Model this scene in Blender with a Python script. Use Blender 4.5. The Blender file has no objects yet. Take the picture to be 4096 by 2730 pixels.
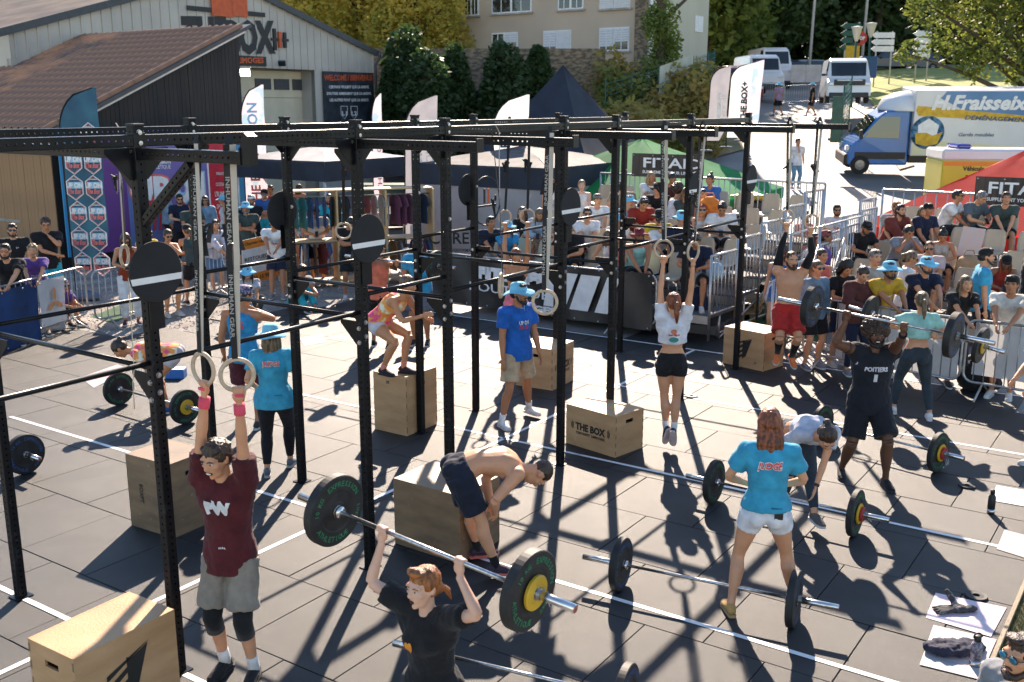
import bpy, bmesh, math, random
from mathutils import Vector as V3, Matrix, noise
random.seed(7)
SCN = bpy.context.scene
COL = SCN.collection
rad = math.radians
# ---------------------------------------------------------------- camera
HC = 3.96                       # camera height above the mats (m)
PITCH = 0.22834                 # downward tilt
FPX = 4075.46 / 1.7408          # focal length in pixels of a 2353 px wide frame
cam_d = bpy.data.cameras.new("camera")
cam = bpy.data.objects.new("camera", cam_d)
COL.objects.link(cam)
cam_d.sensor_width = 36
cam_d.lens = 36 * 4075.46 / 4096
cam_d.clip_end = 2000
cam_d.clip_start = 0.1
cam.location = (0, 0, HC)
cam.rotation_euler = (math.pi / 2 - PITCH, 0, 0)
cam_d.dof.use_dof = True
cam_d.dof.focus_distance = 9.5
cam_d.dof.aperture_fstop = 3.5
SCN.camera = cam
# ---------------------------------------------------------------- light
SUN_AZ, SUN_EL = rad(4.5), rad(33.5)      # azimuth from +Y towards +X
w = bpy.data.worlds.new("World")
SCN.world = w
w.use_nodes = True
nt = w.node_tree
sky = nt.nodes.new("ShaderNodeTexSky")
sky.sky_type = 'NISHITA'
sky.sun_disc = False
sky.sun_elevation = SUN_EL
sky.sun_rotation = SUN_AZ
sky.air_density = 1.0
sky.dust_density = 0.15
bg = nt.nodes["Background"]
nt.links.new(sky.outputs[0], bg.inputs[0])
bg.inputs[1].default_value = 0.10
sd = bpy.data.lights.new("sun", 'SUN')
sun = bpy.data.objects.new("sun", sd)
COL.objects.link(sun)
sd.energy = 5.0
sd.angle = rad(0.55)
sd.color = (1.0, 0.83, 0.67)
tosun = V3((math.sin(SUN_AZ) * math.cos(SUN_EL), math.cos(SUN_AZ) * math.cos(SUN_EL), math.sin(SUN_EL)))
sun.rotation_euler = tosun.to_track_quat('Z', 'Y').to_euler()
sun.location = (0, 0, 30)
vs = SCN.view_settings
vs.view_transform = 'Standard'
vs.look = 'None'
vs.exposure = 1.5
vs.gamma = 1
vs.use_curve_mapping = False
SCN.cycles.max_bounces = 6
SCN.cycles.transparent_max_bounces = 6
SCN.cycles.use_denoising = True
# ---------------------------------------------------------------- picture -> place
CP, SP = math.cos(PITCH), math.sin(PITCH)
def ray(px, py):
 a = (px - 1176.5) / FPX
 b = -(py - 784.1) / FPX
 return V3((a, CP + b * SP, -SP + b * CP))
def G(px, py, z=0.0):
 r = ray(px, py)
 return V3((0, 0, HC)) + r * ((z - HC) / r.z)
def D(px, py, y):
 r = ray(px, py)
 return V3((0, 0, HC)) + r * (y / r.y)
# the frame of the training rig: u along the rows, v across, origin at its nearest post
RA = rad(55.812)
E1 = V3((math.cos(RA), math.sin(RA), 0))
E2 = V3((-math.sin(RA), math.cos(RA), 0))
A0 = V3((-2.389, 6.589, 0))
def U(u, v, z=0.0):
 return A0 + E1 * u + E2 * v + V3((0, 0, z))
def smooth(a, b, x):
 t = min(1, max(0, (x - a) / (b - a)))
 return t * t * (3 - 2 * t)
def terrain(x, y):
 z = 0.0
 pts = [(26, 0), (32, .35), (39, 1.0), (48, 2.05), (57, 3.3), (62, 3.95), (75, 5.0), (90, 6.0), (120, 8.5), (200, 16), (400, 40)]
 if y > 26:
  for (a, za), (b, zb) in zip(pts, pts[1:]):
   if y <= b:
    z = za + (zb - za) * (y - a) / (b - a)
    break
  else:
   z = 40
 left = smooth(-6, 5, x)
 z *= left + (1 - left) * smooth(36, 60, y) * .75
 z += 2.2 * smooth(13, 5, x) * smooth(42, 54, y) * smooth(-8, 0, x) * smooth(95, 75, y)
 z += 2.0 * smooth(17, 26, x - (y - 55) * .15) * smooth(50, 60, y) * smooth(120, 90, y) * .6
 return z
# ---------------------------------------------------------------- materials
MATS = {}
def mat(name, col, rough=0.6, metal=0.0, var=0.12, scale=6.0, bump=0.0, bscale=40.0, spec=0.5, col2=None, trans=0.0,
  alpha=1.0, emit=None, sheen=0.0, lo=0.35, hi=0.65, sss=0.0, coords='Object', stretch=None, detail=3.0):
 if name in MATS:
  return MATS[name]
 m = bpy.data.materials.new(name)
 m.use_nodes = True
 n = m.node_tree.nodes
 l = m.node_tree.links
 b = n["Principled BSDF"]
 b.inputs["Roughness"].default_value = rough
 b.inputs["Metallic"].default_value = metal
 b.inputs["Specular IOR Level"].default_value = spec
 c1 = (*col, 1)
 if col2 is None:
  col2 = tuple(max(0, c * (1 - var * 2.2)) for c in col)
 tc = n.new("ShaderNodeTexCoord")
 src = tc.outputs[coords]
 if stretch:
  mp = n.new("ShaderNodeMapping")
  mp.inputs["Scale"].default_value = stretch
  l.new(src, mp.inputs[0])
  src = mp.outputs[0]
 nz = n.new("ShaderNodeTexNoise")
 nz.inputs["Scale"].default_value = scale
 nz.inputs["Detail"].default_value = detail
 l.new(src, nz.inputs["Vector"])
 rp = n.new("ShaderNodeValToRGB")
 rp.color_ramp.elements[0].position = lo
 rp.color_ramp.elements[1].position = hi
 rp.color_ramp.elements[0].color = (*col2, 1)
 rp.color_ramp.elements[1].color = c1
 l.new(nz.outputs[0], rp.inputs[0])
 l.new(rp.outputs[0], b.inputs["Base Color"])
 if bump:
  n2 = n.new("ShaderNodeTexNoise")
  n2.inputs["Scale"].default_value = bscale
  n2.inputs["Detail"].default_value = 2
  l.new(src, n2.inputs["Vector"])
  bp = n.new("ShaderNodeBump")
  bp.inputs["Strength"].default_value = min(1, bump)
  bp.inputs["Distance"].default_value = 0.01
  l.new(n2.outputs[0], bp.inputs["Height"])
  l.new(bp.outputs[0], b.inputs["Normal"])
 if trans:
  b.inputs["Transmission Weight"].default_value = trans
 if alpha < 1:
  b.inputs["Alpha"].default_value = alpha
 if sheen:
  b.inputs["Sheen Weight"].default_value = sheen
 if sss:
  b.inputs["Subsurface Weight"].default_value = sss
  b.inputs["Subsurface Radius"].default_value = (.012, .005, .003)
  b.inputs["Subsurface Scale"].default_value = 1.0
 if emit:
  b.inputs["Emission Color"].default_value = (*emit[:3], 1)
  b.inputs["Emission Strength"].default_value = emit[3]
 MATS[name] = m
 return m
def thin_cloth(name, col, tl=0.35, rough=0.8, **k):
 """printed cloth or canvas that lets some light through"""
 if name in MATS:
  return MATS[name]
 m = mat(name, col, rough=rough, **k)
 n = m.node_tree.nodes
 l = m.node_tree.links
 b = n["Principled BSDF"]
 out = n["Material Output"]
 t = n.new("ShaderNodeBsdfTranslucent")
 mx = n.new("ShaderNodeMixShader")
 mx.inputs[0].default_value = tl
 srcs = b.inputs["Base Color"].links[0].from_socket
 l.new(srcs, t.inputs[0])
 l.new(b.outputs[0], mx.inputs[1])
 l.new(t.outputs[0], mx.inputs[2])
 l.new(mx.outputs[0], out.inputs[0])
 return m
# ---------------------------------------------------------------- mesh collector
class MB:
 def __init__(self):
  self.v = []
  self.f = []
  self.s = []
 def add(self, vs_, fs_, smooth_=False):
  o = len(self.v)
  self.v.extend([tuple(p) for p in vs_])
  for f in fs_:
   self.f.append([i + o for i in f])
   self.s.append(smooth_)
  return self
 def box(self, c, s, rot=None, bev=0.0):
  """c centre, s full size, rot Matrix(3x3)"""
  hx, hy, hz = s[0] / 2, s[1] / 2, s[2] / 2
  if bev <= 0:
   P = [(x * hx, y * hy, z * hz) for x in (-1, 1) for y in (-1, 1) for z in (-1, 1)]
   F = [(0, 1, 3, 2), (4, 6, 7, 5), (0, 4, 5, 1), (2, 3, 7, 6), (0, 2, 6, 4), (1, 5, 7, 3)]
  else:
   b = bev
   P = []
   F = []
   idx = {}
   for x in (-1, 1):
    for y in (-1, 1):
     for z in (-1, 1):
      idx[(x, y, z, 0)] = len(P); P.append((x * hx, y * (hy - b), z * (hz - b)))
      idx[(x, y, z, 1)] = len(P); P.append((x * (hx - b), y * hy, z * (hz - b)))
      idx[(x, y, z, 2)] = len(P); P.append((x * (hx - b), y * (hy - b), z * hz))
   q = idx
   for s_ in (-1, 1):
    F.append([q[(s_, -1, -1, 0)], q[(s_, 1, -1, 0)], q[(s_, 1, 1, 0)], q[(s_, -1, 1, 0)]][::s_])
    F.append([q[(-1, s_, -1, 1)], q[(-1, s_, 1, 1)], q[(1, s_, 1, 1)], q[(1, s_, -1, 1)]][::s_])
    F.append([q[(-1, -1, s_, 2)], q[(1, -1, s_, 2)], q[(1, 1, s_, 2)], q[(-1, 1, s_, 2)]][::s_])
   for a in (-1, 1):
    for c_ in (-1, 1):
     F.append([q[(a, c_, -1, 0)], q[(a, c_, 1, 0)], q[(a, c_, 1, 1)], q[(a, c_, -1, 1)]][::a * c_])
     F.append([q[(-1, a, c_, 1)], q[(-1, a, c_, 2)], q[(1, a, c_, 2)], q[(1, a, c_, 1)]][::a * c_])
     F.append([q[(a, -1, c_, 0)], q[(a, -1, c_, 2)], q[(a, 1, c_, 2)], q[(a, 1, c_, 0)]][::-a * c_])
   for x in (-1, 1):
    for y in (-1, 1):
     for z in (-1, 1):
      F.append([q[(x, y, z, 0)], q[(x, y, z, 1)], q[(x, y, z, 2)]][::x * y * z])
  c = V3(c)
  if rot is not None:
   P = [c + rot @ V3(p) for p in P]
  else:
   P = [c + V3(p) for p in P]
  return self.add(P, F)
 def tube(self, pts, r, seg=8, caps=True, smooth_=True, ry=None, side=None, close=False):
  """loft along pts; r may be a list; ry second radius; side = lateral direction for elliptical sections"""
  pts = [V3(p) for p in pts]
  n = len(pts)
  if not isinstance(r, (list, tuple)):
   r = [r] * n
  if ry is None:
   ry = r
  elif not isinstance(ry, (list, tuple)):
   ry = [ry] * n
  vs_ = []
  prev = None
  for i, p in enumerate(pts):
   if close:
    t = pts[(i + 1) % n] - pts[i - 1]
   else:
    t = pts[min(i + 1, n - 1)] - pts[max(i - 1, 0)]
   if t.length < 1e-9:
    t = V3((0, 0, 1))
   t.normalize()
   if side is not None:
    sd_ = side[i] if isinstance(side, list) else side
    x = (V3(sd_) - t * t.dot(V3(sd_)))
   elif prev is not None:
    x = prev - t * t.dot(prev)
   else:
    x = V3((0, 0, 1)).cross(t)
    if x.length < .1:
     x = V3((1, 0, 0)).cross(t)
   if x.length < 1e-6:
    x = t.orthogonal()
   x.normalize()
   prev = x
   y = t.cross(x)
   for k in range(seg):
    a = 2 * math.pi * k / seg
    vs_.append(p + x * (math.cos(a) * r[i]) + y * (math.sin(a) * ry[i]))
  fs_ = []
  for i in range(n if close else n - 1):
   j = (i + 1) % n
   for k in range(seg):
    fs_.append((i * seg + k, i * seg + (k + 1) % seg, j * seg + (k + 1) % seg, j * seg + k))
  if caps and not close:
   fs_.append(tuple(range(seg - 1, -1, -1)))
   fs_.append(tuple((n - 1) * seg + k for k in range(seg)))
  return self.add(vs_, fs_, smooth_)
 def ell(self, c, r, rot=None, seg=12, rings=8):
  c = V3(c)
  vs_ = []
  fs_ = []
  vs_.append((0, 0, r[2]))
  for i in range(1, rings):
   ph = math.pi * i / rings
   for k in range(seg):
    a = 2 * math.pi * k / seg
    vs_.append((r[0] * math.sin(ph) * math.cos(a), r[1] * math.sin(ph) * math.sin(a), r[2] * math.cos(ph)))
  vs_.append((0, 0, -r[2]))
  for k in range(seg):
   fs_.append((0, 1 + k, 1 + (k + 1) % seg))
   for i in range(rings - 2):
    a = 1 + i * seg
    fs_.append((a + k, a + seg + k, a + seg + (k + 1) % seg, a + (k + 1) % seg))
   a = 1 + (rings - 2) * seg
   fs_.append((a + k, len(vs_) - 1, a + (k + 1) % seg))
  P = [c + (rot @ V3(p) if rot is not None else V3(p)) for p in vs_]
  return self.add(P, fs_, True)
 def lathe(self, prof, seg=24, mtx=None, close=False, smooth_=True):
  """prof: (r,z) list, around local Z, then mtx"""
  vs_ = []
  for r, z in prof:
   for k in range(seg):
    a = 2 * math.pi * k / seg
    p = V3((r * math.cos(a), r * math.sin(a), z))
    vs_.append(mtx @ p if mtx is not None else p)
  fs_ = []
  n = len(prof)
  for i in range(n if close else n - 1):
   j = (i + 1) % n
   for k in range(seg):
    fs_.append((i * seg + k, i * seg + (k + 1) % seg, j * seg + (k + 1) % seg, j * seg + k))
  if not close:
   if prof[0][0] > 1e-5:
    fs_.append(tuple(range(seg - 1, -1, -1)))
   if prof[-1][0] > 1e-5:
    fs_.append(tuple((n - 1) * seg + k for k in range(seg)))
  return self.add(vs_, fs_, smooth_)
 def prism(self, poly, d, smooth_=False):
  """poly: 3D points in a plane; extruded by vector d"""
  n = len(poly)
  d = V3(d)
  a = [V3(p) for p in poly]
  return self.add(a + [p + d for p in a],
      [tuple(range(n - 1, -1, -1)), tuple(range(n, 2 * n))] +
      [(i, (i + 1) % n, n + (i + 1) % n, n + i) for i in range(n)], smooth_)
 def quad(self, a, b, c, d):
  return self.add([a, b, c, d], [(0, 1, 2, 3)])
 def mesh(self, name, material=None, weld=False):
  me = bpy.data.meshes.new(name)
  me.from_pydata(self.v, [], self.f)
  me.polygons.foreach_set("use_smooth", self.s)
  if material:
   me.materials.append(material)
  me.update()
  return me
 def build(self, name, material=None, parent=None, loc=None):
  me = self.mesh(name, material)
  return link(name, me, parent, loc)
def link(name, data, parent=None, loc=None):
 o = bpy.data.objects.new(name, data)
 COL.objects.link(o)
 if loc is not None:
  o.location = loc
 if parent is not None:
  o.parent = parent
 return o
def tag(o, label=None, cat=None, group=None, kind=None):
 if label:
  o['label'] = label
 if cat:
  o['category'] = cat
 if group:
  o['group'] = group
 if kind:
  o['kind'] = kind
 return o
def empty(name, loc=(0, 0, 0), rz=0, label=None, cat=None, group=None, kind=None):
 o = link(name, None)
 o.empty_display_size = .1
 o.location = loc
 o.rotation_euler = (0, 0, rz)
 return tag(o, label, cat, group, kind)
ORD = 'first second third fourth fifth sixth seventh eighth ninth tenth eleventh twelfth thirteenth fourteenth fifteenth sixteenth seventeenth eighteenth nineteenth twentieth'.split()
# ---------------------------------------------------------------- flat lettering
TXT = {}
def text_data(s, bold=0.0, shear=0.0, subdiv=0):
 key = (s, bold, shear, subdiv)
 if key in TXT:
  return TXT[key]
 c = bpy.data.curves.new("lettering", 'FONT')
 c.body = s
 c.size = 1
 c.offset = bold
 c.shear = shear
 c.resolution_u = 2
 c.align_x = 'CENTER'
 c.space_line = 1.0
 ob = bpy.data.objects.new("lettering_tmp", c)
 me = bpy.data.meshes.new_from_object(ob)
 bpy.data.objects.remove(ob)
 bpy.data.curves.remove(c)
 if subdiv:
  bm = bmesh.new()
  bm.from_mesh(me)
  bmesh.ops.triangulate(bm, faces=bm.faces[:])
  for _ in range(subdiv):
   long_ = [e for e in bm.edges if e.calc_length() > .22]
   if not long_:
    break
   bmesh.ops.subdivide_edges(bm, edges=long_, cuts=1)
   bmesh.ops.triangulate(bm, faces=bm.faces[:])
  bm.to_mesh(me)
  bm.free()
 vs_ = [v.co.copy() for v in me.vertices]
 fs_ = [tuple(p.vertices) for p in me.polygons]
 bpy.data.meshes.remove(me)
 if vs_:
  x0 = min(v.x for v in vs_); x1 = max(v.x for v in vs_)
  y0 = min(v.y for v in vs_); y1 = max(v.y for v in vs_)
 else:
  x0 = x1 = y0 = y1 = 0
 TXT[key] = (vs_, fs_, x0, x1, y0, y1)
 return TXT[key]
def text_on(mb, s, o, xd, yd, w=None, h=None, bold=0.015, shear=0.0, lift=0.004, subdiv=0):
 """lettering centred on o in the plane xd,yd (unit vectors); w and/or h = size of the ink box"""
 vs_, fs_, x0, x1, y0, y1 = text_data(s, bold, shear, subdiv)
 xd = V3(xd); yd = V3(yd); o = V3(o)
 nrm = xd.cross(yd).normalized() * lift
 bw, bh = max(1e-6, x1 - x0), max(1e-6, y1 - y0)
 if w and h:
  sx, sy = w / bw, h / bh
 elif w:
  sx = sy = w / bw
 else:
  sx = sy = h / bh
 cx, cy = (x0 + x1) / 2, (y0 + y1) / 2
 mb.add([o + nrm + xd * ((p.x - cx) * sx) + yd * ((p.y - cy) * sy) for p in vs_], fs_)
 return mb
def lettering(parent, s, o, xd, yd, material, w=None, h=None, name='lettering', **k):
 mb = MB()
 text_on(mb, s, o, xd, yd, w, h, **k)
 return mb.build(name, material, parent)
def rot_to(xd, yd, zd):
 return Matrix((xd, yd, zd)).transposed()
def fr(o, xd, yd, zd):
 m = rot_to(V3(xd), V3(yd), V3(zd)).to_4x4()
 m.translation = V3(o)
 return m
def rm(mb, name, material, parent, vox, smooth_it=2, factor=.5, disp=0.0, dscale=.08, kind=None):
 """fuse the collected overlapping volumes into one skin"""
 o = mb.build(name, material, parent)
 m = o.modifiers.new("fuse", 'REMESH')
 m.mode = 'VOXEL'
 m.voxel_size = vox
 m.use_smooth_shade = True
 if smooth_it:
  s = o.modifiers.new("soften", 'SMOOTH')
  s.factor = factor
  s.iterations = smooth_it
 if disp:
  d = o.modifiers.new("folds", 'DISPLACE')
  d.texture = cloud_tex(dscale)
  d.strength = disp
  d.mid_level = .38
  d.texture_coords = 'GLOBAL'
 return o
TEX = {}
def cloud_tex(s):
 if s not in TEX:
  t = bpy.data.textures.new("folds", 'CLOUDS')
  t.noise_scale = s
  t.noise_depth = 2
  TEX[s] = t
 return TEX[s]
# ================================================================ floor of the arena
M_rubber_under = mat('rubber_joint', (.012, .012, .012), rough=.95, var=0)
def rubber_mat():
 m = mat('rubber_tile', (.024, .023, .023), rough=.5, var=.2, scale=1.1, bump=.5, bscale=260, spec=.36, col2=(.012, .0125, .015), coords='Object', detail=6)
 n = m.node_tree.nodes
 l = m.node_tree.links
 b = n["Principled BSDF"]
 base = b.inputs["Base Color"].links[0].from_socket
 geo = n.new("ShaderNodeNewGeometry")
 v = n.new("ShaderNodeTexNoise"); v.inputs["Scale"].default_value = 38; v.inputs["Detail"].default_value = 5
 v.inputs["Roughness"].default_value = .75
 l.new(geo.outputs["Position"], v.inputs["Vector"])
 r1 = n.new("ShaderNodeValToRGB"); r1.color_ramp.elements[0].position = .60; r1.color_ramp.elements[1].position = .74
 l.new(v.outputs[0], r1.inputs[0])
 v2 = n.new("ShaderNodeTexNoise"); v2.inputs["Scale"].default_value = 1.7; v2.inputs["Detail"].default_value = 6
 l.new(geo.outputs["Position"], v2.inputs["Vector"])
 r2 = n.new("ShaderNodeValToRGB"); r2.color_ramp.elements[0].position = .50; r2.color_ramp.elements[1].position = .74
 l.new(v2.outputs[0], r2.inputs[0])
 mu = n.new("ShaderNodeMath"); mu.operation = 'MULTIPLY'
 l.new(r1.outputs[0], mu.inputs[0]); l.new(r2.outputs[0], mu.inputs[1])
 mul = n.new("ShaderNodeMath"); mul.operation = 'MULTIPLY_ADD'
 l.new(mu.outputs[0], mul.inputs[0]); mul.inputs[1].default_value = 1.1
 hf = n.new("ShaderNodeMath"); hf.operation = 'MULTIPLY'; hf.inputs[1].default_value = .45; l.new(r2.outputs[0], hf.inputs[0])
 l.new(hf.outputs[0], mul.inputs[2])
 sc = n.new("ShaderNodeMath"); sc.operation = 'MULTIPLY'; l.new(mul.outputs[0], sc.inputs[0]); sc.inputs[1].default_value = .38
 mx = n.new("ShaderNodeMixRGB"); l.new(sc.outputs[0], mx.inputs[0]); l.new(base, mx.inputs[1]); mx.inputs[2].default_value = (.17, .16, .15, 1)
 oi = n.new("ShaderNodeObjectInfo")
 hv = n.new("ShaderNodeHueSaturation"); l.new(mx.outputs[0], hv.inputs["Color"])
 mr = n.new("ShaderNodeMapRange"); l.new(oi.outputs["Random"], mr.inputs[0]); mr.inputs[3].default_value = .90; mr.inputs[4].default_value = 1.1
 l.new(mr.outputs[0], hv.inputs["Value"])
 l.new(hv.outputs[0], b.inputs["Base Color"])
 rr = n.new("ShaderNodeMapRange"); l.new(v2.outputs[0], rr.inputs[0]); rr.inputs[3].default_value = .42; rr.inputs[4].default_value = .62
 l.new(rr.outputs[0], b.inputs["Roughness"])
 return m
M_rubber = rubber_mat()
MAT_EDGE = [(-60, 850), (60, 800), (190, 742), (330, 770), (440, 775), (540, 735), (600, 715), (700, 700), (860, 690), (930, 702), (1010, 715), (1260, 745), (1500, 772),
   (1600, 752), (1690, 745), (1800, 790), (1890, 835), (2000, 862), (2200, 905), (2420, 945), (2500, 1300), (2440, 1400), (2400, 1500), (2330, 1640), (-400, 1700), (-400, 1000)]
edge_w = [G(x, y) for x, y in MAT_EDGE]
def inside(p, poly):
 c = False
 n = len(poly)
 for i in range(n):
  a, b = poly[i], poly[(i + 1) % n]
  if (a[1] > p[1]) != (b[1] > p[1]) and p[0] < (b[0] - a[0]) * (p[1] - a[1]) / (b[1] - a[1]) + a[0]:
   c = not c
 return c
PT = .974
floor = empty('floor', (0, 0, 0), kind='structure')
tm = MB().box((0, 0, -.0125), (PT - .007, PT - .007, .025), bev=.003).mesh('rubber_tile', M_rubber)
rt = Matrix.Rotation(RA, 3, 'Z').to_euler()
ntile = 0
used_tiles = []
for k in range(-6, 17):
 for j in range(-12, 14):
  u = .5265 + PT * (k + .5)
  v = PT * (j + .5) + (PT / 2 if k % 2 else 0) - .026
  p = U(u, v)
  if not inside(p, edge_w):
   continue
  d = p - V3((0, 0, HC))
  dep = d.y * CP - d.z * SP
  px = 1176.5 + FPX * d.x / dep
  py = 784 - FPX * (d.y * SP + d.z * CP) / dep
  if px < -260 or px > 2600 or py > 1850:
   continue
  o = link('rubber_tile', tm, floor)
  o.location = (p.x, p.y, random.uniform(-.002, .001))
  o.rotation_euler = (random.gauss(0, .0006), random.gauss(0, .0006), RA + random.gauss(0, .0012))
  ntile += 1
  used_tiles.append((k, j))
# white tape on the mats
M_tape = mat('floor_tape', (.74, .73, .71), rough=.55, scale=7, col2=(.42, .41, .40), lo=.28, hi=.44, detail=9)
tape = MB()
def tapeline(a, b, wd=.05):
 n = max(2, int((b - a).length / .4))
 d = (b - a).normalized()
 s = d.cross(V3((0, 0, 1))) * wd / 2
 vs_, fs_ = [], []
 for i in range(n + 1):
  p = a.lerp(b, i / n)
  j = random.uniform(-.002, .002)
  vs_ += [p + s * (1 + j) + V3((0, 0, .0035)), p - s + V3((0, 0, .0035))]
  if i:
   fs_.append((2 * i - 2, 2 * i - 1, 2 * i + 1, 2 * i))
 tape.add(vs_, fs_)
for u, v0, v1 in [(-.01, 3.0, -2.4), (2.72, 6.85, -4.6), (5.60, 4.9, -4.75), (8.50, 6.75, -4.6), (11.15, 6.8, -3.9)]:
 tapeline(U(u, v0), U(u, v1))
tapeline(U(-3.0, 1.03), U(11.15, 1.03))
tape.build('floor_tape', M_tape, floor)
# ================================================================ rig
M_black = mat('black_powder_coat', (.010, .0105, .013), rough=.3, var=.3, scale=5, spec=.22, bump=.1, bscale=300)
M_blacks = mat('black_powder_coat_scuffed', (.007, .0075, .009), rough=.42, var=.5, spec=.18, scale=14, col2=(.02, .02, .022), lo=.3, hi=.42, detail=8)
M_bolt = mat('zinc_bolt', (.55, .55, .56), rough=.3, metal=1, var=.1)
M_chrome = mat('steel_bar', (.60, .59, .58), rough=.28, metal=1, var=.18, scale=30)
M_white = mat('white_paint', (.78, .78, .77), rough=.5, var=.06)
BAY = [0, 2.037, 3.191, 5.220, 6.365, 8.383, 10.372]
RW = 2.015
HP = 3.84
def perforated(mb, a, b, size=.075, up=None, pitch=.05, r=.0085, bev=.006, caps=True):
 """square steel tube from a to b with a row of holes along its two upright sides (or all four)"""
 a = V3(a); b = V3(b)
 L = (b - a).length
 t = (b - a) / L
 if up is None:
  up = V3((0, 0, 1))
 x = t.cross(up).normalized()
 y = x.cross(t).normalized()
 h = size / 2
 n = max(1, int(L / pitch))
 st = (L - n * pitch) / 2
 octo = [(math.cos(math.pi / 4 * k + math.pi / 8), math.sin(math.pi / 4 * k + math.pi / 8)) for k in range(8)]
 for nx, ny in ((x, y), (y, -x), (-x, -y), (-y, x)):
  hw = h - bev
  vs_, fs_ = [], []
  def q(s, w_, d=h):
   return a + t * s + ny * w_ + nx * d
  if st > 1e-4:
   for s0, s1 in ((0, st), (L - st, L)):
    o = len(vs_)
    vs_ += [q(s0, -hw), q(s1, -hw), q(s1, hw), q(s0, hw)]
    fs_.append((o, o + 1, o + 2, o + 3))
  for i in range(n):
   c = st + pitch * (i + .5)
   s0, s1 = c - pitch / 2, c + pitch / 2
   o = len(vs_)
   vs_ += [q(s0, -hw), q(s1, -hw), q(s1, hw), q(s0, hw)]
   vs_ += [q(c + ox * r, oy * r) for ox, oy in octo]
   fs_ += [(o + 2, o + 4 + 1, o + 4 + 0), (o + 1, o + 2, o + 4 + 0, o + 4 + 7), (o + 1, o + 4 + 7, o + 4 + 6),
     (o + 0, o + 1, o + 4 + 6, o + 4 + 5), (o + 0, o + 4 + 5, o + 4 + 4), (o + 3, o + 0, o + 4 + 4, o + 4 + 3),
     (o + 3, o + 4 + 3, o + 4 + 2), (o + 2, o + 3, o + 4 + 2, o + 4 + 1)]
  o = len(vs_)
  m1 = .29 * bev
  vs_ += [q(0, hw), q(L, hw), a + t * L + ny * (h - m1) + nx * (h - m1), a + ny * (h - m1) + nx * (h - m1)]
  fs_.append((o, o + 1, o + 2, o + 3))
  vs_ += [a + ny * h + nx * hw, a + t * L + ny * h + nx * hw]
  fs_.append((o + 3, o + 2, o + 5, o + 4))
  mb.add(vs_, fs_)
 if caps:
  for p, d in ((a, -t), (b, t)):
   mb.box(p + d * .003, (size, size, .006), rot_to(x, y, t))
def bolt(mb, p, n, r=.016):
 n = V3(n).normalized()
 x = n.orthogonal().normalized()
 M = fr(p, x, n.cross(x), n)
 mb.lathe([(r * 1.25, 0), (r * 1.25, .003), (r, .003), (r * .95, .014), (0, .015)], 8, M, smooth_=False)
rig = empty('training_rig', A0, label='large black steel training rig with twelve square posts, overhead beams and pull up bars', cat='training rig')
rig['label'] = 'large black steel rig of square posts, overhead beams and pull up bars on the mats'
def rb(mb, name, material, rnd=False):
 return mb.build(name, material, rig, loc=-A0)
def gusset(mb, c, d1, d2, s=.20, t=.008):
 """triangular plate in the plane d1,d2 with its right angle at c"""
 c = V3(c); d1 = V3(d1); d2 = V3(d2)
 n = d1.cross(d2).normalized() * t
 mb.prism([c - n / 2, c + d1 * s - n / 2, c + d1 * s + d2 * s * .16 - n / 2, c + d1 * s * .16 + d2 * s - n / 2, c + d2 * s - n / 2], n)
Z = V3((0, 0, 1))
for row, v in (('A', 0.0), ('B', RW)):
 for i, u in enumerate(BAY):
  mb = MB()
  perforated(mb, U(u, v, .006), U(u, v, HP - .02), up=E2, r=.0075)
  o = rb(mb, 'post', M_blacks)
  mb = MB().box(U(u, v, HP - .008), (.086, .086, .02), Matrix.Rotation(RA, 3, 'Z'), bev=.004)
  mb.box(U(u, v, 3.70), (.088, .088, .17), Matrix.Rotation(RA, 3, 'Z'), bev=.003)
  mb.box(U(u, v, .004), (.14, .14, .008), Matrix.Rotation(RA, 3, 'Z'))
  s = mb.build('post_bracket', M_black, o)
  mb = MB()
  for z in (3.785, 3.72, 2.95, 2.2, 2.08):
   bolt(mb, U(u, v - .0375, z), -E2)
   if z != 2.95:
    bolt(mb, U(u - .0375, v, z - .05), -E1)
  mb.build('bolts', M_bolt, o)
  q_ = -E2 if v else E2
  for a_ in ((U(u + .0375, v, 3.69), E1), (U(u - .0375, v, 3.69), -E1), (U(u, v, 3.61) + q_ * .0375, q_), (U(u, v, 2.2) + q_ * .04, q_)):
   mb = MB()
   gusset(mb, a_[0], a_[1], -Z)
   mb.build('gusset', M_black, o)
 for (u0, u1) in zip(BAY, BAY[1:]):
  mb = MB()
  perforated(mb, U(u0 + .0375, v, 3.735), U(u1 - .0375, v, 3.735))
  rb(mb, 'top_beam', M_black)
  z = 2.285 if u1 - u0 > 1.5 else 2.425
  if (u0, u1) == (BAY[5], BAY[6]):
   z = 2.30
  mb = MB().tube([U(u0 + .03, v, z), U(u1 - .03, v, z)], .0185, 12)
  for uu in (u0 + .042, u1 - .042):
   mb.box(U(uu, v, z), (.008, .07, .12), Matrix.Rotation(RA, 3, 'Z'))
  rb(mb, 'pull_up_bar', M_black)
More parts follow.
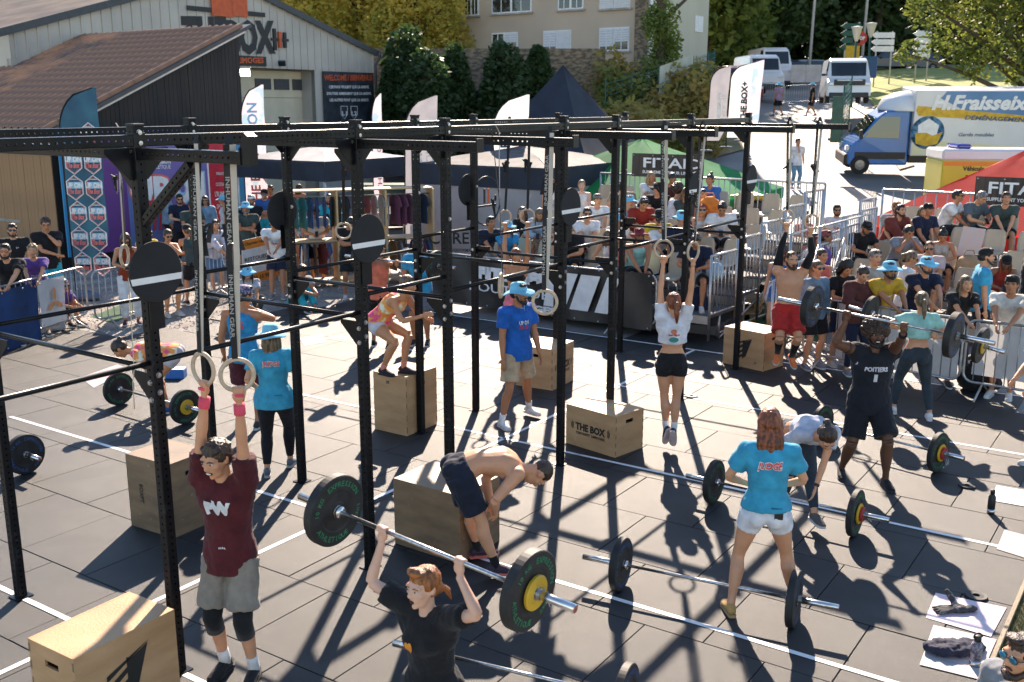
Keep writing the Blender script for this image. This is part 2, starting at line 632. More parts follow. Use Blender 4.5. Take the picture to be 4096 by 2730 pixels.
# the rows go on past the left edge of the picture
for v in (0, RW):
 mb = MB()
 perforated(mb, U(-2.6, v, 3.735), U(-.0375, v, 3.735))
 rb(mb, 'top_beam', M_black)
 rb(MB().tube([U(-2.6, v, 2.285), U(-.03, v, 2.285)], .0185, 12), 'pull_up_bar', M_black)
ARM = [-1.0, -1.21, -1.34, -1.25, -1.21, -1.36, -1.45]
for i, u in enumerate(BAY):
 mb = MB()
 perforated(mb, U(u, ARM[i], 3.655), U(u, RW - .03, 3.655))
 mb.box(U(u, ARM[i] - .008, 3.665), (.085, .012, .10), Matrix.Rotation(RA, 3, 'Z'))
 rb(mb, 'cross_beam', M_black)
 z = [2.24, 2.24, 2.225, 2.23, 2.14, 2.14, 2.08][i]
 rb(MB().tube([U(u, .03, z), U(u, RW - .03, z)], .0185, 12), 'pull_up_bar', M_black)
mb = MB()
perforated(mb, U(0, -.03, 3.22), U(0, -.52, 3.60), size=.06)
rb(mb, 'diagonal_brace', M_black)
mb = MB()
mb.prism([U(.035, -1.0, 3.61), U(.035, -1.0, 3.71), U(.035, -1.05, 3.80), U(.035, -1.08, 3.78), U(.035, -1.08, 3.61)], -E1 * .07)
rb(mb, 'beam_end_bracket', M_black)
# wall ball targets
M_target = mat('black_target', (.010, .0105, .013), rough=.75, var=.2)
TL = {('A', 0): 'nearest and largest round black target with a white stripe, on the front left post',
   ('A', 1): 'round black target with a white stripe, left of the girl jumping on a box',
   ('A', 3): 'round black target with a white stripe before the man in a grey cap',
   ('A', 5): 'narrow black target with a white stripe beside the rings of the hanging woman',
   ('A', 6): 'round black target with a white stripe before the grey stair railing',
   ('B', 2): 'plain black target without a stripe before the clothes shelves',
   ('B', 4): 'plain black target without a stripe above the man in the black t-shirt'}
for (row, i), lab in TL.items():
 u = BAY[i]
 back = row == 'B'
 sgn = 1 if back else -1
 c = U(u, (RW if back else 0) + sgn * .095, 2.90)
 M = fr(c, E1, Z, E2 * -1 if not back else E2)
 t = empty('wall_ball_target', c, label=lab, cat='target', group='round wall ball targets on the rig posts')
 M = fr((0, 0, 0), *(M.to_3x3().transposed()[k] for k in range(3)))
 ax = E2 * sgn
 Mx = fr((0, 0, 0), E1, ax.cross(E1), ax)
 MB().lathe([(.196, -.009), (.2, -.006), (.2, .006), (.196, .009)], 48, Mx, smooth_=False).build('board', M_target, t)
 MB().box(V3((0, 0, -.26)) - ax * .02, (.11, .008, .24), Matrix.Rotation(RA, 3, 'Z')).box(V3((0, 0, -.17)) - ax * .045, (.05, .07, .03), Matrix.Rotation(RA, 3, 'Z')).build('bracket', M_black, t)
 if not back:
  w_ = .021
  hw = math.sqrt(.2 ** 2 - (.045 + w_) ** 2)
  hw2 = math.sqrt(.2 ** 2 - (.045 - w_) ** 2)
  o_ = ax * .0105
  MB().add([E1 * -hw2 + Z * (-.045 + w_) + o_, E1 * -hw + Z * (-.045 - w_) + o_, E1 * hw + Z * (-.045 - w_) + o_, E1 * hw2 + Z * (-.045 + w_) + o_],
      [(0, 1, 2, 3)]).build('stripe', M_white, t)
# ================================================================ gymnastic rings on straps
M_wood_ring = mat('birch_ring', (.55, .42, .29), rough=.5, var=.12, scale=25, stretch=(1, 1, 1))
M_strap_l = mat('pale_strap', (.52, .47, .40), rough=.8, var=.08)
M_strap_d = mat('black_strap', (.016, .016, .018), rough=.8, var=.1)
M_print = mat('pale_print', (.36, .35, .33), rough=.8, var=.05)
def ribbon(mb, pts, wd, side, th=.002):
 """flat webbing through pts, width along side"""
 pts = [V3(p) for p in pts]
 side = V3(side).normalized()
 n = len(pts)
 vs_ = []
 for i, p in enumerate(pts):
  t = (pts[min(i + 1, n - 1)] - pts[max(0, i - 1)]).normalized()
  nn = t.cross(side).normalized() * th / 2
  vs_ += [p + side * wd / 2 + nn, p - side * wd / 2 + nn, p - side * wd / 2 - nn, p + side * wd / 2 - nn]
 fs_ = []
 for i in range(n - 1):
  for k in range(4):
   fs_.append((4 * i + k, 4 * i + (k + 1) % 4, 4 * i + 4 + (k + 1) % 4, 4 * i + 4 + k))
 fs_ += [(3, 2, 1, 0), (4 * n - 4, 4 * n - 3, 4 * n - 2, 4 * n - 1)]
 mb.add(vs_, fs_)
def ring(label, top, c, ax, buckle=.55, txt=True, text_side=1, pale=True, group='gymnastic rings hanging from the rig'):
 """top: where the strap goes over the beam; c: ring centre; ax: the ring's axis"""
 top = V3(top); c = V3(c); ax = V3(ax).normalized()
 root = empty('gymnastic_ring', c, label=label, cat='gymnastic ring', group=group)
 x = ax.cross(Z).normalized()
 up = x.cross(ax).normalized() * 1
 if up.z < 0:
  up = -up
 R_, r_ = .103, .0145
 MB().tube([x * (R_ * math.cos(a)) + up * (R_ * math.sin(a)) for a in [2 * math.pi * k / 40 for k in range(40)]], r_, 10, close=True).build('hoop', M_wood_ring, root)
 tl = top - c
 st = up * (R_ + .016)
 sd = x
 if x.x < 0:
  x = -x
 off = ax * .010
 sh_ = x * .017 if pale else x * 0
 a = MB()
 ribbon(a, [st + off + sh_ * .5, st.lerp(tl, .5) + off + sh_ * 1.3, tl + off * 2.9 + Z * .03 + sh_], .036, sd)
 a.build('strap', M_strap_l if pale else M_strap_d, root)
 b = MB()
 ribbon(b, [up * (R_ - .017), st + off * 1.6 - sh_ * .5, st.lerp(tl, .5) + off * 1.6 - sh_ * 1.3, tl - off * 2.9 + Z * .03 - sh_], .038, sd)
 ribbon(b, [tl - off * 3 + Z * .03, tl + Z * .085, tl + off * 3 + Z * .03], .038, sd)
 ds = b.build('strap', M_strap_d, root)
 bk = st.lerp(tl, buckle)
 m = MB().box(bk - off * 2.2, (.045, .012, .05), rot_to(x, ax, up))
 for k in range(4):
  q0 = bk - off * 2 + x * random.uniform(-.03, .03)
  ribbon(m, [q0, q0 + x * random.uniform(-.08, .08) + up * random.uniform(-.03, .05) - ax * .03, q0 + x * random.uniform(-.06, .06) - up * random.uniform(.08, .17)], .036, (x + ax * random.uniform(-.5, .5)))
 m.build('buckle', M_strap_d, root)
 if txt:
  q0 = st.lerp(tl, .32)
  for f in (.26, .72):
   q0 = st.lerp(tl, f) + off * 1.7 - sh_ * (1.3 - abs(f - .5))
   d = (tl - st).normalized()
   yd_ = x * -text_side
   if (d * text_side).cross(yd_).y > 0:
    yd_ = -yd_
   lettering(root, 'INHUMAN GEAR', q0, d * text_side, yd_, M_print, w=min(.42, (tl - st).length * .34), h=.026, lift=.003)
 return root
# ================================================================ barbells
M_bump = mat('rubber_plate', (.018, .018, .019), rough=.62, var=.25, scale=12, spec=.45)
M_bump_edge = M_bump
M_green = mat('green_print', (.02, .22, .10), rough=.6, var=.1)
M_blueprint = mat('blue_print', (.03, .10, .30), rough=.6, var=.1)
M_yel = mat('yellow_plate', (.62, .38, .02), rough=.5, var=.12)
M_redp = mat('red_plate', (.42, .03, .025), rough=.5, var=.12)
M_sleeve = mat('steel_sleeve', (.68, .67, .66), rough=.25, metal=1, var=.12, scale=20)
M_wire = mat('spring_wire', (.5, .5, .5), rough=.35, metal=1, var=.1)
def ring_text(mb, s, M, r, h, a0, bold=.01, flip=False, gap=1.0):
 """letters set round a disc; M: disc frame (z out of the face)"""
 adv = h * .86 * gap / r
 n = len(s)
 for i, ch in enumerate(s):
  if ch == ' ':
   continue
  a = a0 - (i - (n - 1) / 2) * adv if not flip else a0 + (i - (n - 1) / 2) * adv
  ca, sa = math.cos(a), math.sin(a)
  rd = M.to_3x3() @ V3((ca, sa, 0))
  tg = M.to_3x3() @ V3((sa, -ca, 0))
  if flip:
   rd, tg = -rd, -tg
  o = M @ V3((ca * r, sa * r, 0))
  vs_, fs_, x0, x1, y0, y1 = text_data(ch, bold)
  text_on(mb, ch, o, tg, rd, w=None, h=h, bold=bold, lift=.0015)
def plate(parent, pos, ax, r=.225, th=.055, name='bumper_plate', out=1, print_mat=None, weight='10', rot=0.0, inner=False, material=None):
 """pos: centre on the bar, ax: bar direction pointing outwards"""
 ax = V3(ax).normalized()
 x = ax.orthogonal().normalized()
 M = fr(pos, x, ax.cross(x), ax)
 h = th / 2
 hub = .026
 prof = [(hub, -h), (.055, -h), (.06, -h + .004), (r * .55, -h + .004), (r * .60, -h), (r - .006, -h), (r, -h + .006), (r, h - .006), (r - .006, h),
   (r * .60, h), (r * .55, h - .004), (.06, h - .004), (.055, h), (hub, h)]
 o = MB().lathe(prof, 48, M, close=True, smooth_=False).build(name, material or M_bump, parent)
 for p in o.data.polygons:
  p.use_smooth = False
 mb = MB().lathe([(.026, -h - .001), (.038, -h - .001), (.038, h + .001), (.026, h + .001)], 24, M, close=True, smooth_=False)
 mb.build('plate_hub', M_sleeve, o)
 if print_mat:
  mb = MB()
  for s in (1, -1):
   zz = ax * s
   xx = (Z - zz * zz.dot(Z)).normalized().cross(zz) * -1
   xx = Z.cross(zz).normalized()
   yy = zz.cross(xx)
   F = fr(V3(pos) + zz * (h + .0005), xx, yy, zz)
   rr = r * .78
   ring_text(mb, 'EXPRESSION', F, rr, .034, rad(75) + rot)
   ring_text(mb, 'ATHLETIQUE', F, rr, .034, rad(-105) + rot, flip=True)
   ring_text(mb, weight + ' KG', F, rr, .03, rad(160) + rot)
   ring_text(mb, 'SINCE', F, rr, .024, rad(-15) + rot)
  mb.build('plate_print', print_mat, o)
 return o
def barbell(label, c, d, plates, length=2.01, inner=1.31, resting=True, clips=True, group=None):
 """c: bar centre, d: its direction. plates: list of (side, [(r, thickness, material, print)...])"""
 c = V3(c); d = V3(d).normalized()
 root = empty('barbell', c, label=label, cat='barbell', group=group)
 hs = inner / 2
 o = MB().tube([-d * hs, d * hs], .0135, 12).build('bar', M_chrome, root)
 for s in (-1, 1):
  sl = MB()
  sl.tube([d * s * hs, d * s * (hs + .03)], .037, 16)
  sl.tube([d * s * (hs + .03), d * s * length / 2], .0252, 16)
  so = sl.build('sleeve', M_sleeve, root)
  MB().tube([d * s * (length / 2), d * s * (length / 2 + .002)], .019, 16).build('end_cap', mat('red_cap', (.35, .08, .05), rough=.4), so)
  q = hs + .03
  for (r, th, m, pr, wt) in plates:
   plate(root, d * s * (q + th / 2), d * s, r, th, 'bumper_plate' if r > .2 else 'change_plate', print_mat=pr, material=m, weight=wt, rot=random.uniform(-.6, .6))
   q += th + .001
  if clips:
   cl = MB()
   pts = []
   x = d.orthogonal().normalized(); y = d.cross(x)
   for k in range(33):
    a = 2 * math.pi * k / 11
    pts.append(d * s * (q + .004 + .02 * k / 32) + (x * math.cos(a) + y * math.sin(a)) * .029)
   hd = (V3((0, 0, -1)) + d * s * .5).normalized()
   cl.tube(pts, .0025, 5)
   for e in (pts[0], pts[-1]):
    cl.tube([e, e + hd * .08, e + hd * .085 + x * .03, e + hd * .01 + x * .02], .0025, 5)
   cl.build('spring_collar', M_wire, root)
 return root
# ================================================================ plyometric boxes
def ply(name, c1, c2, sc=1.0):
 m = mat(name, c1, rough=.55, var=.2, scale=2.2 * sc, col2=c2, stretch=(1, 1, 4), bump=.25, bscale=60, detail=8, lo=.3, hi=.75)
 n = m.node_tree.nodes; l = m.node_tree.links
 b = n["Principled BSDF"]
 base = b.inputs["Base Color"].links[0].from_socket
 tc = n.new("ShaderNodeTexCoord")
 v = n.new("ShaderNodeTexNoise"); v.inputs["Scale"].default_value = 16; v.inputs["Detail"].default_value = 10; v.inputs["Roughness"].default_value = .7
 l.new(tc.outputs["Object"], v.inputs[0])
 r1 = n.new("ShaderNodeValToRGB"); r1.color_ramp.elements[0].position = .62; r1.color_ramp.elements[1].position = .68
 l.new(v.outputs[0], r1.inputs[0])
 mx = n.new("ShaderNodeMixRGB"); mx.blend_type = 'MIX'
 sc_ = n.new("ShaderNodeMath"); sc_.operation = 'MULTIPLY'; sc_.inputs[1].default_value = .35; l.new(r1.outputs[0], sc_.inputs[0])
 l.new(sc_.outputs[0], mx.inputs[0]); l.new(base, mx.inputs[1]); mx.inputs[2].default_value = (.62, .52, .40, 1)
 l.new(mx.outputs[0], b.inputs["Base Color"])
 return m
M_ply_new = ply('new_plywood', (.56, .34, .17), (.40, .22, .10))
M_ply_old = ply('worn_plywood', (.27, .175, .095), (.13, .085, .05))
M_ply_edge = mat('plywood_edge', (.30, .20, .11), rough=.7, var=.25, scale=60, stretch=(.2, .2, 9))
M_ink = mat('black_stencil', (.02, .018, .016), rough=.7, var=.2)
def plybox(label, p, ux, size, m, logo=None, hole_faces=('y',)):
 """p: ground centre; ux: direction of local x (unit); size (x,y,z)"""
 ux = V3(ux).normalized()
 uy = Z.cross(ux)
 root = empty('plyo_box', V3((p[0], p[1], 0)), label=label, cat='plyo box', group='wooden jump boxes on the mats')
 R = rot_to(ux, uy, Z)
 sx, sy, sz = size
 t = .018
 for s in (-1, 1):
  MB().box(uy * s * (sy / 2 - t / 2) + Z * sz / 2, (sx, t, sz), R, bev=.0015).build('side_panel', m, root)
 for s in (-1, 1):
  a = MB()
  w = sy - 2 * t
  cx = ux * s * (sx / 2 - t / 2 - .001)
  hz, hw, hh = sz * .80, .07, .022
  yv = uy
  a.box(cx + Z * ((hz - hh) / 2), (t, w, hz - hh), R)
  a.box(cx + Z * ((hz + hh + sz - t) / 2), (t, w, sz - t - hz - hh), R)
  a.box(cx + Z * hz + uy * ((hw + w / 2) / 2), (t, w / 2 - hw, 2 * hh), R)
  a.box(cx + Z * hz - uy * ((hw + w / 2) / 2), (t, w / 2 - hw, 2 * hh), R)
  a.build('end_panel', m, root)
 MB().box(Z * (sz - t / 2 - .001), (sx - .002, sy - 2 * t, t), R).build('top_panel', m, root)
 MB().box(Z * (t / 2), (sx - 2 * t, sy - 2 * t, t), R).build('bottom_panel', m, root)
 a = MB()
 nf = 5
 for s in (-1, 1):
  for s2 in (-1, 1):
   for k in range(nf):
    z0 = sz * (k + .25) / nf
    a.box(ux * s * (sx / 2 - .0005) + uy * s2 * (sy / 2 - t / 2) + Z * (z0 + sz / nf / 4), (.003, t - .001, sz / nf / 2), R)
 a.build('finger_joints', M_ply_edge, root)
 if logo:
  for s in (-1, 1):
   n = uy * s
   xd = Z.cross(n)
   f = n * (sy / 2 + .0005)
   if logo == 'thebox':
    lm = MB()
    text_on(lm, 'THE BOX', f + Z * sz * .52, xd, Z, w=sx * .60, h=sz * .19, bold=.045)
    text_on(lm, 'CROSSFIT LIMOGES', f + Z * sz * .36, xd, Z, w=sx * .58, h=sz * .065, bold=.03)
    for q in (-1, 1):
     o_ = f + n * .004 + Z * sz * .52 + xd * q * sx * .36
     for dx, hh in ((-.010, .04), (.006, .05), (.02, .028)):
      lm.quad(o_ + xd * (dx * q - .004) - Z * hh, o_ + xd * (dx * q + .004) - Z * hh, o_ + xd * (dx * q + .004) + Z * hh, o_ + xd * (dx * q - .004) + Z * hh)
    lm.build('lettering', M_ink, root)
   elif logo == 'wa':
    lm = MB()
    o_ = f + n * .003 + Z * sz * .48
    def q4(*pp):
     lm.add([o_ + xd * (px_ * sx * .22) + Z * (py_ * sz * .34) for px_, py_ in pp], [tuple(range(len(pp)))])
    q4((-1, -1), (-.1, -.55), (-.1, -.35), (-1, -.78))
    q4((-1, -.62), (-.1, -.2), (-.1, 0), (-1, -.4))
    q4((-1, -.22), (-.1, .2), (-.1, .4), (-1, 0))
    q4((-.1, -.75), (.1, -.62), (.1, .62), (-.1, .75))
    q4((.1, -.62), (.3, -.5), (.9, .9), (.1, .62))
    q4((-1, .2), (-.1, .55), (1, .98), (-1, .4))
    lm.build('emblem', M_ink, root)
    lettering(root, '24', f + Z * sz * .18 + xd * sx * .3, xd, Z, M_ink, h=.035, lift=.003)
   elif logo == 'boxt':
    lm = MB()
    text_on(lm, 'BOXPT', f + Z * sz * .5 - xd * sx * .18, -Z, xd, w=sz * .26, h=.05, bold=.02)
    lm.build('lettering', M_ink, root)
   elif logo == '30':
    lettering(root, '30', f + Z * sz * .86 + xd * sx * -.05, xd, Z, M_ink, h=.04, lift=.003)
 return root
def dirv(a_):
 return V3((math.cos(rad(a_)), math.sin(rad(a_)), 0))
def corner_box(label, c, a1, l1, a2, l2, h, m, logo, along=1):
 """nearest ground corner c; the box runs l1 towards a1 and l2 towards a2; the broad faces lie along a1 (1) or a2 (2)"""
 p = c + dirv(a1) * l1 / 2 + dirv(a2) * l2 / 2
 if along == 1:
  return plybox(label, p, dirv(a1), (l1, l2, h), m, logo)
 return plybox(label, p, dirv(a2), (l2, l1, h), m, logo)
corner_box('plywood box printed THE BOX in the middle of the mats', V3((1.184, 11.103, 0)), 134.8, .76, 45, .51, .49, M_ply_new, 'thebox', 1)
corner_box('tall plywood box on which the tie dye girl lands, no print', V3((-1.285, 11.884, 0)), 146, .52, 56, .60, .75, M_ply_new, '30', 1)
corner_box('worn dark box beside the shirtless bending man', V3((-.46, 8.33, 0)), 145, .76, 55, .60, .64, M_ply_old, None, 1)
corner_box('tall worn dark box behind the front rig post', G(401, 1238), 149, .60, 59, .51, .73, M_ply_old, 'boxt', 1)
corner_box('nearest plywood box with a large black emblem, cut by the bottom edge', V3((-2.72, 5.70, 0)), 147, .48, 57, .77, .61, M_ply_new, 'wa', 2)
corner_box('plywood box printed THE BOX behind the man in the blue t-shirt', V3((.533, 13.866, 0)), 137, .60, 60, .66, .60, M_ply_new, 'thebox', 2)
corner_box('plywood box with a black emblem near the barrier and the man in red shorts', V3((3.815, 14.983, 0)), 133, .74, 43, .55, .59, M_ply_new, 'wa', 1)
# ================================================================ people
def skin(name, c, **k):
 return mat('skin_' + name, c, rough=.5, var=.07, scale=7, sss=.0, bump=.06, bscale=90, spec=.4, **k)
SK = {'fair': skin('fair', (.62, .305, .17)), 'pale': skin('pale', (.72, .42, .29)), 'tan': skin('tan', (.43, .185, .09)),
   'mid': skin('mid', (.54, .25, .125)), 'dark': skin('dark', (.13, .058, .032)), 'brown': skin('brown', (.28, .14, .075))}
HAIRM = {}
def hairm(c):
 if c not in HAIRM:
  cols = {'black': (.012, .009, .008), 'brown': (.055, .028, .015), 'light': (.19, .11, .055), 'blond': (.42, .27, .13), 'ginger': (.42, .14, .03),
    'auburn': (.30, .075, .018), 'red': (.42, .07, .02), 'grey': (.32, .31, .30), 'dkblond': (.22, .14, .07)}
  HAIRM[c] = mat('hair_' + c, cols[c], rough=.42, var=.35, scale=38, stretch=(1, 1, .18), bump=.8, bscale=120, detail=6)
 return HAIRM[c]
CL = {}
def cloth(c, rough=.85, nm=None):
 key = (c, rough)
 if key not in CL:
  CL[key] = mat(nm or 'cloth_%02d' % len(CL), c, rough=rough, var=.14, scale=9, bump=.9, bscale=17, spec=.25, sheen=.1, detail=6)
 return CL[key]
def tiedye():
 m = mat('tie_dye_cloth', (.75, .35, .05), rough=.8, scale=7, col2=(.72, .08, .18), lo=.44, hi=.56)
 rp = [n for n in m.node_tree.nodes if n.type == 'VALTORGB'][0].color_ramp
 if len(rp.elements) < 4:
  e = rp.elements.new(.5); e.color = (.85, .30, .08, 1)
  e = rp.elements.new(.62); e.color = (.80, .74, .58, 1)
 return m
NAVY = (.012, .018, .045); BLACK = (.012, .012, .014); WHITE = (.78, .77, .76); SKYB = (.10, .42, .62); PALEB = (.33, .62, .76); GREY = (.25, .26, .28)
DENIM = (.10, .19, .33); TURQ = (.03, .42, .50); BLUE = (.03, .12, .42)
M_eye_w = mat('eye_white', (.62, .58, .55), rough=.3, var=.02)
M_eye_d = mat('eye_dark', (.03, .022, .018), rough=.2, var=.1)
M_lip = mat('lips', (.36, .12, .09), rough=.5, var=.1)
M_lipd = mat('mouth_inside', (.05, .012, .01), rough=.7, var=.1)
M_teeth = mat('teeth', (.75, .72, .66), rough=.3, var=.03)
M_lens = mat('dark_lens', (.01, .01, .012), rough=.08, var=0, spec=.8)
M_lens_o = mat('orange_lens', (.55, .12, .01), rough=.1, var=.3, spec=.9)
M_lens_b = mat('blue_lens', (.02, .25, .40), rough=.1, var=.3, spec=.9)
M_lens_g = mat('green_frame', (.03, .35, .08), rough=.2, var=.1)
M_frame = mat('glasses_frame', (.015, .014, .013), rough=.3, var=0)
def ik(a, t, l1, l2, pole):
 a = V3(a); t = V3(t)
 d = t - a
 L = d.length
 mx_ = (l1 + l2) * .998
 if L > mx_:
  t = a + d * (mx_ / L); d = t - a; L = mx_
 L = max(L, abs(l1 - l2) + .02)
 d.normalize()
 ca = (l1 * l1 + L * L - l2 * l2) / (2 * l1 * L)
 ca = max(-1, min(1, ca))
 sa = math.sqrt(1 - ca * ca)
 p = V3(pole)
 p = p - d * p.dot(d)
 if p.length < 1e-4:
  p = d.orthogonal()
 p.normalize()
 return a + d * (l1 * ca) + p * (l1 * sa), t
def lerp_list(p, k):
 return [p[i] * (1 - k) + p[i + 1] * k for i in range(len(p) - 1)]
def finger(mb, pts, r):
 mb.tube(pts, [r, r, r * .95, r * .8][:len(pts)], 6)
def hand_grip(mb, c, a, f, s, side, br=.015, hero=True):
 """fist closed round a bar: c bar centre, a bar axis (towards the thumb), f from wrist to bar"""
 a = V3(a).normalized()
 f = V3(f); f = (f - a * f.dot(a)).normalized()
 n = a.cross(f) * side
 R = br + .0085 * s
 mb.ell(c - f * (.030 * s + br * .6) - n * .006, (.043 * s, .040 * s, .0155 * s + br * .3), rot_to(a, f, n), 10, 8)
 mb.ell(c - f * (.052 * s) + n * .004, (.034 * s, .035 * s, .019 * s), rot_to(a, f, n), 10, 8)
 for k, (o, l) in enumerate(((.031, 250), (.0105, 265), (-.0105, 255), (-.030, 230))):
  pts = []
  for j in range(7):
   th = rad(-25 + l * j / 6)
   pts.append(c + a * (o * s) + (-n * math.cos(th) + f * math.sin(th)) * R)
  mb.tube(pts, [.0095 * s] * 5 + [.009 * s, .0075 * s], 6)
 pts = [c - f * (.045 * s) + a * (.030 * s), c + a * (.046 * s) - f * .012 + n * R * .9, c + a * (.034 * s) + n * (R + .004) + f * .012, c + a * .012 * s + n * (R + .006) + f * .022]
 mb.tube(pts, [.013 * s, .0115 * s, .010 * s, .008 * s], 6)
def hand_open(mb, w_, d, n, s, side, curl=.35, spread=.0):
 """relaxed hand: wrist, direction, palm normal (where the palm faces)"""
 d = V3(d).normalized(); n = V3(n); n = (n - d * n.dot(d)).normalized()
 x = d.cross(n) * side   # towards the thumb
 mb.ell(w_ + d * .048 * s, (.040 * s, .052 * s, .015 * s), rot_to(x, d, n), 10, 8)
 for o, l in ((.030, .072), (.010, .082), (-.011, .076), (-.030, .058)):
  p0 = w_ + d * .085 * s + x * o * s
  p1 = p0 + (d + n * curl * .4 + x * o * spread * 20).normalized() * l * .45 * s
  p2 = p1 + (d + n * curl * 1.4).normalized() * l * .32 * s
  p3 = p2 + (d + n * curl * 2.6).normalized() * l * .25 * s
  mb.tube([p0, p1, p2, p3], [.0095 * s, .009 * s, .0085 * s, .007 * s], 6)
 p0 = w_ + d * .03 * s + x * .032 * s
 p1 = p0 + (d * .7 + x * .8).normalized() * .035 * s
 p2 = p1 + (d * 1.0 + x * .25 + n * .3).normalized() * .028 * s
 mb.tube([p0, p1, p2], [.013 * s, .011 * s, .0085 * s], 6)
def head_parts(P, hd, s, sex, hero, hair, hat, glasses, beard, expr, skinm, root, vox):
 """hd(x,y,z) maps head coordinates to the place"""
 R3 = P['head_rot']
 hc = P['head']
 def H(x, y, z):
  return hc + R3 @ V3((x * s, y * s, z * s))
 RR = R3
 def E(mb, c, r, rot=None, seg=12, rings=8):
  mb.ell(H(*c), tuple(q * s for q in r), RR if rot is None else RR @ rot, seg, rings)
 if glasses not in ('shades', 'orange', 'blue', 'green'):
  for k in (-1, 1):
   if hero:
    a = MB()
    E(a, (k * .031, .083, .010), (.0130, .009, .0052), seg=10, rings=6)
    e = a.build('eye', M_eye_w, root)
    a = MB()
    E(a, (k * .030, .0905, .010), (.0056, .004, .0056), seg=8, rings=5)
    a.build('iris', M_eye_d, e)
  a = MB()
  for k in (-1, 1):
   if not hero:
    E(a, (k * .031, .084, .011), (.014, .008, .0055), seg=6, rings=4)
   a.tube([H(k * .014, .097, .026), H(k * .032, .096, .033), H(k * .050, .084, .026)], .0036 * s * (1.15 if sex == 'm' else .7), 5)
  a.build('eyebrows', hairm(hair[1] if hair and hair[1] not in ('grey',) else 'brown'), root)
 a = MB()
 if expr == 'open':
  E(a, (0, .088, -.058), (.017, .010, .013), seg=10, rings=6)
  a.build('mouth', M_lipd, root)
 elif expr == 'teeth':
  E(a, (0, .086, -.056), (.026, .012, .013), seg=10, rings=6)
  m_ = a.build('mouth', M_lipd, root)
  a = MB()
  E(a, (0, .0885, -.055), (.022, .012, .008), seg=10, rings=6)
  a.build('teeth', M_teeth, m_)
 elif expr == 'smile':
  E(a, (0, .0865, -.055), (.022, .010, .007), seg=8, rings=5)
  a.build('mouth', M_teeth, root)
 else:
  a.tube([H(-.022, .083, -.054), H(0, .095, -.052), H(.022, .083, -.054)], .0048 * s, 6)
  a.tube([H(-.016, .084, -.060), H(0, .094, -.061), H(.016, .084, -.060)], .0045 * s, 6)
  a.build('mouth', M_lip, root)
 if beard:
  a = MB()
  hm = hairm(beard if isinstance(beard, str) else hair[1])
  pts = [(-.070, .0, -.015), (-.064, .03, -.06), (-.040, .070, -.092), (0, .088, -.104), (.040, .070, -.092), (.064, .03, -.06), (.070, .0, -.015)]
  a.tube([H(*p) for p in pts], [.010 * s, .016 * s, .019 * s, .021 * s, .019 * s, .016 * s, .010 * s], 8)
  a.tube([H(-.030, .086, -.055), H(-.018, .098, -.042), H(0, .103, -.040), H(.018, .098, -.042), H(.030, .086, -.055)], .0065 * s, 6)
  E(a, (0, .083, -.078), (.020, .012, .012))
  rm(a, 'beard', hm, root, .0075 if hero else .011, 1, disp=.006, dscale=.01)
 if hair:
  st, hcx = hair
  hm = hairm(hcx)
  a = MB()
  vx = .0075 if hero else .011
  dz = .007
  capped = hat in ('bucket', 'bucket_dark', 'bucket_red', 'cap', 'cap_back', 'cap_camo', 'cap_white', 'camo')
  if st != 'bald':
   top = 1.0 if not capped else .93
   if st == 'buzz':
    E(a, (0, -.014, .036), (.077, .093, .084))
   else:
    E(a, (0, -.016, .040), (.081 * top, .097 * top, .086 * top))
    E(a, (0, -.045, .0), (.077, .070, .07))
    for k in (-1, 1):
     E(a, (k * .066, .0, .035), (.016, .045, .04))
  if st == 'short':
   E(a, (.012, .045, .100), (.060, .045, .022)); dz = .013
  if st == 'messy':
   for _ in range(14):
    an = random.uniform(0, 6.28); el_ = random.uniform(.2, 1.4)
    E(a, (.075 * math.cos(an) * math.cos(el_), -.012 + .085 * math.sin(an) * math.cos(el_), .045 + .075 * math.sin(el_)), (.02, .02, .014))
   dz = .014
  if st == 'afro':
   E(a, (0, -.02, .055), (.125, .120, .115))
   for k in range(110):
    an = random.uniform(0, 6.28); el_ = random.uniform(-.5, 1.5)
    E(a, (.122 * math.cos(an) * math.cos(el_), -.02 + .118 * math.sin(an) * math.cos(el_) - (.0 if el_ > .4 else .02), .055 + .115 * math.sin(el_)), (.017, .017, .017), seg=6, rings=4)
   dz = .035
  if st == 'bighair':
   E(a, (0, -.035, .03), (.11, .10, .12)); dz = .03
   E(a, (.0, -.06, -.08), (.11, .06, .10))
  if st in ('long', 'longdown'):
   L = .30 if st == 'long' else .42
   base = H(0, -.07, .02)
   dwn = V3((0, 0, -1))
   bk = R3 @ V3((0, -1, 0))
   sdx = R3 @ V3((1, 0, 0))
   for o, w_, ln in ((-.062, .030, .85), (-.035, .034, 1), (0, .036, 1.03), (.035, .034, .97), (.062, .030, .82)):
    p0 = H(o, -.03 - .02 * (1 - abs(o) / .07), .03)
    q_ = 1.9 if st == 'longdown' else 1
    p1 = p0 + dwn * L * .45 * ln * s + bk * .045 * q_ * s + sdx * o * .15
    p2 = p0 + dwn * L * ln * s + bk * (.035 + .02 * random.random()) * q_ * s + sdx * o * .35
    a.tube([p0, p1, p2], [w_ * s, w_ * .95 * s, w_ * .35 * s], 8)
   if st == 'long':
    for k in (-1, 1):
     p0 = H(k * .072, .02, .03)
     a.tube([p0, p0 + dwn * .13 * s + sdx * k * .012, p0 + dwn * .24 * s + sdx * k * .005], [.016 * s, .019 * s, .008 * s], 6)
   dz = .012
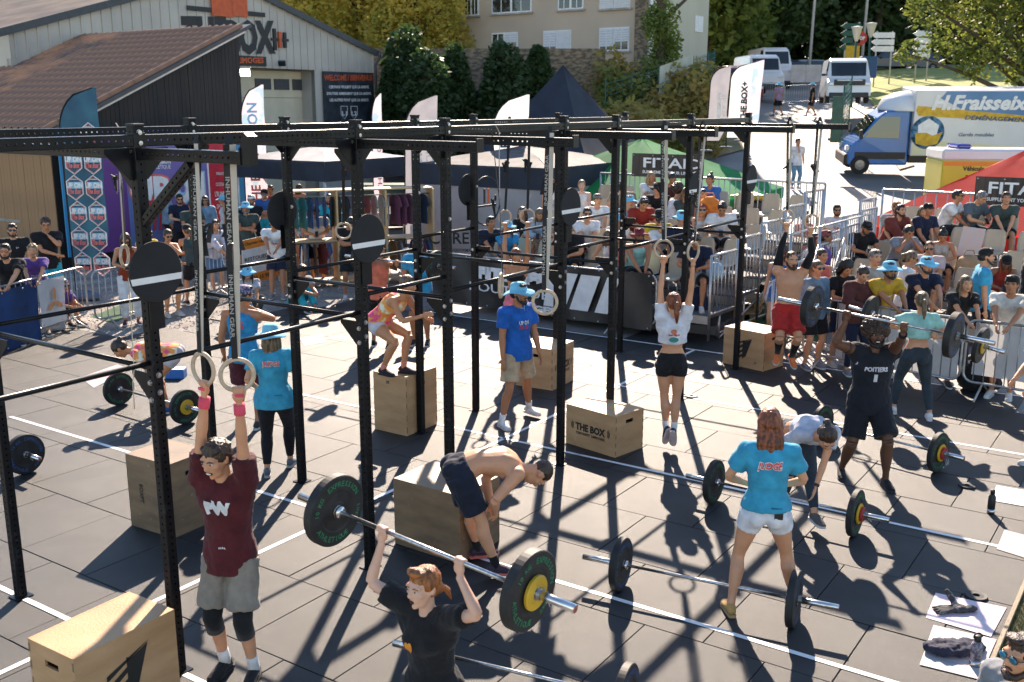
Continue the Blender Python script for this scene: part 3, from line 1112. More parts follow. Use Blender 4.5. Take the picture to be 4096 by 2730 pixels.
  if st in ('pony', 'bun', 'topbun'):
   if st == 'pony':
    p0 = H(0, -.105, .05)
    bk = R3 @ V3((0, -1, 0))
    p1 = p0 + bk * .05 * s + V3((0, 0, -.03 * s))
    p2 = p0 + bk * .07 * s + V3((0, 0, -.15 * s))
    p3 = p0 + bk * .05 * s + V3((.01, 0, -.26 * s))
    a.tube([p0, p1, p2, p3], [.02 * s, .03 * s, .032 * s, .01 * s], 8)
   elif st == 'bun':
    E(a, (0, -.115, .06), (.036, .034, .036))
   else:
    E(a, (0, -.045, .145), (.036, .036, .032))
   dz = .007
  if a.v:
   rm(a, 'hair', hm, root, vx, 1, disp=dz, dscale=.018 if st in ('afro', 'bighair', 'messy') else .03)
  if st in ('pony', 'bun') and not capped:
   pass
 if hat:
  hx = R3 @ V3((1, 0, 0)); hy = R3 @ V3((0, 1, 0)); hz = R3 @ V3((0, 0, 1))
  tilt = .12
  up = (hz - hy * tilt).normalized()
  yy = up.cross(hx) * 1
  Mh = fr(H(0, -.008, .035), hx, yy, up)
  Mh = Mh @ Matrix.Scale(s, 4)
  if hat.startswith('bucket'):
   cm = {'bucket': cloth((.20, .56, .76), nm='sky_blue_hat_cloth'), 'bucket_dark': cloth(BLACK), 'bucket_red': cloth((.22, .02, .03), nm='maroon_hat_cloth')}[hat]
   a = MB()
   vs_, fs_ = [], []
   prof = [(.0, .098), (.04, .096), (.070, .088), (.084, .070), (.088, .045), (.094, .012), (.098, .006), (.125, -.004), (.155, -.020), (.172, -.034), (.171, -.038), (.153, -.025), (.12, -.010), (.095, .002), (.088, .010)]
   seg = 28
   for (r_, z_) in prof:
    for k in range(seg):
     an = 2 * math.pi * k / seg
     wv = 0
     if r_ > .11:
      wv = .014 * math.sin(an * 3 + hash((round(hc.x, 2))) % 7) * (r_ - .1) / .07 + .012 * math.cos(2 * an) * (r_ - .1) / .07
     vs_.append(Mh @ V3((r_ * math.cos(an) * .95, r_ * math.sin(an) * 1.1, z_ + wv)))
   for i in range(len(prof) - 1):
    for k in range(seg):
     fs_.append((i * seg + k, i * seg + (k + 1) % seg, (i + 1) * seg + (k + 1) % seg, (i + 1) * seg + k))
   a.add(vs_, fs_, True)
   ho = a.build('bucket_hat', cm, root)
   if hat == 'bucket':
    e = MB()
    e.lathe([(0, .004), (.016, .002), (.02, -.003)], 12, Mh @ fr((0, .098, .052), (1, 0, 0), (0, 0, 1), (0, -1, 0)) @ Matrix.Scale(-1, 4, (0, 0, 1)))
    e.build('badge', mat('hat_badge', (.08, .05, .12), rough=.6, col2=(.4, .1, .12), scale=60), ho)
    e = MB()
    for k in (-1, 1):
     e.tube([H(k * .080, .02, .02), H(k * .066, .055, -.06), H(0, .07, -.125)], .0022, 4)
    e.tube([H(0, .07, -.125), H(0, .075, -.19)], .003, 4)
    e.build('chin_cord', cloth(PALEB), ho)
  elif hat in ('cap', 'cap_back', 'cap_camo', 'cap_white', 'cap_navy', 'camo', 'cap_red', 'cap_grey'):
   cm = {'cap': cloth(BLACK), 'cap_back': cloth(BLACK), 'cap_camo': mat('patterned_cap_cloth', (.30, .22, .30), rough=.8, scale=40, col2=(.02, .04, .12), lo=.45, hi=.55), 'cap_white': cloth(WHITE), 'cap_navy': cloth((.02, .025, .12)),
      'camo': mat('camouflage_cloth', (.42, .38, .30), rough=.85, scale=30, col2=(.18, .15, .10), lo=.45, hi=.52), 'cap_red': mat('red_pattern_cap_cloth', (.35, .06, .06), rough=.8, scale=50, col2=(.05, .03, .04), lo=.45, hi=.55), 'cap_grey': cloth((.22, .20, .20))}[hat]
   back = hat in ('cap_back', 'cap_camo', 'cap_white', 'cap_red')
   if hat == 'cap_navy' or hat == 'cap':
    back = False
   a = MB()
   a.lathe([(0, .094), (.035, .091), (.062, .078), (.080, .055), (.086, .028), (.088, .0), (.085, -.006)], 22, Mh @ Matrix.Diagonal((.97, 1.13, 1, 1)))
   ho = a.build('cap', cm, root)
   sg = -1 if back else 1
   vs_, fs_ = [], []
   n_ = 9
   for j, (d0, dz_) in enumerate(((0, .006), (.04, .004), (.075, -.006))):
    for k in range(n_):
     an = math.pi * (.12 + .76 * k / (n_ - 1))
     rr = 1 - .25 * j * abs(math.cos(an)) ** 2
     vs_.append(Mh @ V3((.078 * math.cos(an) * (1 - .06 * j), sg * (.086 * math.sin(an) + d0 * (.4 + .6 * math.sin(an))), dz_ - .012 * math.cos(an) ** 2)))
   for j in range(2):
    for k in range(n_ - 1):
     fs_.append((j * n_ + k, j * n_ + k + 1, (j + 1) * n_ + k + 1, (j + 1) * n_ + k))
   a = MB().add(vs_, fs_, True)
   b_ = a.build('visor', cm if hat != 'cap_camo' else cloth((.38, .28, .19)), ho)
   so = b_.modifiers.new('thick', 'SOLIDIFY'); so.thickness = .004
  elif hat == 'headscarf':
   pass
 if glasses:
  lm = {'shades': M_lens, 'orange': M_lens_o, 'blue': M_lens_b, 'green': M_lens, 'specs': None, 'up': M_lens}[glasses]
  up = .085 if glasses == 'up' else 0
  yb = -.03 if glasses == 'up' else 0
  fm_ = MB()
  hs_ = 1.0
  for k in (-1, 1):
   c_ = (k * .033, .098 + yb * .6, .008 + up)
   q = [H(c_[0] + .027 * math.cos(t_), c_[1] - abs(c_[0] + .02 * math.cos(t_)) * .10, c_[2] + .019 * math.sin(t_)) for t_ in [2 * math.pi * j / 12 for j in range(12)]]
   fm_.tube(q, .0026 * s, 5, close=True)
   fm_.tube([H(k * .058, .092 + yb * .6, .014 + up), H(k * .076, .04 + yb, .014 + up), H(k * .078, -.01 + yb, .008 + up)], .003 * s, 5)
   if lm:
    l_ = MB()
    l_.ell(H(*c_), (.0265 * s, .006 * s, .0185 * s), R3, 12, 6)
    l_.build('lens', lm, root)
  fm_.tube([H(-.008, .103 + yb * .6, .010 + up), H(.008, .103 + yb * .6, .010 + up)], .003 * s, 5)
  fm_.build('glasses_frame', M_lens_g if glasses == 'green' else M_frame, root)
def person(label, o, face, h=1.75, sk='mid', sex='m', hip=None, lean=0, side=0, twist=0, neck=(0, 0), lh=None, rh=None, lf=None, rf=None,
    le=None, re=None, lk=None, rk=None, lgrip=None, rgrip=None, hands=None, hair=('short', 'brown'), hat=None, glasses=None, beard=None, expr=None,
    top=('tee', BLACK), bottom=('shorts', BLACK), shoes=(.05, .05, .05), sole=(.6, .6, .58), socks=None, hero=False, group=None, build=1.0, prints=(),
    toe=(8, -8), feetdown=0, curve=0, extra=None, vox=None, headtilt=0, barefoot=False, noshoe=False, palm=None, fing=.35, reach=0.0, local=False, sleeves=None, lift=0.0, hem=None):
 s = h / 1.75
 o = V3(o)
 fa = rad(face)
 Fv = V3((math.sin(fa), -math.cos(fa), 0))
 Lv = V3((math.cos(fa), math.sin(fa), 0))
 Rb = Matrix((Lv, -Fv * -1, Z)).transposed() if False else rot_to(Lv, Fv, Z)
 def W(p):
  return Lv * p[0] + Fv * p[1] + Z * p[2]
 def tgt(p):
  if p is None:
   return None
  if isinstance(p, tuple) and p and p[0] == 'w':
   return V3(p[1]) - o
  return W(V3(p) * s)
 root = empty('person', o, label=label, cat='person', group=group)
 f_ = sex == 'f'
 vx = vox or (.0105 if hero else .016)
 B = build
 PW = .93 * s
 hipc = W(V3(hip) * s) if hip is not None else W((0, 0, PW))
 la, si, tw = rad(lean), rad(side), rad(twist)
 def dirn(l_, s_):
  return (Z * math.cos(l_) * math.cos(s_) + Fv * math.sin(l_) * math.cos(s_) + Lv * math.sin(s_)).normalized()
 d0 = dirn(la * (1 - .45) if curve == 0 else la - rad(curve) / 2, si * .5)
 d1 = dirn(la if curve == 0 else la + rad(curve) / 2, si)
 up0 = d0
 waist = hipc + d0 * .17 * s
 chest = waist + (d0 + d1).normalized() * .20 * s
 neckb = chest + d1 * .17 * s
 lat0 = Lv
 latv = (Lv * math.cos(tw) + Fv * math.sin(tw))
 lat1 = (latv - d1 * latv.dot(d1)).normalized()
 lat0 = (Lv - d0 * Lv.dot(d0)).normalized()
 fw1 = lat1.cross(d1)
 if fw1.dot(Fv) + fw1.dot(Z) * math.sin(la) * .0 < 0 and abs(lean) < 80:
  fw1 = -fw1
 if abs(lean) >= 80 and fw1.z > 0:
  fw1 = -fw1
 fw0 = lat0.cross(d0)
 if fw0.dot(Fv) < 0 and abs(lean) < 80:
  fw0 = -fw0
 if abs(lean) >= 80 and fw0.z > 0:
  fw0 = -fw0
 sw = (.168 if f_ else .192) * s * (B * .5 + .5)
 joints = {}
 arms = {}
 for nm, sg, wt, gp, pole in (('l', 1, lh, lgrip, le), ('r', -1, rh, rgrip, re)):
  sh = neckb - d1 * .055 * s + lat1 * sg * sw
  if gp is not None:
   c_, ax_ = gp[0], gp[1]
   c_ = V3(c_) - o
   ff = (c_ - sh).normalized()
   if len(gp) > 2:
    ff = V3(gp[2]).normalized()
   ff = (ff - V3(ax_).normalized() * ff.dot(V3(ax_).normalized()) * .8).normalized()
   wr = c_ - ff * .085 * s
  else:
   wr = tgt(wt) if wt is not None else hipc + W((sg * .26 * s, .05 * s, -.10 * s))
   ff = None
  if wr.z > sh.z + .1 * s:
   sh = sh + d1 * .055 * s - lat1 * sg * .022 * s
  if pole is None:
   pole = (sg * .5, -.8, -.5) if wr.z < sh.z + .1 else (sg * .9, .25, -.4)
  dist = (wr - sh).length / ((.54 + 2 * reach) * s)
  if dist > 1.10:
   print('REACH', label[:40], nm, round(dist, 2))
  kst = min(1.10, max(1.0, dist * 1.002)) if gp is not None else 1
  el, w2 = ik(sh, wr, (.285 + reach) * s * kst, (.255 + reach) * s * kst, W(V3(pole)))
  if gp is None:
   pass
  arms[nm] = (sh, el, w2, ff, gp)
 legs = {}
 hw = (.095 if f_ else .09) * s
 for nm, sg, ft, pole, ta in (('l', 1, lf, lk, toe[0]), ('r', -1, rf, rk, toe[1])):
  hj = hipc - d0 * .02 * s + lat0 * sg * hw
  an = tgt(ft) if ft is not None else W((sg * .115 * s, 0, .085 * s))
  kn, an2 = ik(hj, an, .43 * s, .425 * s, W(V3(pole if pole is not None else (sg * .12, 1, .1))))
  td = rad(ta)
  if feetdown:
   fd = (W((math.sin(td), math.cos(td) * .6, -feetdown))).normalized()
  else:
   fd = W((math.sin(td), math.cos(td), 0)).normalized()
  legs[nm] = (hj, kn, an2, fd)
 np_, ny = rad(neck[0]), rad(neck[1])
 base_l = la * .35
 hl = base_l + np_
 hdF = (Fv * math.cos(ny + tw * .8) + Lv * math.sin(ny + tw * .8))
 hup = (Z * math.cos(hl) + hdF * math.sin(hl) + (Lv * math.sin(rad(headtilt)))).normalized()
 hf = (hdF * math.cos(hl) - Z * math.sin(hl))
 hf = (hf - hup * hf.dot(hup)).normalized()
 hxx = hf.cross(hup)      # right-handed frame: x, y=fwd, z=up
 neckdir = (d1 * .55 + hup * .45 + Fv * .10).normalized()
 head = neckb + neckdir * .075 * s + hup * .095 * s + hf * .018 * s
 P = {'head': head, 'head_rot': rot_to(hxx, hf, hup)}
 def HH(x, y, z):
  return head + P['head_rot'] @ V3((x * s * 1.07, y * s * 1.07, z * s * 1.07))
 b = MB()
 hwid = .178 if f_ else .165
 secs = [(hipc - d0 * .075 * s, hwid * .80, .100, lat0), (hipc - d0 * .02 * s, hwid, .122, lat0), (hipc + d0 * .06 * s, hwid * .95, .115, lat0),
   (waist, (.120 if f_ else .140), (.092 if f_ else .102), lat0), (waist.lerp(chest, .5), (.128 if f_ else .152), .105, lat1),
   (chest, (.148 if f_ else .172), (.112 if f_ else .120), lat1), (chest + d1 * .09 * s, (.150 if f_ else .178), .105, lat1),
   (neckb - d1 * .035 * s, .115 if f_ else .135, .078, lat1), (neckb + d1 * .005 * s, .068, .058, lat1)]
 b.tube([q[0] for q in secs], [q[1] * s * B for q in secs], 16, ry=[q[2] * s * B for q in secs], side=[q[3] for q in secs])
 R1 = rot_to(lat1, fw1, d1)
 if f_:
  for k in (-1, 1):
   b.ell(chest + lat1 * k * .065 * s + fw1 * .085 * s + d1 * .005, (.055 * s, .05 * s, .052 * s), R1)
 else:
  for k in (-1, 1):
   b.ell(chest + lat1 * k * .072 * s + fw1 * .072 * s + d1 * .03 * s, (.078 * s, .042 * s, .058 * s), R1)
   b.ell(chest + lat1 * k * .085 * s - fw1 * .065 * s + d1 * .03 * s, (.07 * s, .04 * s, .09 * s), R1)
 for k in (-1, 1):
  b.ell(hipc - fw0 * .055 * s + lat0 * k * .07 * s - d0 * .045 * s, (.078 * s * B, .078 * s * B, .085 * s), rot_to(lat0, fw0, d0))
 b.tube([neckb - d1 * .02 * s, neckb + neckdir * .05 * s, head - hup * .045 * s - hf * .02 * s], [.062 * s, (.048 if f_ else .056) * s, (.047 if f_ else .055) * s], 12)
 def E(c, r, seg=12, rings=8):
  b.ell(HH(*c), tuple(q * s * 1.07 for q in r), P['head_rot'], seg, rings)
 E((0, -.010, .032), (.074, .092, .084), 18, 12)
 E((0, .024, -.018), (.0635, .070, .074), 16, 10)
 E((0, .030, -.068), (.047 if f_ else .053, .050, .044), 14, 9)
 E((0, .068, -.093), (.020, .018, .018))
 b.tube([HH(0, .086, .022), HH(0, .110, -.018), HH(0, .098, -.032)], [.009 * s, .0145 * s, .012 * s], 8)
 E((-.011, .096, -.026), (.009, .010, .008)); E((.011, .096, -.026), (.009, .010, .008))
 for k in (-1, 1):
  E((k * .077, -.004, .0), (.010, .020, .031))
  E((k * .030, .074, .031), (.030, .020, .012))
  E((k * .043, .060, -.014), (.022, .024, .020))
 E((0, .080, -.056), (.028, .014, .016))
 mus = B * (1.0 if not f_ else .86)
 for nm, sg in (('l', 1), ('r', -1)):
  sh, el, wr, ff, gp = arms[nm]
  t1 = sh.lerp(el, .3); t2 = sh.lerp(el, .6)
  b.tube([neckb - d1 * .03 * s + lat1 * sg * .05 * s, sh.lerp(neckb - d1 * .03 * s, .35) + d1 * .004, sh], [.05 * s, .058 * s * mus, .062 * s * mus], 10)
  b.tube([sh, t1, t2, el], [.062 * s * mus, .056 * s * mus, .050 * s * mus, .040 * s * mus], 10)
  b.tube([el, el.lerp(wr, .25), el.lerp(wr, .6), wr], [.040 * s * mus, .044 * s * mus, .035 * s * mus, .026 * s], 10)
  b.ell(sh - (el - sh).normalized() * 0 + lat1 * sg * .008, (.062 * s * mus,) * 3)
  b.tube([sh.lerp(el, .18), chest + d1 * .05 * s + lat1 * sg * .12 * s, chest + lat1 * sg * .10 * s], [.05 * s * mus, .065 * s, .06 * s], 8)
  if gp is not None:
   br = gp[3] if len(gp) > 3 else .014
   hand_grip(b, V3(gp[0]) - o, V3(gp[1]), ff, s, 1 if (V3(gp[1]).dot(lat1) * sg < 0) else -1, br)
  else:
   dd = (wr - el).normalized()
   pn = None
   if palm and nm in palm:
    dd = W(V3(palm[nm][0])).normalized(); pn = W(V3(palm[nm][1]))
   else:
    pn = lat1 * -sg + Fv * -.3
   hand_open(b, wr, dd, pn, s, 1 if nm == 'l' else -1, curl=fing)
 bulk = B * (1.03 if f_ else 1.0)
 for nm, sg in (('l', 1), ('r', -1)):
  hj, kn, an, fd = legs[nm]
  b.tube([hj + lat0 * sg * .006, hj.lerp(kn, .25), hj.lerp(kn, .6), hj.lerp(kn, .88), kn], [.098 * s * bulk, .090 * s * bulk, .074 * s * bulk, .056 * s * bulk, .053 * s * bulk], 12)
  shin = (an - kn).normalized()
  bk = -(fd - shin * fd.dot(shin)).normalized() if abs(fd.dot(shin)) < .95 else -fw0
  cf = kn.lerp(an, .30) + bk * .018 * s
  b.tube([kn, kn.lerp(an, .12), cf, kn.lerp(an, .55) + bk * .010 * s, kn.lerp(an, .82), an], [.053 * s * bulk, .052 * s * bulk, .059 * s * bulk, .049 * s * bulk, .035 * s, .035 * s], 12)
  ups = V3((0, 0, 1)) if not feetdown else -(shin)
  ups = (ups - fd * ups.dot(fd)).normalized()
  sdv = fd.cross(ups)
  ball = an + fd * .105 * s - ups * .055 * s
  b.tube([an - fd * .045 * s - ups * .045 * s, an - ups * .03 * s, an + fd * .06 * s - ups * .042 * s, ball, an + fd * .16 * s - ups * .062 * s],
     [.030 * s, .036 * s, .036 * s, .040 * s, .026 * s], 10, ry=[.034 * s, .040 * s, .032 * s, .020 * s, .014 * s], side=sdv)
  legs[nm] = (hj, kn, an, fd, ups, sdv)
 body = rm(b, 'body', SK[sk], root, vx, 2 if hero else 1)
 cv = vx * 1.15
 tt = top[0] if top else 'none'
 tcol = top[1] if top else None
 tm_ = tcol if not isinstance(tcol, tuple) else cloth(tcol)
 shirt = None
 if tt != 'none':
  e = .012 * s
  c = MB()
  loose = {'tee': .021, 'jersey': .02, 'hoodie': .034, 'sweat': .04, 'shirt': .022, 'tank': .013, 'crop': .020, 'bra': .009, 'longtee': .016, 'tight': .008}[tt] * s
  if tt in ('bra',):
   zs = [(chest - d1 * .045 * s, .136 if f_ else .16, .112, lat1), (chest, .150 if f_ else .172, .118, lat1), (chest + d1 * .07 * s, .140, .102, lat1)]
  elif tt == 'crop':
   zs = [(waist.lerp(chest, .30), (.150 if f_ else .17), .125, lat1), (waist.lerp(chest, .6), (.150 if f_ else .17), .122, lat1), (chest, (.155 if f_ else .175), .120, lat1),
      (chest + d1 * .09 * s, (.152 if f_ else .18), .105, lat1), (neckb - d1 * .035 * s, .118 if f_ else .137, .078, lat1), (neckb - d1 * .004 * s, .072, .060, lat1)]
  else:
   longer = .10 if tt in ('tee', 'jersey', 'shirt', 'longtee') else (.08 if tt in ('hoodie', 'sweat', 'tank') else .05)
   lw = 1.0 if tt not in ('tight', 'tank') else .96
   if hem is not None:
    longer = hem
   ex = .016 if longer > .0 else .004
   zs = [(hipc - d0 * longer * s, (hwid + ex) * lw, .136 + ex * .6, lat0), (hipc - d0 * min(.02, longer - .01) * s, (hwid + ex) * lw, .134 + ex * .6, lat0), (hipc + d0 * .06 * s, (hwid * .98 + ex) * lw, .124 + ex * .4, lat0),
      (waist, (.128 if f_ else .147) * lw, (.098 if f_ else .108), lat0), (waist.lerp(chest, .5), (.135 if f_ else .157), .108, lat1),
      (chest, (.150 if f_ else .175), (.115 if f_ else .123), lat1), (chest + d1 * .09 * s, (.150 if f_ else .18), .106, lat1)]
   if tt not in ('tank',):
    zs += [(neckb - d1 * .035 * s, .118 if f_ else .138, .080, lat1), (neckb - d1 * .006 * s, .070, .060, lat1)]
   else:
    zs += [(neckb - d1 * .045 * s, .095, .078, lat1), (neckb - d1 * .02 * s, .075, .062, lat1)]
  c.tube([q[0] for q in zs], [q[1] * s * B + loose for q in zs], 18, ry=[q[2] * s * B + loose for q in zs], side=[q[3] for q in zs])
  if f_:
   for k in (-1, 1):
    c.ell(chest + lat1 * k * .065 * s + fw1 * .087 * s + d1 * .005, (.057 * s + loose * .6, .052 * s + loose * .5, .054 * s + loose * .6), R1)
  else:
   for k in (-1, 1):
    c.ell(chest + lat1 * k * .072 * s + fw1 * .072 * s + d1 * .03 * s, (.078 * s + loose * .5, .042 * s + loose * .6, .058 * s + loose * .6), R1)
    c.ell(chest + lat1 * k * .085 * s - fw1 * .065 * s + d1 * .03 * s, (.07 * s + loose * .5, .04 * s + loose * .6, .09 * s + loose * .5), R1)
  if tt == 'bra':
   for k in (-1, 1):
    c.tube([chest + lat1 * k * .085 * s + fw1 * .09 * s + d1 * .05 * s, neckb + lat1 * k * .075 * s - d1 * .018 * s + fw1 * .01, chest + lat1 * k * .05 * s - fw1 * .10 * s + d1 * .06 * s], .020 * s, 8)
  if tt == 'tank':
   for k in (-1, 1):
    c.tube([chest + lat1 * k * .095 * s + fw1 * .095 * s + d1 * .06 * s, neckb + lat1 * k * .095 * s - d1 * .02 * s, chest + lat1 * k * .085 * s - fw1 * .10 * s + d1 * .06 * s], .030 * s, 8)
  slv = {'tee': .62, 'jersey': .10, 'hoodie': 2, 'sweat': 2, 'shirt': .7, 'crop': .5, 'longtee': 2, 'tight': .5, 'bra': 0, 'tank': 0}[tt]
  if sleeves is not None:
   slv = sleeves
  if slv:
   for nm, sg in (('l', 1), ('r', -1)):
    sh, el, wr, ff, gp = arms[nm]
    c.ell(sh + lat1 * sg * .008, (.064 * s * mus + loose,) * 3)
    c.tube([neckb - d1 * .035 * s + lat1 * sg * .05 * s, sh.lerp(neckb - d1 * .03 * s, .35), sh], [.05 * s + loose * .9, .058 * s * mus + loose * 1.1, .062 * s * mus + loose], 10)
    if slv < .2:
     c.tube([sh, sh.lerp(el, slv)], [.062 * s * mus + loose * .8, .060 * s * mus + loose], 10)
    else:
     k1 = min(slv, 1)
     c.tube([sh, sh.lerp(el, k1 * .5), sh.lerp(el, k1)], [.062 * s * mus + loose, .058 * s * mus + loose * 1.1, (.056 if k1 < 1 else .042) * s * mus + loose * 1.35], 12)
     if slv > 1:
      c.tube([el, el.lerp(wr, .5), el.lerp(wr, .95)], [.042 * s * mus + loose * 1.35, .040 * s * mus + loose, .030 * s + loose * .8], 12)
    c.tube([sh.lerp(el, .16), chest + d1 * .05 * s + lat1 * sg * .12 * s, chest + lat1 * sg * .10 * s], [.05 * s * mus + loose, .065 * s + loose, .06 * s + loose], 8)
  if tt == 'hoodie':
   c.tube([neckb - d1 * .02 * s + lat1 * .10 * s - fw1 * .02, neckb + d1 * .01 * s - fw1 * .085 * s, neckb - d1 * .02 * s - lat1 * .10 * s - fw1 * .02], .042 * s, 8)
  nmm = {'tee': 't_shirt', 'jersey': 'jersey', 'hoodie': 'hoodie', 'sweat': 'sweatshirt', 'shirt': 'shirt', 'crop': 'cropped_shirt', 'longtee': 'long_sleeved_top', 'tight': 'top', 'bra': 'sports_bra', 'tank': 'tank_top'}[tt]
  shirt = rm(c, nmm, tm_, root, cv, 2, disp=(.022 if tt not in ('bra', 'tight') else .004) * s, dscale=.075)
  P['chest'] = chest
 bt = bottom[0] if bottom else 'none'
 trousers = None
 if bt != 'none':
  bm_ = bottom[1] if not isinstance(bottom[1], tuple) else cloth(bottom[1])
  c = MB()
  lo = {'shorts': .022, 'leggings': .006, 'pants': .022, 'jeans': .012, 'hot': .010, 'bike': .007, 'brief': .007}[bt] * s
  wz = [(hipc - d0 * .075 * s, hwid * .82, .104, lat0), (hipc - d0 * .02 * s, hwid, .124, lat0), (hipc + d0 * .05 * s, hwid * .96, .116, lat0)]
  if bt in ('leggings', 'bike', 'hot', 'brief') and f_:
   wz.append((hipc + d0 * .12 * s, .132, .100, lat0))
  else:
   wz.append((hipc + d0 * .09 * s, .150, .108, lat0))
  wl_ = lo * (.15 if tt in ('tee', 'jersey', 'hoodie', 'sweat', 'shirt', 'longtee') else .7)
  c.tube([q[0] for q in wz], [q[1] * s * B + wl_ for q in wz], 16, ry=[q[2] * s * B + wl_ for q in wz], side=[q[3] for q in wz])
  for k in (-1, 1):
   c.ell(hipc - fw0 * .055 * s + lat0 * k * .07 * s - d0 * .045 * s, (.078 * s * B + lo * .5, .078 * s * B + lo * .5, .085 * s + lo * .5), rot_to(lat0, fw0, d0))
  end = {'shorts': .80, 'leggings': 2, 'pants': 2, 'jeans': 2, 'hot': .36, 'bike': .62, 'brief': .28}[bt]
  if len(bottom) > 2:
   end = bottom[2]
  for nm, sg in (('l', 1), ('r', -1)):
   hj, kn, an, fd, ups, sdv = legs[nm]
   k1 = min(end, 1)
   flare = 1.6 if bt == 'shorts' else 1.0
   rr = lambda t_: (.098 + (.053 - .098) * t_ ** 1.1)
   c.tube([hj, hj.lerp(kn, k1 * .35), hj.lerp(kn, k1 * .7), hj.lerp(kn, k1)],
      [.098 * s * bulk + lo, rr(k1 * .3) * s * bulk + lo * 1.1, rr(k1 * .68) * s * bulk + lo * 1.3 * flare ** .5, rr(k1 * .95) * s * bulk + lo * 1.5 * flare], 14)
   if end > 1:
    shin = (an - kn).normalized()
    bk = -(fd - shin * fd.dot(shin)).normalized() if abs(fd.dot(shin)) < .95 else -fw0
    e2_ = .88
    c.tube([kn, kn.lerp(an, .30) + bk * .016 * s, kn.lerp(an, .6) + bk * .008 * s, kn.lerp(an, e2_)],
       [.054 * s * bulk + lo, .060 * s * bulk + lo, .048 * s * bulk + lo, .036 * s + lo * 1.2], 12)
  nmm = {'shorts': 'shorts', 'leggings': 'leggings', 'pants': 'trousers', 'jeans': 'jeans', 'hot': 'shorts', 'bike': 'shorts', 'brief': 'shorts'}[bt]
  trousers = rm(c, nmm, bm_, root, cv, 2, disp=(.020 if bt in ('shorts', 'pants') else .005) * s, dscale=.07)
 if not noshoe:
  for nm, sg in (('l', 1), ('r', -1)):
   hj, kn, an, fd, ups, sdv = legs[nm]
   c = MB()
   c.tube([an - fd * .058 * s - ups * .045 * s, an - fd * .02 * s - ups * .022 * s, an + fd * .05 * s - ups * .035 * s, an + fd * .115 * s - ups * .052 * s, an + fd * .175 * s - ups * .058 * s, an + fd * .192 * s - ups * .062 * s],
      [.030 * s, .040 * s, .042 * s, .046 * s, .034 * s, .014 * s], 12, ry=[.030 * s, .048 * s, .040 * s, .028 * s, .020 * s, .010 * s], side=sdv)
   sho = c.build('shoe', cloth(shoes, .7), root)
   c = MB()
   prof = [(-.075, .024), (-.055, .034), (0, .036), (.06, .040), (.12, .047), (.165, .040), (.195, .018)]
   lft = [an + fd * a_ * s + sdv * w_ * s - ups * .084 * s for a_, w_ in prof] + [an + fd * a_ * s - sdv * w_ * s - ups * .084 * s for a_, w_ in reversed(prof)]
   c.prism(lft, ups * .024 * s)
   so_ = c.build('sole', cloth(sole, .6), sho)
   if hero:
    c = MB()
    for k in range(4):
     q0 = an + fd * (.035 + .022 * k) * s - ups * (.0 + .010 * k - .004) * s
     c.tube([q0 - sdv * .022 * s - ups * .008, q0 + ups * .002, q0 + sdv * .022 * s - ups * .008], .0035 * s, 5)
    c.build('laces', cloth(WHITE) if sum(shoes) < 1.2 else cloth(GREY), sho)
   if socks:
    c = MB()
    if len(socks) == 3:
     socks_ = (socks, .18)
    else:
     socks_ = socks
    top_ = an.lerp(kn, socks_[1] / .425)
    c.tube([an - ups * .03 * s, an.lerp(top_, .5), top_], [.040 * s, .040 * s if socks_[1] < .2 else .050 * s, .042 * s if socks_[1] < .2 else .062 * s], 12)
    c.build('sock', cloth(socks_[0]), root)
 if expr is None:
  expr = 'n'
 head_parts(P, None, s * 1.07, sex, hero, hair, hat, glasses, beard, expr, SK[sk], root, vx)
 for ip, pr in enumerate(prints):
  txt, where, w_, h_, pm = pr[:5]
  dz_ = pr[5] if len(pr) > 5 else 0
  dx_ = pr[6] if len(pr) > 6 else 0
  kw = pr[7] if len(pr) > 7 else {}
  if shirt is None:
   continue
  if where == 'front':
   n_ = fw1; xd = d1.cross(n_)
  else:
   n_ = -fw1; xd = d1.cross(n_)
  xd = d1.cross(n_).normalized()
  oo = chest + d1 * dz_ * s + n_ * .30 * s + xd * dx_ * s
  mb = MB()
  if callable(txt):
   txt(mb, oo, xd, d1, w_ * s, h_ * s if h_ else None)
  else:
   text_on(mb, txt, oo, xd, d1, w_ * s, h_ * s if h_ else None, lift=0, subdiv=3, **({'bold': .03} | kw))
  po = mb.build('print', pm, shirt)
  sm = po.modifiers.new('on cloth', 'SHRINKWRAP')
  sm.target = shirt
  sm.wrap_method = 'PROJECT'
  sm.use_project_x = sm.use_project_y = sm.use_project_z = False
  sm.wrap_method = 'NEAREST_SURFACEPOINT'
  sm.wrap_mode = 'ABOVE_SURFACE'
  sm.offset = .004 + .003 * ip
  q0 = chest + d1 * dz_ * s
  for v in po.data.vertices:
   v.co = v.co - n_ * (.30 * s - .155 * s)
 info = {'root': root, 'arms': arms, 'legs': legs, 'neck': neckb, 'chest': chest, 'hip': hipc, 'head': head, 'o': o, 's': s, 'fw': fw1, 'd1': d1, 'lat': lat1, 'shirt': shirt, 'bottom': trousers, 'F': Fv, 'L': Lv, 'HH': HH, 'W': W}
 return info
def band(info, arm, t, r, col, wd=.06, name='wristband', fromel=True, root=None):
 sh, el, wr, ff, gp = info['arms'][arm]
 p = el.lerp(wr, t) if fromel else sh.lerp(el, t)
 d = ((wr - el) if fromel else (el - sh)).normalized()
 c = MB()
 c.tube([p - d * wd / 2, p, p + d * wd / 2], [r, r * 1.03, r * .97], 14)
 return c.build(name, col if not isinstance(col, tuple) else cloth(col), info['root'])
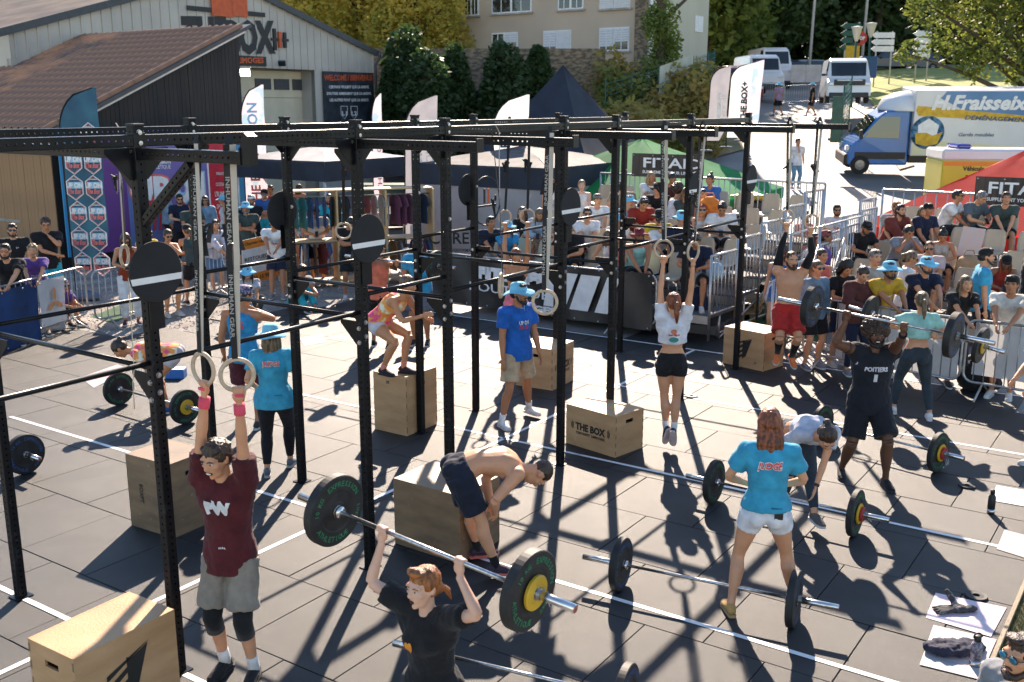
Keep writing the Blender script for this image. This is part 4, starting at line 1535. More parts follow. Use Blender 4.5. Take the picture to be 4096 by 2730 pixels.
def knee_sleeve(info, leg, col=BLACK, up=.12, dn=.12, r=.066):
 hj, kn, an = info['legs'][leg][:3]
 a = kn + (hj - kn).normalized() * up
 b_ = kn + (an - kn).normalized() * dn
 s = info['s']
 c = MB()
 c.tube([a, kn, b_], [r * 1.07 * s, r * s, r * .96 * s], 16)
 return c.build('knee_sleeve', cloth(col), info['root'])
PINK = (.85, .10, .16)
M_w = cloth(WHITE); M_redpr = mat('red_print', (.62, .05, .05), rough=.7)
# ---- rings of the nearest athlete
ra = E1 * .9 + E2 * .2
r1c = D(467, 848, 6.45); r2c = D(545, 862, 6.30)
ring('left of the two pale wooden rings gripped by the man in the maroon t-shirt', U(0, -.60, 3.70), r1c, V3((-.55, -.8, 0)), buckle=.62, text_side=-1)
ring('right of the two pale wooden rings gripped by the man in the maroon t-shirt', U(0, -.88, 3.70), r2c, V3((.3, -.95, 0)), buckle=.66, text_side=-1)
lo = G(552, 1556)
PW = 'PW'
i = person('young man in a maroon t-shirt and black knee sleeves gripping two rings', lo, -12, 1.78, 'fair', hip=(0, .02, .94), lean=3, neck=(12, -14),
    lf=('w', G(586, 1563) + Z * .10), rf=('w', G(520, 1545) + Z * .10), lgrip=(r2c - Z * .103, V3((.9, .3, 0)), (-.08, 0, 1)), rgrip=(r1c - Z * .103, V3((.8, -.6, 0)), (.05, 0, 1)),
    le=(.15, .9, 0), re=(-.25, .9, 0), reach=.018,
    hair=('messy', 'brown'), expr='teeth', top=('tee', (.085, .012, .016)), bottom=('shorts', (.25, .215, .175)), shoes=BLACK, sole=BLACK, socks=(WHITE, .11), hero=True, build=.92,
    prints=[('PW', 'front', .20, .105, M_w, .02, 0, {'bold': .09, 'shear': -.15}), ('DULL', 'front', .05, .012, M_w, -.26, .02)])
for k, cc in (('l', 0), ('r', 0)):
 b_ = band(i, k, .86, .0375, PINK, .075)
 sh, el, wr, ff, gp = i['arms'][k]
 lettering(b_, 'FULL', el.lerp(wr, .86) - i['F'] * -.040 + i['F'] * .0, (i['L'] * 1.0), Z, M_w, h=.03, lift=.002) if False else None
 mb = MB(); mb.tube([wr + Z * .055 - i['L'] * .035, wr + Z * .06 + i['F'] * .03, wr + Z * .055 + i['L'] * .035], .012, 6); mb.build('grip_tape', cloth(PINK), i['root'])
 knee_sleeve(i, k)
# ---- red haired woman with the nearest barbell
def bar_pts(pl, yl, pr, yr):
 return D(pl[0], pl[1], yl), D(pr[0], pr[1], yr)
a, b = bar_pts((690, 1140), 5.95, (1322, 1400), 4.78)
d = (b - a).normalized()
barbell('nearest barbell, held up by the red haired woman, green lettering and a yellow plate', (a + b) / 2, d, [(.225, .065, M_bump, M_green, '10'), (.098, .026, M_yel, None, '')], length=(b - a).length)
c0 = D(955, 1300, 5.32)
gl = D(1062, 1290, 5.25); gr = D(875, 1222, 5.60)
mid = (a + b) / 2
def on_bar(a_, d_, px, py):
 best = None
 for k in range(0, 240):
  p = a_ + d_ * (k * .01)
  q = p - V3((0, 0, HC)); dep = q.y * CP - q.z * SP
  x = 1176.5 + FPX * q.x / dep; y = 784.1 - FPX * (q.y * SP + q.z * CP) / dep
  e = (x - px) ** 2 + (y - py) ** 2
  if best is None or e < best[0]:
   best = (e, p)
 return best[1]
gl = on_bar(a, d, 1058, 1290); gr = on_bar(a, d, 878, 1218)
i = person('red haired woman in a black t-shirt pushing the nearest barbell overhead', V3(((gl + gr) / 2).to_tuple()) * 1 - Z * ((gl + gr) / 2).z + V3((.0, -.12, 0)), -32, 1.66, 'pale', 'f', hip=(0, -.12, .66), lean=6, neck=(-2, -12),
    lf=(.22, .08, .085), rf=(-.22, .05, .085), lk=(.4, 1, 0), rk=(-.4, 1, 0),
    lgrip=(gl, -d, (.02, .12, 1)), rgrip=(gr, d, (-.02, .12, 1)), le=(1, .3, -.5), re=(-1, .4, -.6), hair=('short', 'ginger'), expr='open', top=('tee', BLACK), bottom=('bike', BLACK), shoes=BLACK, hero=True,
    prints=[('\u2665', 'front', .05, .085, mat('orange_emblem', (.70, .25, .03), rough=.7), -.02, -.055)])
mb = MB()
HHf = i['HH']
mb.ell(HHf(0, -.095, -.03), (.04, .04, .05)); mb.tube([HHf(0, -.10, -.02), HHf(-.03, -.15, -.06), HHf(-.04, -.17, -.12)], [.022, .02, .006], 8)
rm(mb, 'hair_knot', hairm('ginger'), i['root'], .008, 1, disp=.01, dscale=.02)
# ---- barbells resting on the mats
def floor_bar(label, p, q, plates, L=2.01, z=.225, **k):
 a_ = G(*p, z); b_ = G(*q, z)
 return barbell(label, (a_ + b_) / 2, (b_ - a_).normalized(), plates, length=L, **k)
BP = [(.225, .06, M_bump, M_blueprint, '10')]
GP = [(.225, .055, M_bump, M_green, '10')]
floor_bar('barbell with black plates lying before the judge in white shorts', (1340, 1279), (1928, 1397), BP, 2.09, inner=1.30)
floor_bar('barbell with green lettered and yellow plates touched by the bending woman', (1577, 1093), (2043, 1196), GP + [(.098, .022, M_yel, None, ''), (.07, .03, M_redp, None, '')], 2.04)
floor_bar('barbell lying behind the legs of the man in the POITIERS jersey', (1845, 962), (2210, 1053), GP + [(.098, .022, M_yel, None, ''), (.07, .03, M_redp, None, '')], 2.0)
floor_bar('barbell on the left mats in front of the bending girl', (240, 885), (463, 945), GP + [(.098, .022, M_yel, None, '')], 2.01)
a_ = G(85, 1053, .225)
barbell('barbell at the left edge cut by the frame behind the first rig post', a_ - E2 * -.95, -E2, BP, length=2.01)
floor_bar('barbell cut by the bottom edge under the black t-shirt', (870, 1470), (1580, 1637), BP, 2.0)
# ---- judge with white shorts
M_jp = mat('judge_print', (.75, .09, .08), rough=.7)
M_jw = mat('judge_print_edge', (.80, .78, .78), rough=.7)
def judge_prints(where='back', dz=.06):
 return [('JUDGE', where, .235, .085, M_jw, dz, 0, {'bold': .085, 'shear': .18}), ('JUDGE', where, .222, .072, M_jp, dz, 0, {'bold': .035, 'shear': .18}), ('EXPRESSION', where, .09, .010, cloth(NAVY), -.30, .07)]
p0 = (G(1672, 1416) + G(1815, 1405)) / 2
p0 = G(1745, 1412)
ji = person('judge with long auburn hair, sky blue t-shirt and white shorts, seen from behind', p0, 172, 1.70, 'fair', 'f', hip=(0, 0, .915), lean=2, neck=(16, 0),
   lf=('w', G(1678, 1412) + Z * .085), rf=('w', G(1822, 1398) + Z * .085), lh=(.13, .22, 1.05), rh=(-.12, .22, 1.05), le=(1, -.3, -.5), re=(-1, -.3, -.5), hair=('longdown', 'auburn'),
   top=('tee', (.045, .34, .52)), bottom=('hot', (.74, .73, .76)), shoes=(.50, .30, .10), sole=(.42, .27, .13), hero=True, hem=-.02, prints=judge_prints(dz=.03), toe=(12, -12))
mb = MB().box(ji['hip'] - ji['F'] * .125 - ji['L'] * .085 + Z * .0, (.065, .008, .05), Matrix.Rotation(rad(172), 3, 'Z'))
mb.build('phone', M_frame, ji['root'])
# ---- bending woman touching her leg
p0 = G(1840, 1195)
gi = person('woman in a pale grey t-shirt and dark leggings bending over beside the barbell', p0, 8, 1.70, 'fair', 'f', hip=(.0, -.25, .86), lean=78, curve=30, neck=(30, 0),
   lf=('w', G(1873, 1222) + Z * .085), rf=('w', G(1798, 1165) + Z * .085), lh=('w', D(1872, 1128, 9.0)), rh=(-.16, .1, .60), hair=('bun', 'brown'), top=('crop', (.50, .52, .60)), bottom=('leggings', (.03, .045, .065)),
   shoes=(.10, .09, .09), hero=True, toe=(4, -10), sleeves=.5)
band(gi, 'l', .93, .028, mat('watch_black', (.02, .02, .02), rough=.3), .03, name='watch')
# ---- man in the black POITIERS jersey
a, b = bar_pts((1787, 687), 10.75, (2288, 790), 9.35)
d = (b - a).normalized()
barbell('barbell with blue lettered plates pressed overhead by the man in the POITIERS jersey', (a + b) / 2, d, [(.225, .07, M_bump, M_blueprint, '15')], length=2.2)
gr = on_bar(a, d, 1950, 708); gl = on_bar(a, d, 2082, 733)
p0 = G(1985, 1104)
pi_ = person('man with an afro in a black POITIERS jersey pressing a barbell overhead with bared teeth', p0, -4, 1.80, 'dark', hip=(0, -.05, .86), lean=5, neck=(-6, -2),
     lf=('w', G(2033, 1118) + Z * .085), rf=('w', G(1932, 1093) + Z * .085), lgrip=(gl, -d, (.0, .05, 1)), rgrip=(gr, d, (.0, .05, 1)), le=(1, .2, -.5), re=(-1, .2, -.5),
     hair=('afro', 'brown'), beard='black', expr='teeth', top=('jersey', (.012, .014, .022)), bottom=('shorts', (.012, .013, .018), .88), shoes=BLACK, sole=(.04, .04, .05), hero=True, build=1.12,
     prints=[('POITIERS', 'front', .24, .052, cloth((.6, .6, .66)), .02, 0, {'bold': .05}), ('1', 'front', .035, .085, cloth((.6, .6, .66)), -.075, 0, {'bold': .05})])
band(pi_, 'l', .82, .042, BLACK, .07)
band(pi_, 'r', .45, .066, mat('arm_tattoo', (.045, .02, .015), rough=.6), .02, name='tattoo', fromel=False)
mb = MB()
for k in (-1, 1):
 ch, d1_, la_, fw_ = pi_['chest'], pi_['d1'], pi_['lat'], pi_['fw']
 mb.tube([ch + la_ * k * .215 - d1_ * .01 + fw_ * .0, ch + la_ * k * .185 + d1_ * .06 + fw_ * .09, ch + la_ * k * .125 + d1_ * .17 + fw_ * .045, ch + la_ * k * .15 + d1_ * .13 - fw_ * .09], .009, 6)
mb.build('jersey_trim', cloth((.5, .48, .56)), pi_['shirt'])
# ---- woman in mint top
a, b = bar_pts((1960, 708), 13.2, (2298, 807), 11.95)
d = (b - a).normalized()
barbell('barbell with yellow plates held at the shoulders by the woman in the mint top', (a + b) / 2, d, [(.225, .055, M_bump, None, ''), (.098, .02, M_yel, None, '')], length=2.0)
c_ = on_bar(a, d, 2112, 745)
person('woman in a mint cropped top seen from behind with a barbell at her shoulders', G(2093, 962), 172, 1.68, 'fair', 'f', hip=(0, 0, .90), lean=-3, neck=(4, 0),
   lf=('w', G(2052, 950) + Z * .085), rf=('w', G(2135, 966) + Z * .085), lgrip=(c_ - d * .22, d, (0, .5, .8)), rgrip=(c_ + d * .22, -d, (0, .5, .8)), le=(1, .3, -.8), re=(-1, .3, -.8),
   hair=('pony', 'dkblond'), top=('crop', (.33, .60, .53)), bottom=('leggings', (.035, .05, .065)), shoes=WHITE, sole=WHITE, hero=True)
# ---- woman hanging from rings
c1 = D(1525, 573, 11.5); c2 = D(1593, 578, 11.25)
ring('left ring held by the hanging woman in the white cropped t-shirt', U(6.365, -.60, 3.70), c1, V3((.0, -1, 0)), buckle=.5, text_side=1)
ring('right ring held by the hanging woman in the white cropped t-shirt', U(6.365, -1.06, 3.70), c2, V3((.75, -.75, 0)), buckle=.42, text_side=1)
hp = D(1545, 790, 11.35)
hz = c1.z - .103 - 1.19
hi = person('woman in a white cropped t-shirt hanging from two rings, seen from behind', V3((hp.x, 11.35, 0)), 177, 1.66, 'fair', 'f', hip=(0, 0, (c1.z - 1.27) / (1.66 / 1.75)), lean=0, neck=(2, 8),
   lf=('w', D(1530, 988, 11.38)), rf=('w', D(1548, 990, 11.30)), lgrip=(c1 - Z * .103, V3((1, 0, 0)), (.05, 0, 1)), rgrip=(c2 - Z * .103, V3((.75, .7, 0)), (-.05, 0, 1)), reach=.02,
   le=(.8, .3, 0), re=(-.8, .3, 0), hair=('pony', 'auburn'), top=('crop', (.72, .71, .75)), bottom=('hot', BLACK), shoes=(.03, .035, .07), sole=(.75, .6, .6), socks=(WHITE, .13), hero=True, feetdown=1.0,
   prints=[('NEVER GIVE UP', 'back', .15, .022, mat('red_banner_print', (.65, .07, .04), rough=.7), -.02, 0, {'bold': .08}), ('\u25cf', 'back', .12, .065, mat('teal_emblem', (.04, .28, .24), rough=.7), -.075, 0), ('\u25cf', 'back', .07, .06, mat('orange_emblem2', (.55, .18, .10), rough=.7, scale=60), .02, 0)])
# ---- man in blue t-shirt with a bucket hat
person('bearded man in a royal blue t-shirt, beige shorts and sky blue hat', G(1188, 975), 38, 1.80, 'tan', hip=(0, 0, .935), lean=0, neck=(2, 20),
   rf=('w', G(1153, 982) + Z * .085), lf=('w', G(1216, 955) + Z * .085), rh=(-.27, .06, .80), lh=(.24, .16, .84), hair=('short', 'black'), hat='bucket', beard='black', glasses='specs', top=('tee', (.015, .12, .48)), bottom=('shorts', (.50, .38, .25)),
   shoes=WHITE, sole=(.7, .65, .6), socks=(WHITE, .09), hero=True, prints=[('UP ON', 'front', .16, .05, M_w, .0, 0), ('The Box', 'front', .15, .05, M_redpr, -.055, 0, {'shear': .3})])
# ---- shirtless man bent over the box
p0 = G(1120, 1312)
p0.x -= .07
person('shirtless man with navy shorts bending forward beside the worn box with his head down', p0, 100, 1.78, 'fair', hip=(0, -.16, .92), lean=92, curve=52, neck=(62, 0),
   rf=('w', G(1143, 1328) + Z * .085), lf=('w', G(1098, 1283) + Z * .085), lh=(.10, .12, .56), rh=(-.10, .12, .56), hair=('buzz', 'brown'), top=None, bottom=('shorts', (.014, .018, .035)), shoes=(.05, .03, .05), sole=(.6, .15, .12), socks=(BLACK, .09), hero=True, build=1.03)
# ---- judge from behind with a bucket hat, left
person('judge in a sky blue t-shirt, black leggings and pale blue bucket hat, seen from behind', G(640, 1088), 185, 1.68, 'fair', 'f', hip=(0, 0, .90), lean=1, neck=(12, 14),
   lf=('w', G(615, 1095) + Z * .085), rf=('w', G(668, 1072) + Z * .085), lh=(.20, .10, 1.0), rh=(-.26, .12, .98), hair=('long', 'dkblond'), hat='bucket', top=('tee', (.05, .36, .55)), bottom=('leggings', (.012, .012, .016)),
   shoes=(.13, .15, .18), sole=(.5, .5, .5), hero=True, build=1.06, prints=judge_prints(dz=.05))
# ---- man with blue tank and patterned cap
person('man in a blue HEAD STAFF tank top and backwards patterned cap', G(572, 985), 172, 1.80, 'tan', hip=(0, 0, .93), neck=(10, -30), lh=(.28, .05, .9), rh=(-.06, .28, 1.42), re=(-1, .2, -.5),
   hair=('short', 'black'), hat='cap_camo', top=('tank', (.03, .26, .52)), bottom=('shorts', (.10, .02, .03)), hero=True, prints=[('HEAD', 'back', .13, .045, M_jp, .05, 0, {'bold': .06, 'shear': .15}), ('STAFF', 'back', .15, .045, M_jp, -.015, 0, {'bold': .06, 'shear': .15})])
# ---- bending girl, far left
person('girl in a tie dye top and white shorts bending down behind the front rig post', G(392, 945), -80, 1.66, 'mid', 'f', hip=(0, -.1, .82), lean=84, curve=22, neck=(30, 0), lf=(.10, 0, .085), rf=(-.10, .06, .085), lh=(.10, .3, .45), rh=(-.08, .12, .52),
   hair=('bun', 'brown'), top=('tight', tiedye()), bottom=('hot', (.55, .52, .55)), shoes=(.03, .08, .35), hero=True)
# ---- girl landing on the box
bx = D(905, 855, 12.05)
person('girl in a tie dye tank top and white shorts crouching on the tall box', V3((bx.x - .03, 12.05, .75)), 62, 1.66, 'mid', 'f', hip=(.05, -.22, .66), lean=48, curve=20, neck=(-10, 0), rf=(-.10, -.06, .085), lf=(.10, .12, .085),
   rh=(.0, .48, .80), lh=(.14, .50, .74), re=(-.6, -.3, -1), le=(.6, -.3, -1), hair=('bun', 'light'), top=('tank', tiedye()), bottom=('hot', (.60, .57, .62)), shoes=(.03, .02, .03), sole=(.02, .02, .02), hero=True, socks=((.8, .30, .22), .07))
# ---- man with barbell, behind
a, b = bar_pts((790, 588), 15.6, (1050, 617), 14.4)
d = (b - a).normalized()
barbell('barbell behind the second rig post pressed by the man in the orange vest', (a + b) / 2, d, [(.225, .065, M_bump, M_green, '15')], length=2.1)
person('short haired man in an orange vest and black shorts pressing a barbell, back to us', G(872, 800), 170, 1.76, 'tan', hip=(0, 0, .90), lean=4, neck=(0, -40), lgrip=(on_bar(a, d, 850, 598), d, (0, 0, 1)), rgrip=(on_bar(a, d, 912, 604), -d, (0, 0, 1)),
   hair=('short', 'brown'), top=('tank', (.75, .20, .12)), bottom=('shorts', BLACK), shoes=BLACK, lf=(.13, .1, .085), rf=(-.2, -.15, .085))
person('man in a sky blue t-shirt holding a sheet of paper behind the barbell plate', G(968, 792), -10, 1.80, 'tan', lh=(.10, .26, 1.08), rh=(-.16, .26, 1.08), neck=(25, 0), hair=('short', 'brown'), top=('tee', (.04, .34, .60)), bottom=('shorts', (.12, .14, .17)), shoes=BLACK)
# ---- woman with pink shorts hanging
q1 = D(1212, 498, 14.9); q2 = D(1160, 500, 15.1)
ring('right ring of the pair held by the woman in pink shorts, before the grandstand', U(8.383, 2.5, 3.70), q1, V3((.1, -1, 0)), txt=False, pale=False)
ring('left ring of the pair held by the woman in pink shorts, half behind a strap', U(8.383, 2.85, 3.70), q2, V3((.6, -1, 0)), txt=False, pale=False)
person('woman in a black sports bra and pink shorts hanging from two rings, facing us', V3((.06, 15.0, 0)), 2, 1.66, 'mid', 'f', hip=(0, 0, (q1.z - 1.27) / (1.66 / 1.75)), lgrip=(q1 - Z * .103, V3((1, 0, 0)), (0, 0, 1)), rgrip=(q2 - Z * .103, V3((1, 0, 0)), (0, 0, 1)), reach=.02,
   lf=(.06, -.05, (q1.z - 1.27 - .86) / .9486), rf=(-.06, -.08, (q1.z - 1.27 - .84) / .9486), feetdown=1.0, neck=(0, 20), hair=('bun', 'auburn'), top=('bra', BLACK), bottom=('hot', (.80, .22, .27)), shoes=BLACK, hero=True)
# the free pair of rings in the middle
ring('round pale ring hanging free in front of the FITNESS banner', U(3.191, -1.10, 3.70), D(1252, 695, 8.62), V3((-.05, -1, 0)), buckle=.7, text_side=1)
ring('pale ring seen almost edge on, hanging free left of the man in the blue t-shirt', U(3.191, -.55, 3.70), D(1151, 656, 8.9), V3((.97, -.12, 0)), buckle=.55, text_side=1)
ring('pale ring hanging far left, seen edge on before the feather flag', U(2.037, 3.1, 3.70), D(286, 588, 10.0), V3((.93, .0, 0)), buckle=.6, txt=True, text_side=1)
ring('pale ring hanging before the man in black with folded arms', U(5.220, 3.15, 3.70), D(790, 531, 13.3), V3((.35, -1, 0)), txt=False, pale=False)
# ---- ring man on the right
q1 = D(1808, 500, 14.85); q2 = D(1864, 510, 14.6)
ring('left of the two rings held by the bare chested man in red shorts', U(10.372, -.62, 3.70), q1, V3((.1, -1, 0)), txt=True, pale=True)
ring('right of the two rings held by the bare chested man in red shorts', U(10.372, -1.05, 3.70), q2, V3((.15, -1, 0)), txt=True, pale=True)
ri = person('bare chested man in red shorts and orange shoes hanging from two rings', V3(((q1.x + q2.x) / 2 - .08, 14.72, 0)), -6, 1.80, 'fair', hip=(0, 0, (q1.z - 1.33) / (1.8 / 1.75)), lgrip=(q2 - Z * .103, V3((1, 0, 0)), (0, 0, 1)), rgrip=(q1 - Z * .103, V3((1, 0, 0)), (0, 0, 1)),
   lf=(.10, -.02, .30), rf=(-.10, -.05, .34), neck=(4, 12), hair=('buzz', 'brown'), expr='open', beard='brown', top=None, bottom=('shorts', (.45, .025, .02)), shoes=(.85, .22, .06), sole=(.8, .8, .8), socks=(BLACK, .30), hero=True, build=1.12, reach=.01, feetdown=.35)
for k in 'lr':
 sh, el, wr, ff, gp = ri['arms'][k]
 mb = MB().tube([sh.lerp(el, .25), sh.lerp(el, .6), el, el.lerp(wr, .3), el.lerp(wr, .9)], [.074, .064, .052, .052, .036], 12)
 mb.build('arm_sleeve', cloth(BLACK), ri['root'])
# ================================================================ the ground
def pbr_ground(name, c1, c2, rough, scale, bump=.4, bscale=60, spec=.4, fine=220):
 m = mat(name, c1, rough=rough, scale=scale, col2=c2, bump=bump, bscale=bscale, spec=spec, lo=.38, hi=.62, detail=8)
 n = m.node_tree.nodes; l = m.node_tree.links
 b = n["Principled BSDF"]
 base = b.inputs["Base Color"].links[0].from_socket
 tc = n.new("ShaderNodeTexCoord")
 v = n.new("ShaderNodeTexNoise"); v.inputs["Scale"].default_value = fine; v.inputs["Detail"].default_value = 3
 l.new(tc.outputs["Object"], v.inputs[0])
 mr = n.new("ShaderNodeMapRange"); l.new(v.outputs[0], mr.inputs[0]); mr.inputs[1].default_value = .3; mr.inputs[2].default_value = .7
 mr.inputs[3].default_value = .7; mr.inputs[4].default_value = 1.3
 hv = n.new("ShaderNodeHueSaturation"); l.new(base, hv.inputs["Color"]); l.new(mr.outputs[0], hv.inputs["Value"])
 l.new(hv.outputs[0], b.inputs["Base Color"])
 return m
M_asph = pbr_ground('asphalt', (.21, .195, .18), (.15, .14, .13), .62, .35, spec=.5)
M_gravel = pbr_ground('gravel_ground', (.30, .27, .24), (.17, .15, .13), .9, 1.2, bump=1, bscale=45, fine=60)
M_lawn = pbr_ground('dry_lawn', (.33, .31, .10), (.20, .24, .06), .95, .5, fine=30)
M_grassd = mat('green_blades', (.10, .13, .03), rough=.8, scale=1.5, col2=(.20, .17, .06), lo=.35, hi=.65)
M_conc = pbr_ground('concrete', (.40, .37, .33), (.28, .26, .23), .85, 1.5, fine=40)
M_carpet = mat('green_carpet', (.03, .10, .03), rough=.95, scale=30, col2=(.02, .06, .025), bump=.5, bscale=300)
def sheet(name, poly, off, m, step=2.0, flat=None, parent=None):
 bm = bmesh.new()
 vs_ = [bm.verts.new((p[0], p[1], 0)) for p in poly]
 bm.faces.new(vs_)
 x0 = min(p[0] for p in poly); x1 = max(p[0] for p in poly); y0 = min(p[1] for p in poly); y1 = max(p[1] for p in poly)
 st = step
 for ax, a, b_ in ((0, x0, x1), (1, y0, y1)):
  q = math.floor(a / st) * st + st
  while q < b_:
   bmesh.ops.bisect_plane(bm, geom=bm.verts[:] + bm.edges[:] + bm.faces[:], plane_co=(q if ax == 0 else 0, q if ax else 0, 0), plane_no=(1 if ax == 0 else 0, ax, 0))
   q += st
 for v in bm.verts:
  v.co.z = (terrain(v.co.x, v.co.y) if flat is None else flat) + off
 bmesh.ops.recalc_face_normals(bm, faces=bm.faces[:])
 for f in bm.faces:
  if f.normal.z < 0:
   f.normal_flip()
  f.smooth = True
 me = bpy.data.meshes.new(name)
 bm.to_mesh(me); bm.free()
 me.materials.append(m)
 return link(name, me, parent)
mb = MB()
xs = [-90, -60] + [-40 + 2.5 * k for k in range(41)] + [80, 110]
ys = [-3, 2, 6, 10, 14, 18, 22] + [24 + 2.5 * k for k in range(42)] + [140, 160, 200, 260, 400]
for y in ys:
 for x in xs:
  mb.v.append((x, y, terrain(x, y) - .03))
for j in range(len(ys) - 1):
 for k in range(len(xs) - 1):
  a = j * len(xs) + k
  mb.f.append([a, a + 1, a + len(xs) + 1, a + len(xs)]); mb.s.append(True)
gr_ = mb.build('ground', M_asph)
gr_['kind'] = 'structure'
# gravel yard on the left
gp_ = [G(*p) for p in [(-200, 900), (60, 806), (190, 748), (330, 792), (470, 765), (560, 735), (700, 706), (860, 694), (905, 640), (880, 560), (640, 500), (300, 480), (60, 560), (-400, 700)]]
g2_ = sheet('gravel', [(p.x, p.y) for p in gp_], -.022, M_gravel, flat=0)
g2_['kind'] = 'structure'
# loose stones
st = MB()
random.seed(3)
gpoly = gp_
n = 0
while n < 9000:
 px = random.uniform(0, 900); py = random.uniform(560, 810)
 p = G(px, py)
 if not inside(p, gp_):
  continue
 r = random.uniform(.010, .026)
 a = random.uniform(0, 6.28)
 c, s_ = math.cos(a) * r, math.sin(a) * r
 z = -.022
 st.add([(p.x + c, p.y + s_, z), (p.x - s_, p.y + c, z), (p.x - c, p.y - s_ * .8, z), (p.x + s_, p.y - c, z), (p.x + c * .2, p.y, z + r * .8)], [(0, 1, 4), (1, 2, 4), (2, 3, 4), (3, 0, 4)])
 n += 1
so = st.build('loose_stones', mat('pale_stone', (.42, .39, .35), rough=.85, scale=3, col2=(.16, .15, .14)))
tag(so, 'loose pale stones scattered over the gravel yard on the left', 'stones', kind='stuff')
# lawn above the parking, dry grass verge, pavement with kerb
lawn = [D(1995, 230, 62), D(2080, 262, 48), D(2420, 330, 44), V3((60, 62, 0)), V3((60, 92, 0)), D(2010, 172, 88)]
lw = sheet('lawn', [(p.x, p.y) for p in lawn], .02, M_lawn)
lw['kind'] = 'structure'
pv = sheet('pavement', [(p.x, p.y) for p in [D(1985, 236, 60), D(1998, 232, 60), D(2085, 268, 47), D(2110, 282, 43), D(2075, 292, 42), D(2030, 262, 49)]], .03, M_conc)
pv['kind'] = 'structure'
emb = sheet('embankment', [(-1, 43), (6.5, 42), (10.3, 46), (11.6, 54), (12.4, 62), (8, 66), (-2, 60)], .03, mat('dry_earth', (.33, .24, .13), rough=.95, scale=.8, col2=(.18, .16, .07)))
emb['kind'] = 'structure'
# bottom right: wooden edging and a strip of grass
ge = [G(2368, 1335), G(2305, 1475), G(2245, 1640), G(2700, 1640), G(2700, 1250)]
g3_ = sheet('grass_strip', [(p.x, p.y) for p in ge], .012, pbr_ground('grass_soil', (.05, .05, .02), (.03, .03, .015), .95, 5), flat=0)
g3_['kind'] = 'structure'
mb = MB()
for _ in range(5000):
 p = G(random.uniform(2225, 2400), random.uniform(1330, 1600))
 if not inside(p, ge):
  continue
 a = random.uniform(0, 6.28); h_ = random.uniform(.02, .07); w_ = .004
 d_ = V3((math.cos(a), math.sin(a), 0))
 mb.add([p + d_ * w_, p - d_ * w_, p + V3((random.uniform(-.03, .03), random.uniform(-.03, .03), h_))], [(0, 1, 2)])
go = mb.build('grass', M_grassd)
tag(go, 'short grass growing at the bottom right corner beside the mats', 'grass', kind='stuff')
a, b = G(2372, 1322), G(2240, 1640)
d = (b - a).normalized(); sd_ = Z.cross(d)
eo = MB().box((a + b) / 2 + Z * .01 + sd_ * -.02, ((b - a).length + .8, .035, .07), rot_to(d, sd_, Z), bev=.004).build('timber_edging', ply('edging_timber', (.25, .18, .10), (.16, .11, .06)))
eo['kind'] = 'structure'
# green carpet pieces
for poly, lab in (([(1700, 742), (1745, 690), (1815, 672), (1905, 700), (1895, 790), (1800, 775)], 'green carpet patch lying behind the plyo box on the right'), ([(210, 726), (300, 690), (330, 702), (262, 742)], 'small green carpet lying under the feet of the sitting girl')):
 q = [G(*p) for p in poly]
 tag(sheet('carpet', [(p.x, p.y) for p in q], -.018 + .004 * (lab[0] == 's'), M_carpet, flat=0), lab, 'carpet')
# ================================================================ trees
def leaf_mat(name, c, c2, tl=.45):
 m = thin_cloth(name, c, tl=tl, rough=.6, scale=.9, col2=c2, lo=.3, hi=.7, detail=5)
 return m
M_leaf_d = leaf_mat('dark_leaves', (.085, .13, .035), (.03, .06, .016), .4)
M_leaf_m = leaf_mat('green_leaves', (.26, .32, .06), (.09, .14, .03), .58)
M_leaf_y = leaf_mat('autumn_leaves', (.88, .66, .16), (.34, .38, .08), .66)
M_ivy = leaf_mat('ivy_leaves', (.045, .085, .022), (.025, .055, .016), .4)
M_bark = mat('bark', (.09, .065, .045), rough=.9, scale=8, bump=.6, bscale=30)
M_shrub = leaf_mat('dry_shrub_leaves', (.42, .26, .08), (.24, .24, .05), .5)
def crown_mesh(name, n, blobs, leaf, m, squash=1.0, seed=1, shell=.55):
 rnd = random.Random(seed)
 mb = MB()
 tot = sum(b[3] ** 2 for b in blobs)
 for (bx, by, bz, br) in blobs:
  k = int(n * br * br / tot)
  for _ in range(k):
   th = rnd.uniform(0, 6.283); ph = math.acos(rnd.uniform(-1, 1))
   rr = br * (shell + (1 - shell) * rnd.random() ** .6)
   d = V3((math.sin(ph) * math.cos(th), math.sin(ph) * math.sin(th), math.cos(ph) * squash))
   rr *= 1 + .28 * noise.noise(d * 2.3 + V3((bx, by, bz)))
   p = V3((bx, by, bz)) + d * rr
   s = leaf * rnd.uniform(.5, 1.3)
   a = V3((rnd.gauss(0, 1), rnd.gauss(0, 1), rnd.gauss(0, .6))).normalized() * s
   c = a.cross(V3((rnd.gauss(0, 1), rnd.gauss(0, 1), rnd.gauss(0, 1)))).normalized() * s * .55
   o = len(mb.v)
   mb.v += [tuple(p - a), tuple(p + c), tuple(p + a), tuple(p - c)]
   mb.f.append([o, o + 1, o + 2, o + 3]); mb.s.append(False)
 return mb.mesh(name, m)
def rblobs(seed, n, R_, H_, z0, br):
 r = random.Random(seed)
 out = []
 for k in range(n):
  z = z0 + H_ * (k + .5) / n
  rr = R_ * math.sin(math.pi * min(1, max(.12, (k + .8) / (n + .6)))) ** .7
  a = r.uniform(0, 6.28)
  out.append((math.cos(a) * rr * .6, math.sin(a) * rr * .6, z, br * r.uniform(.7, 1.2)))
 return out
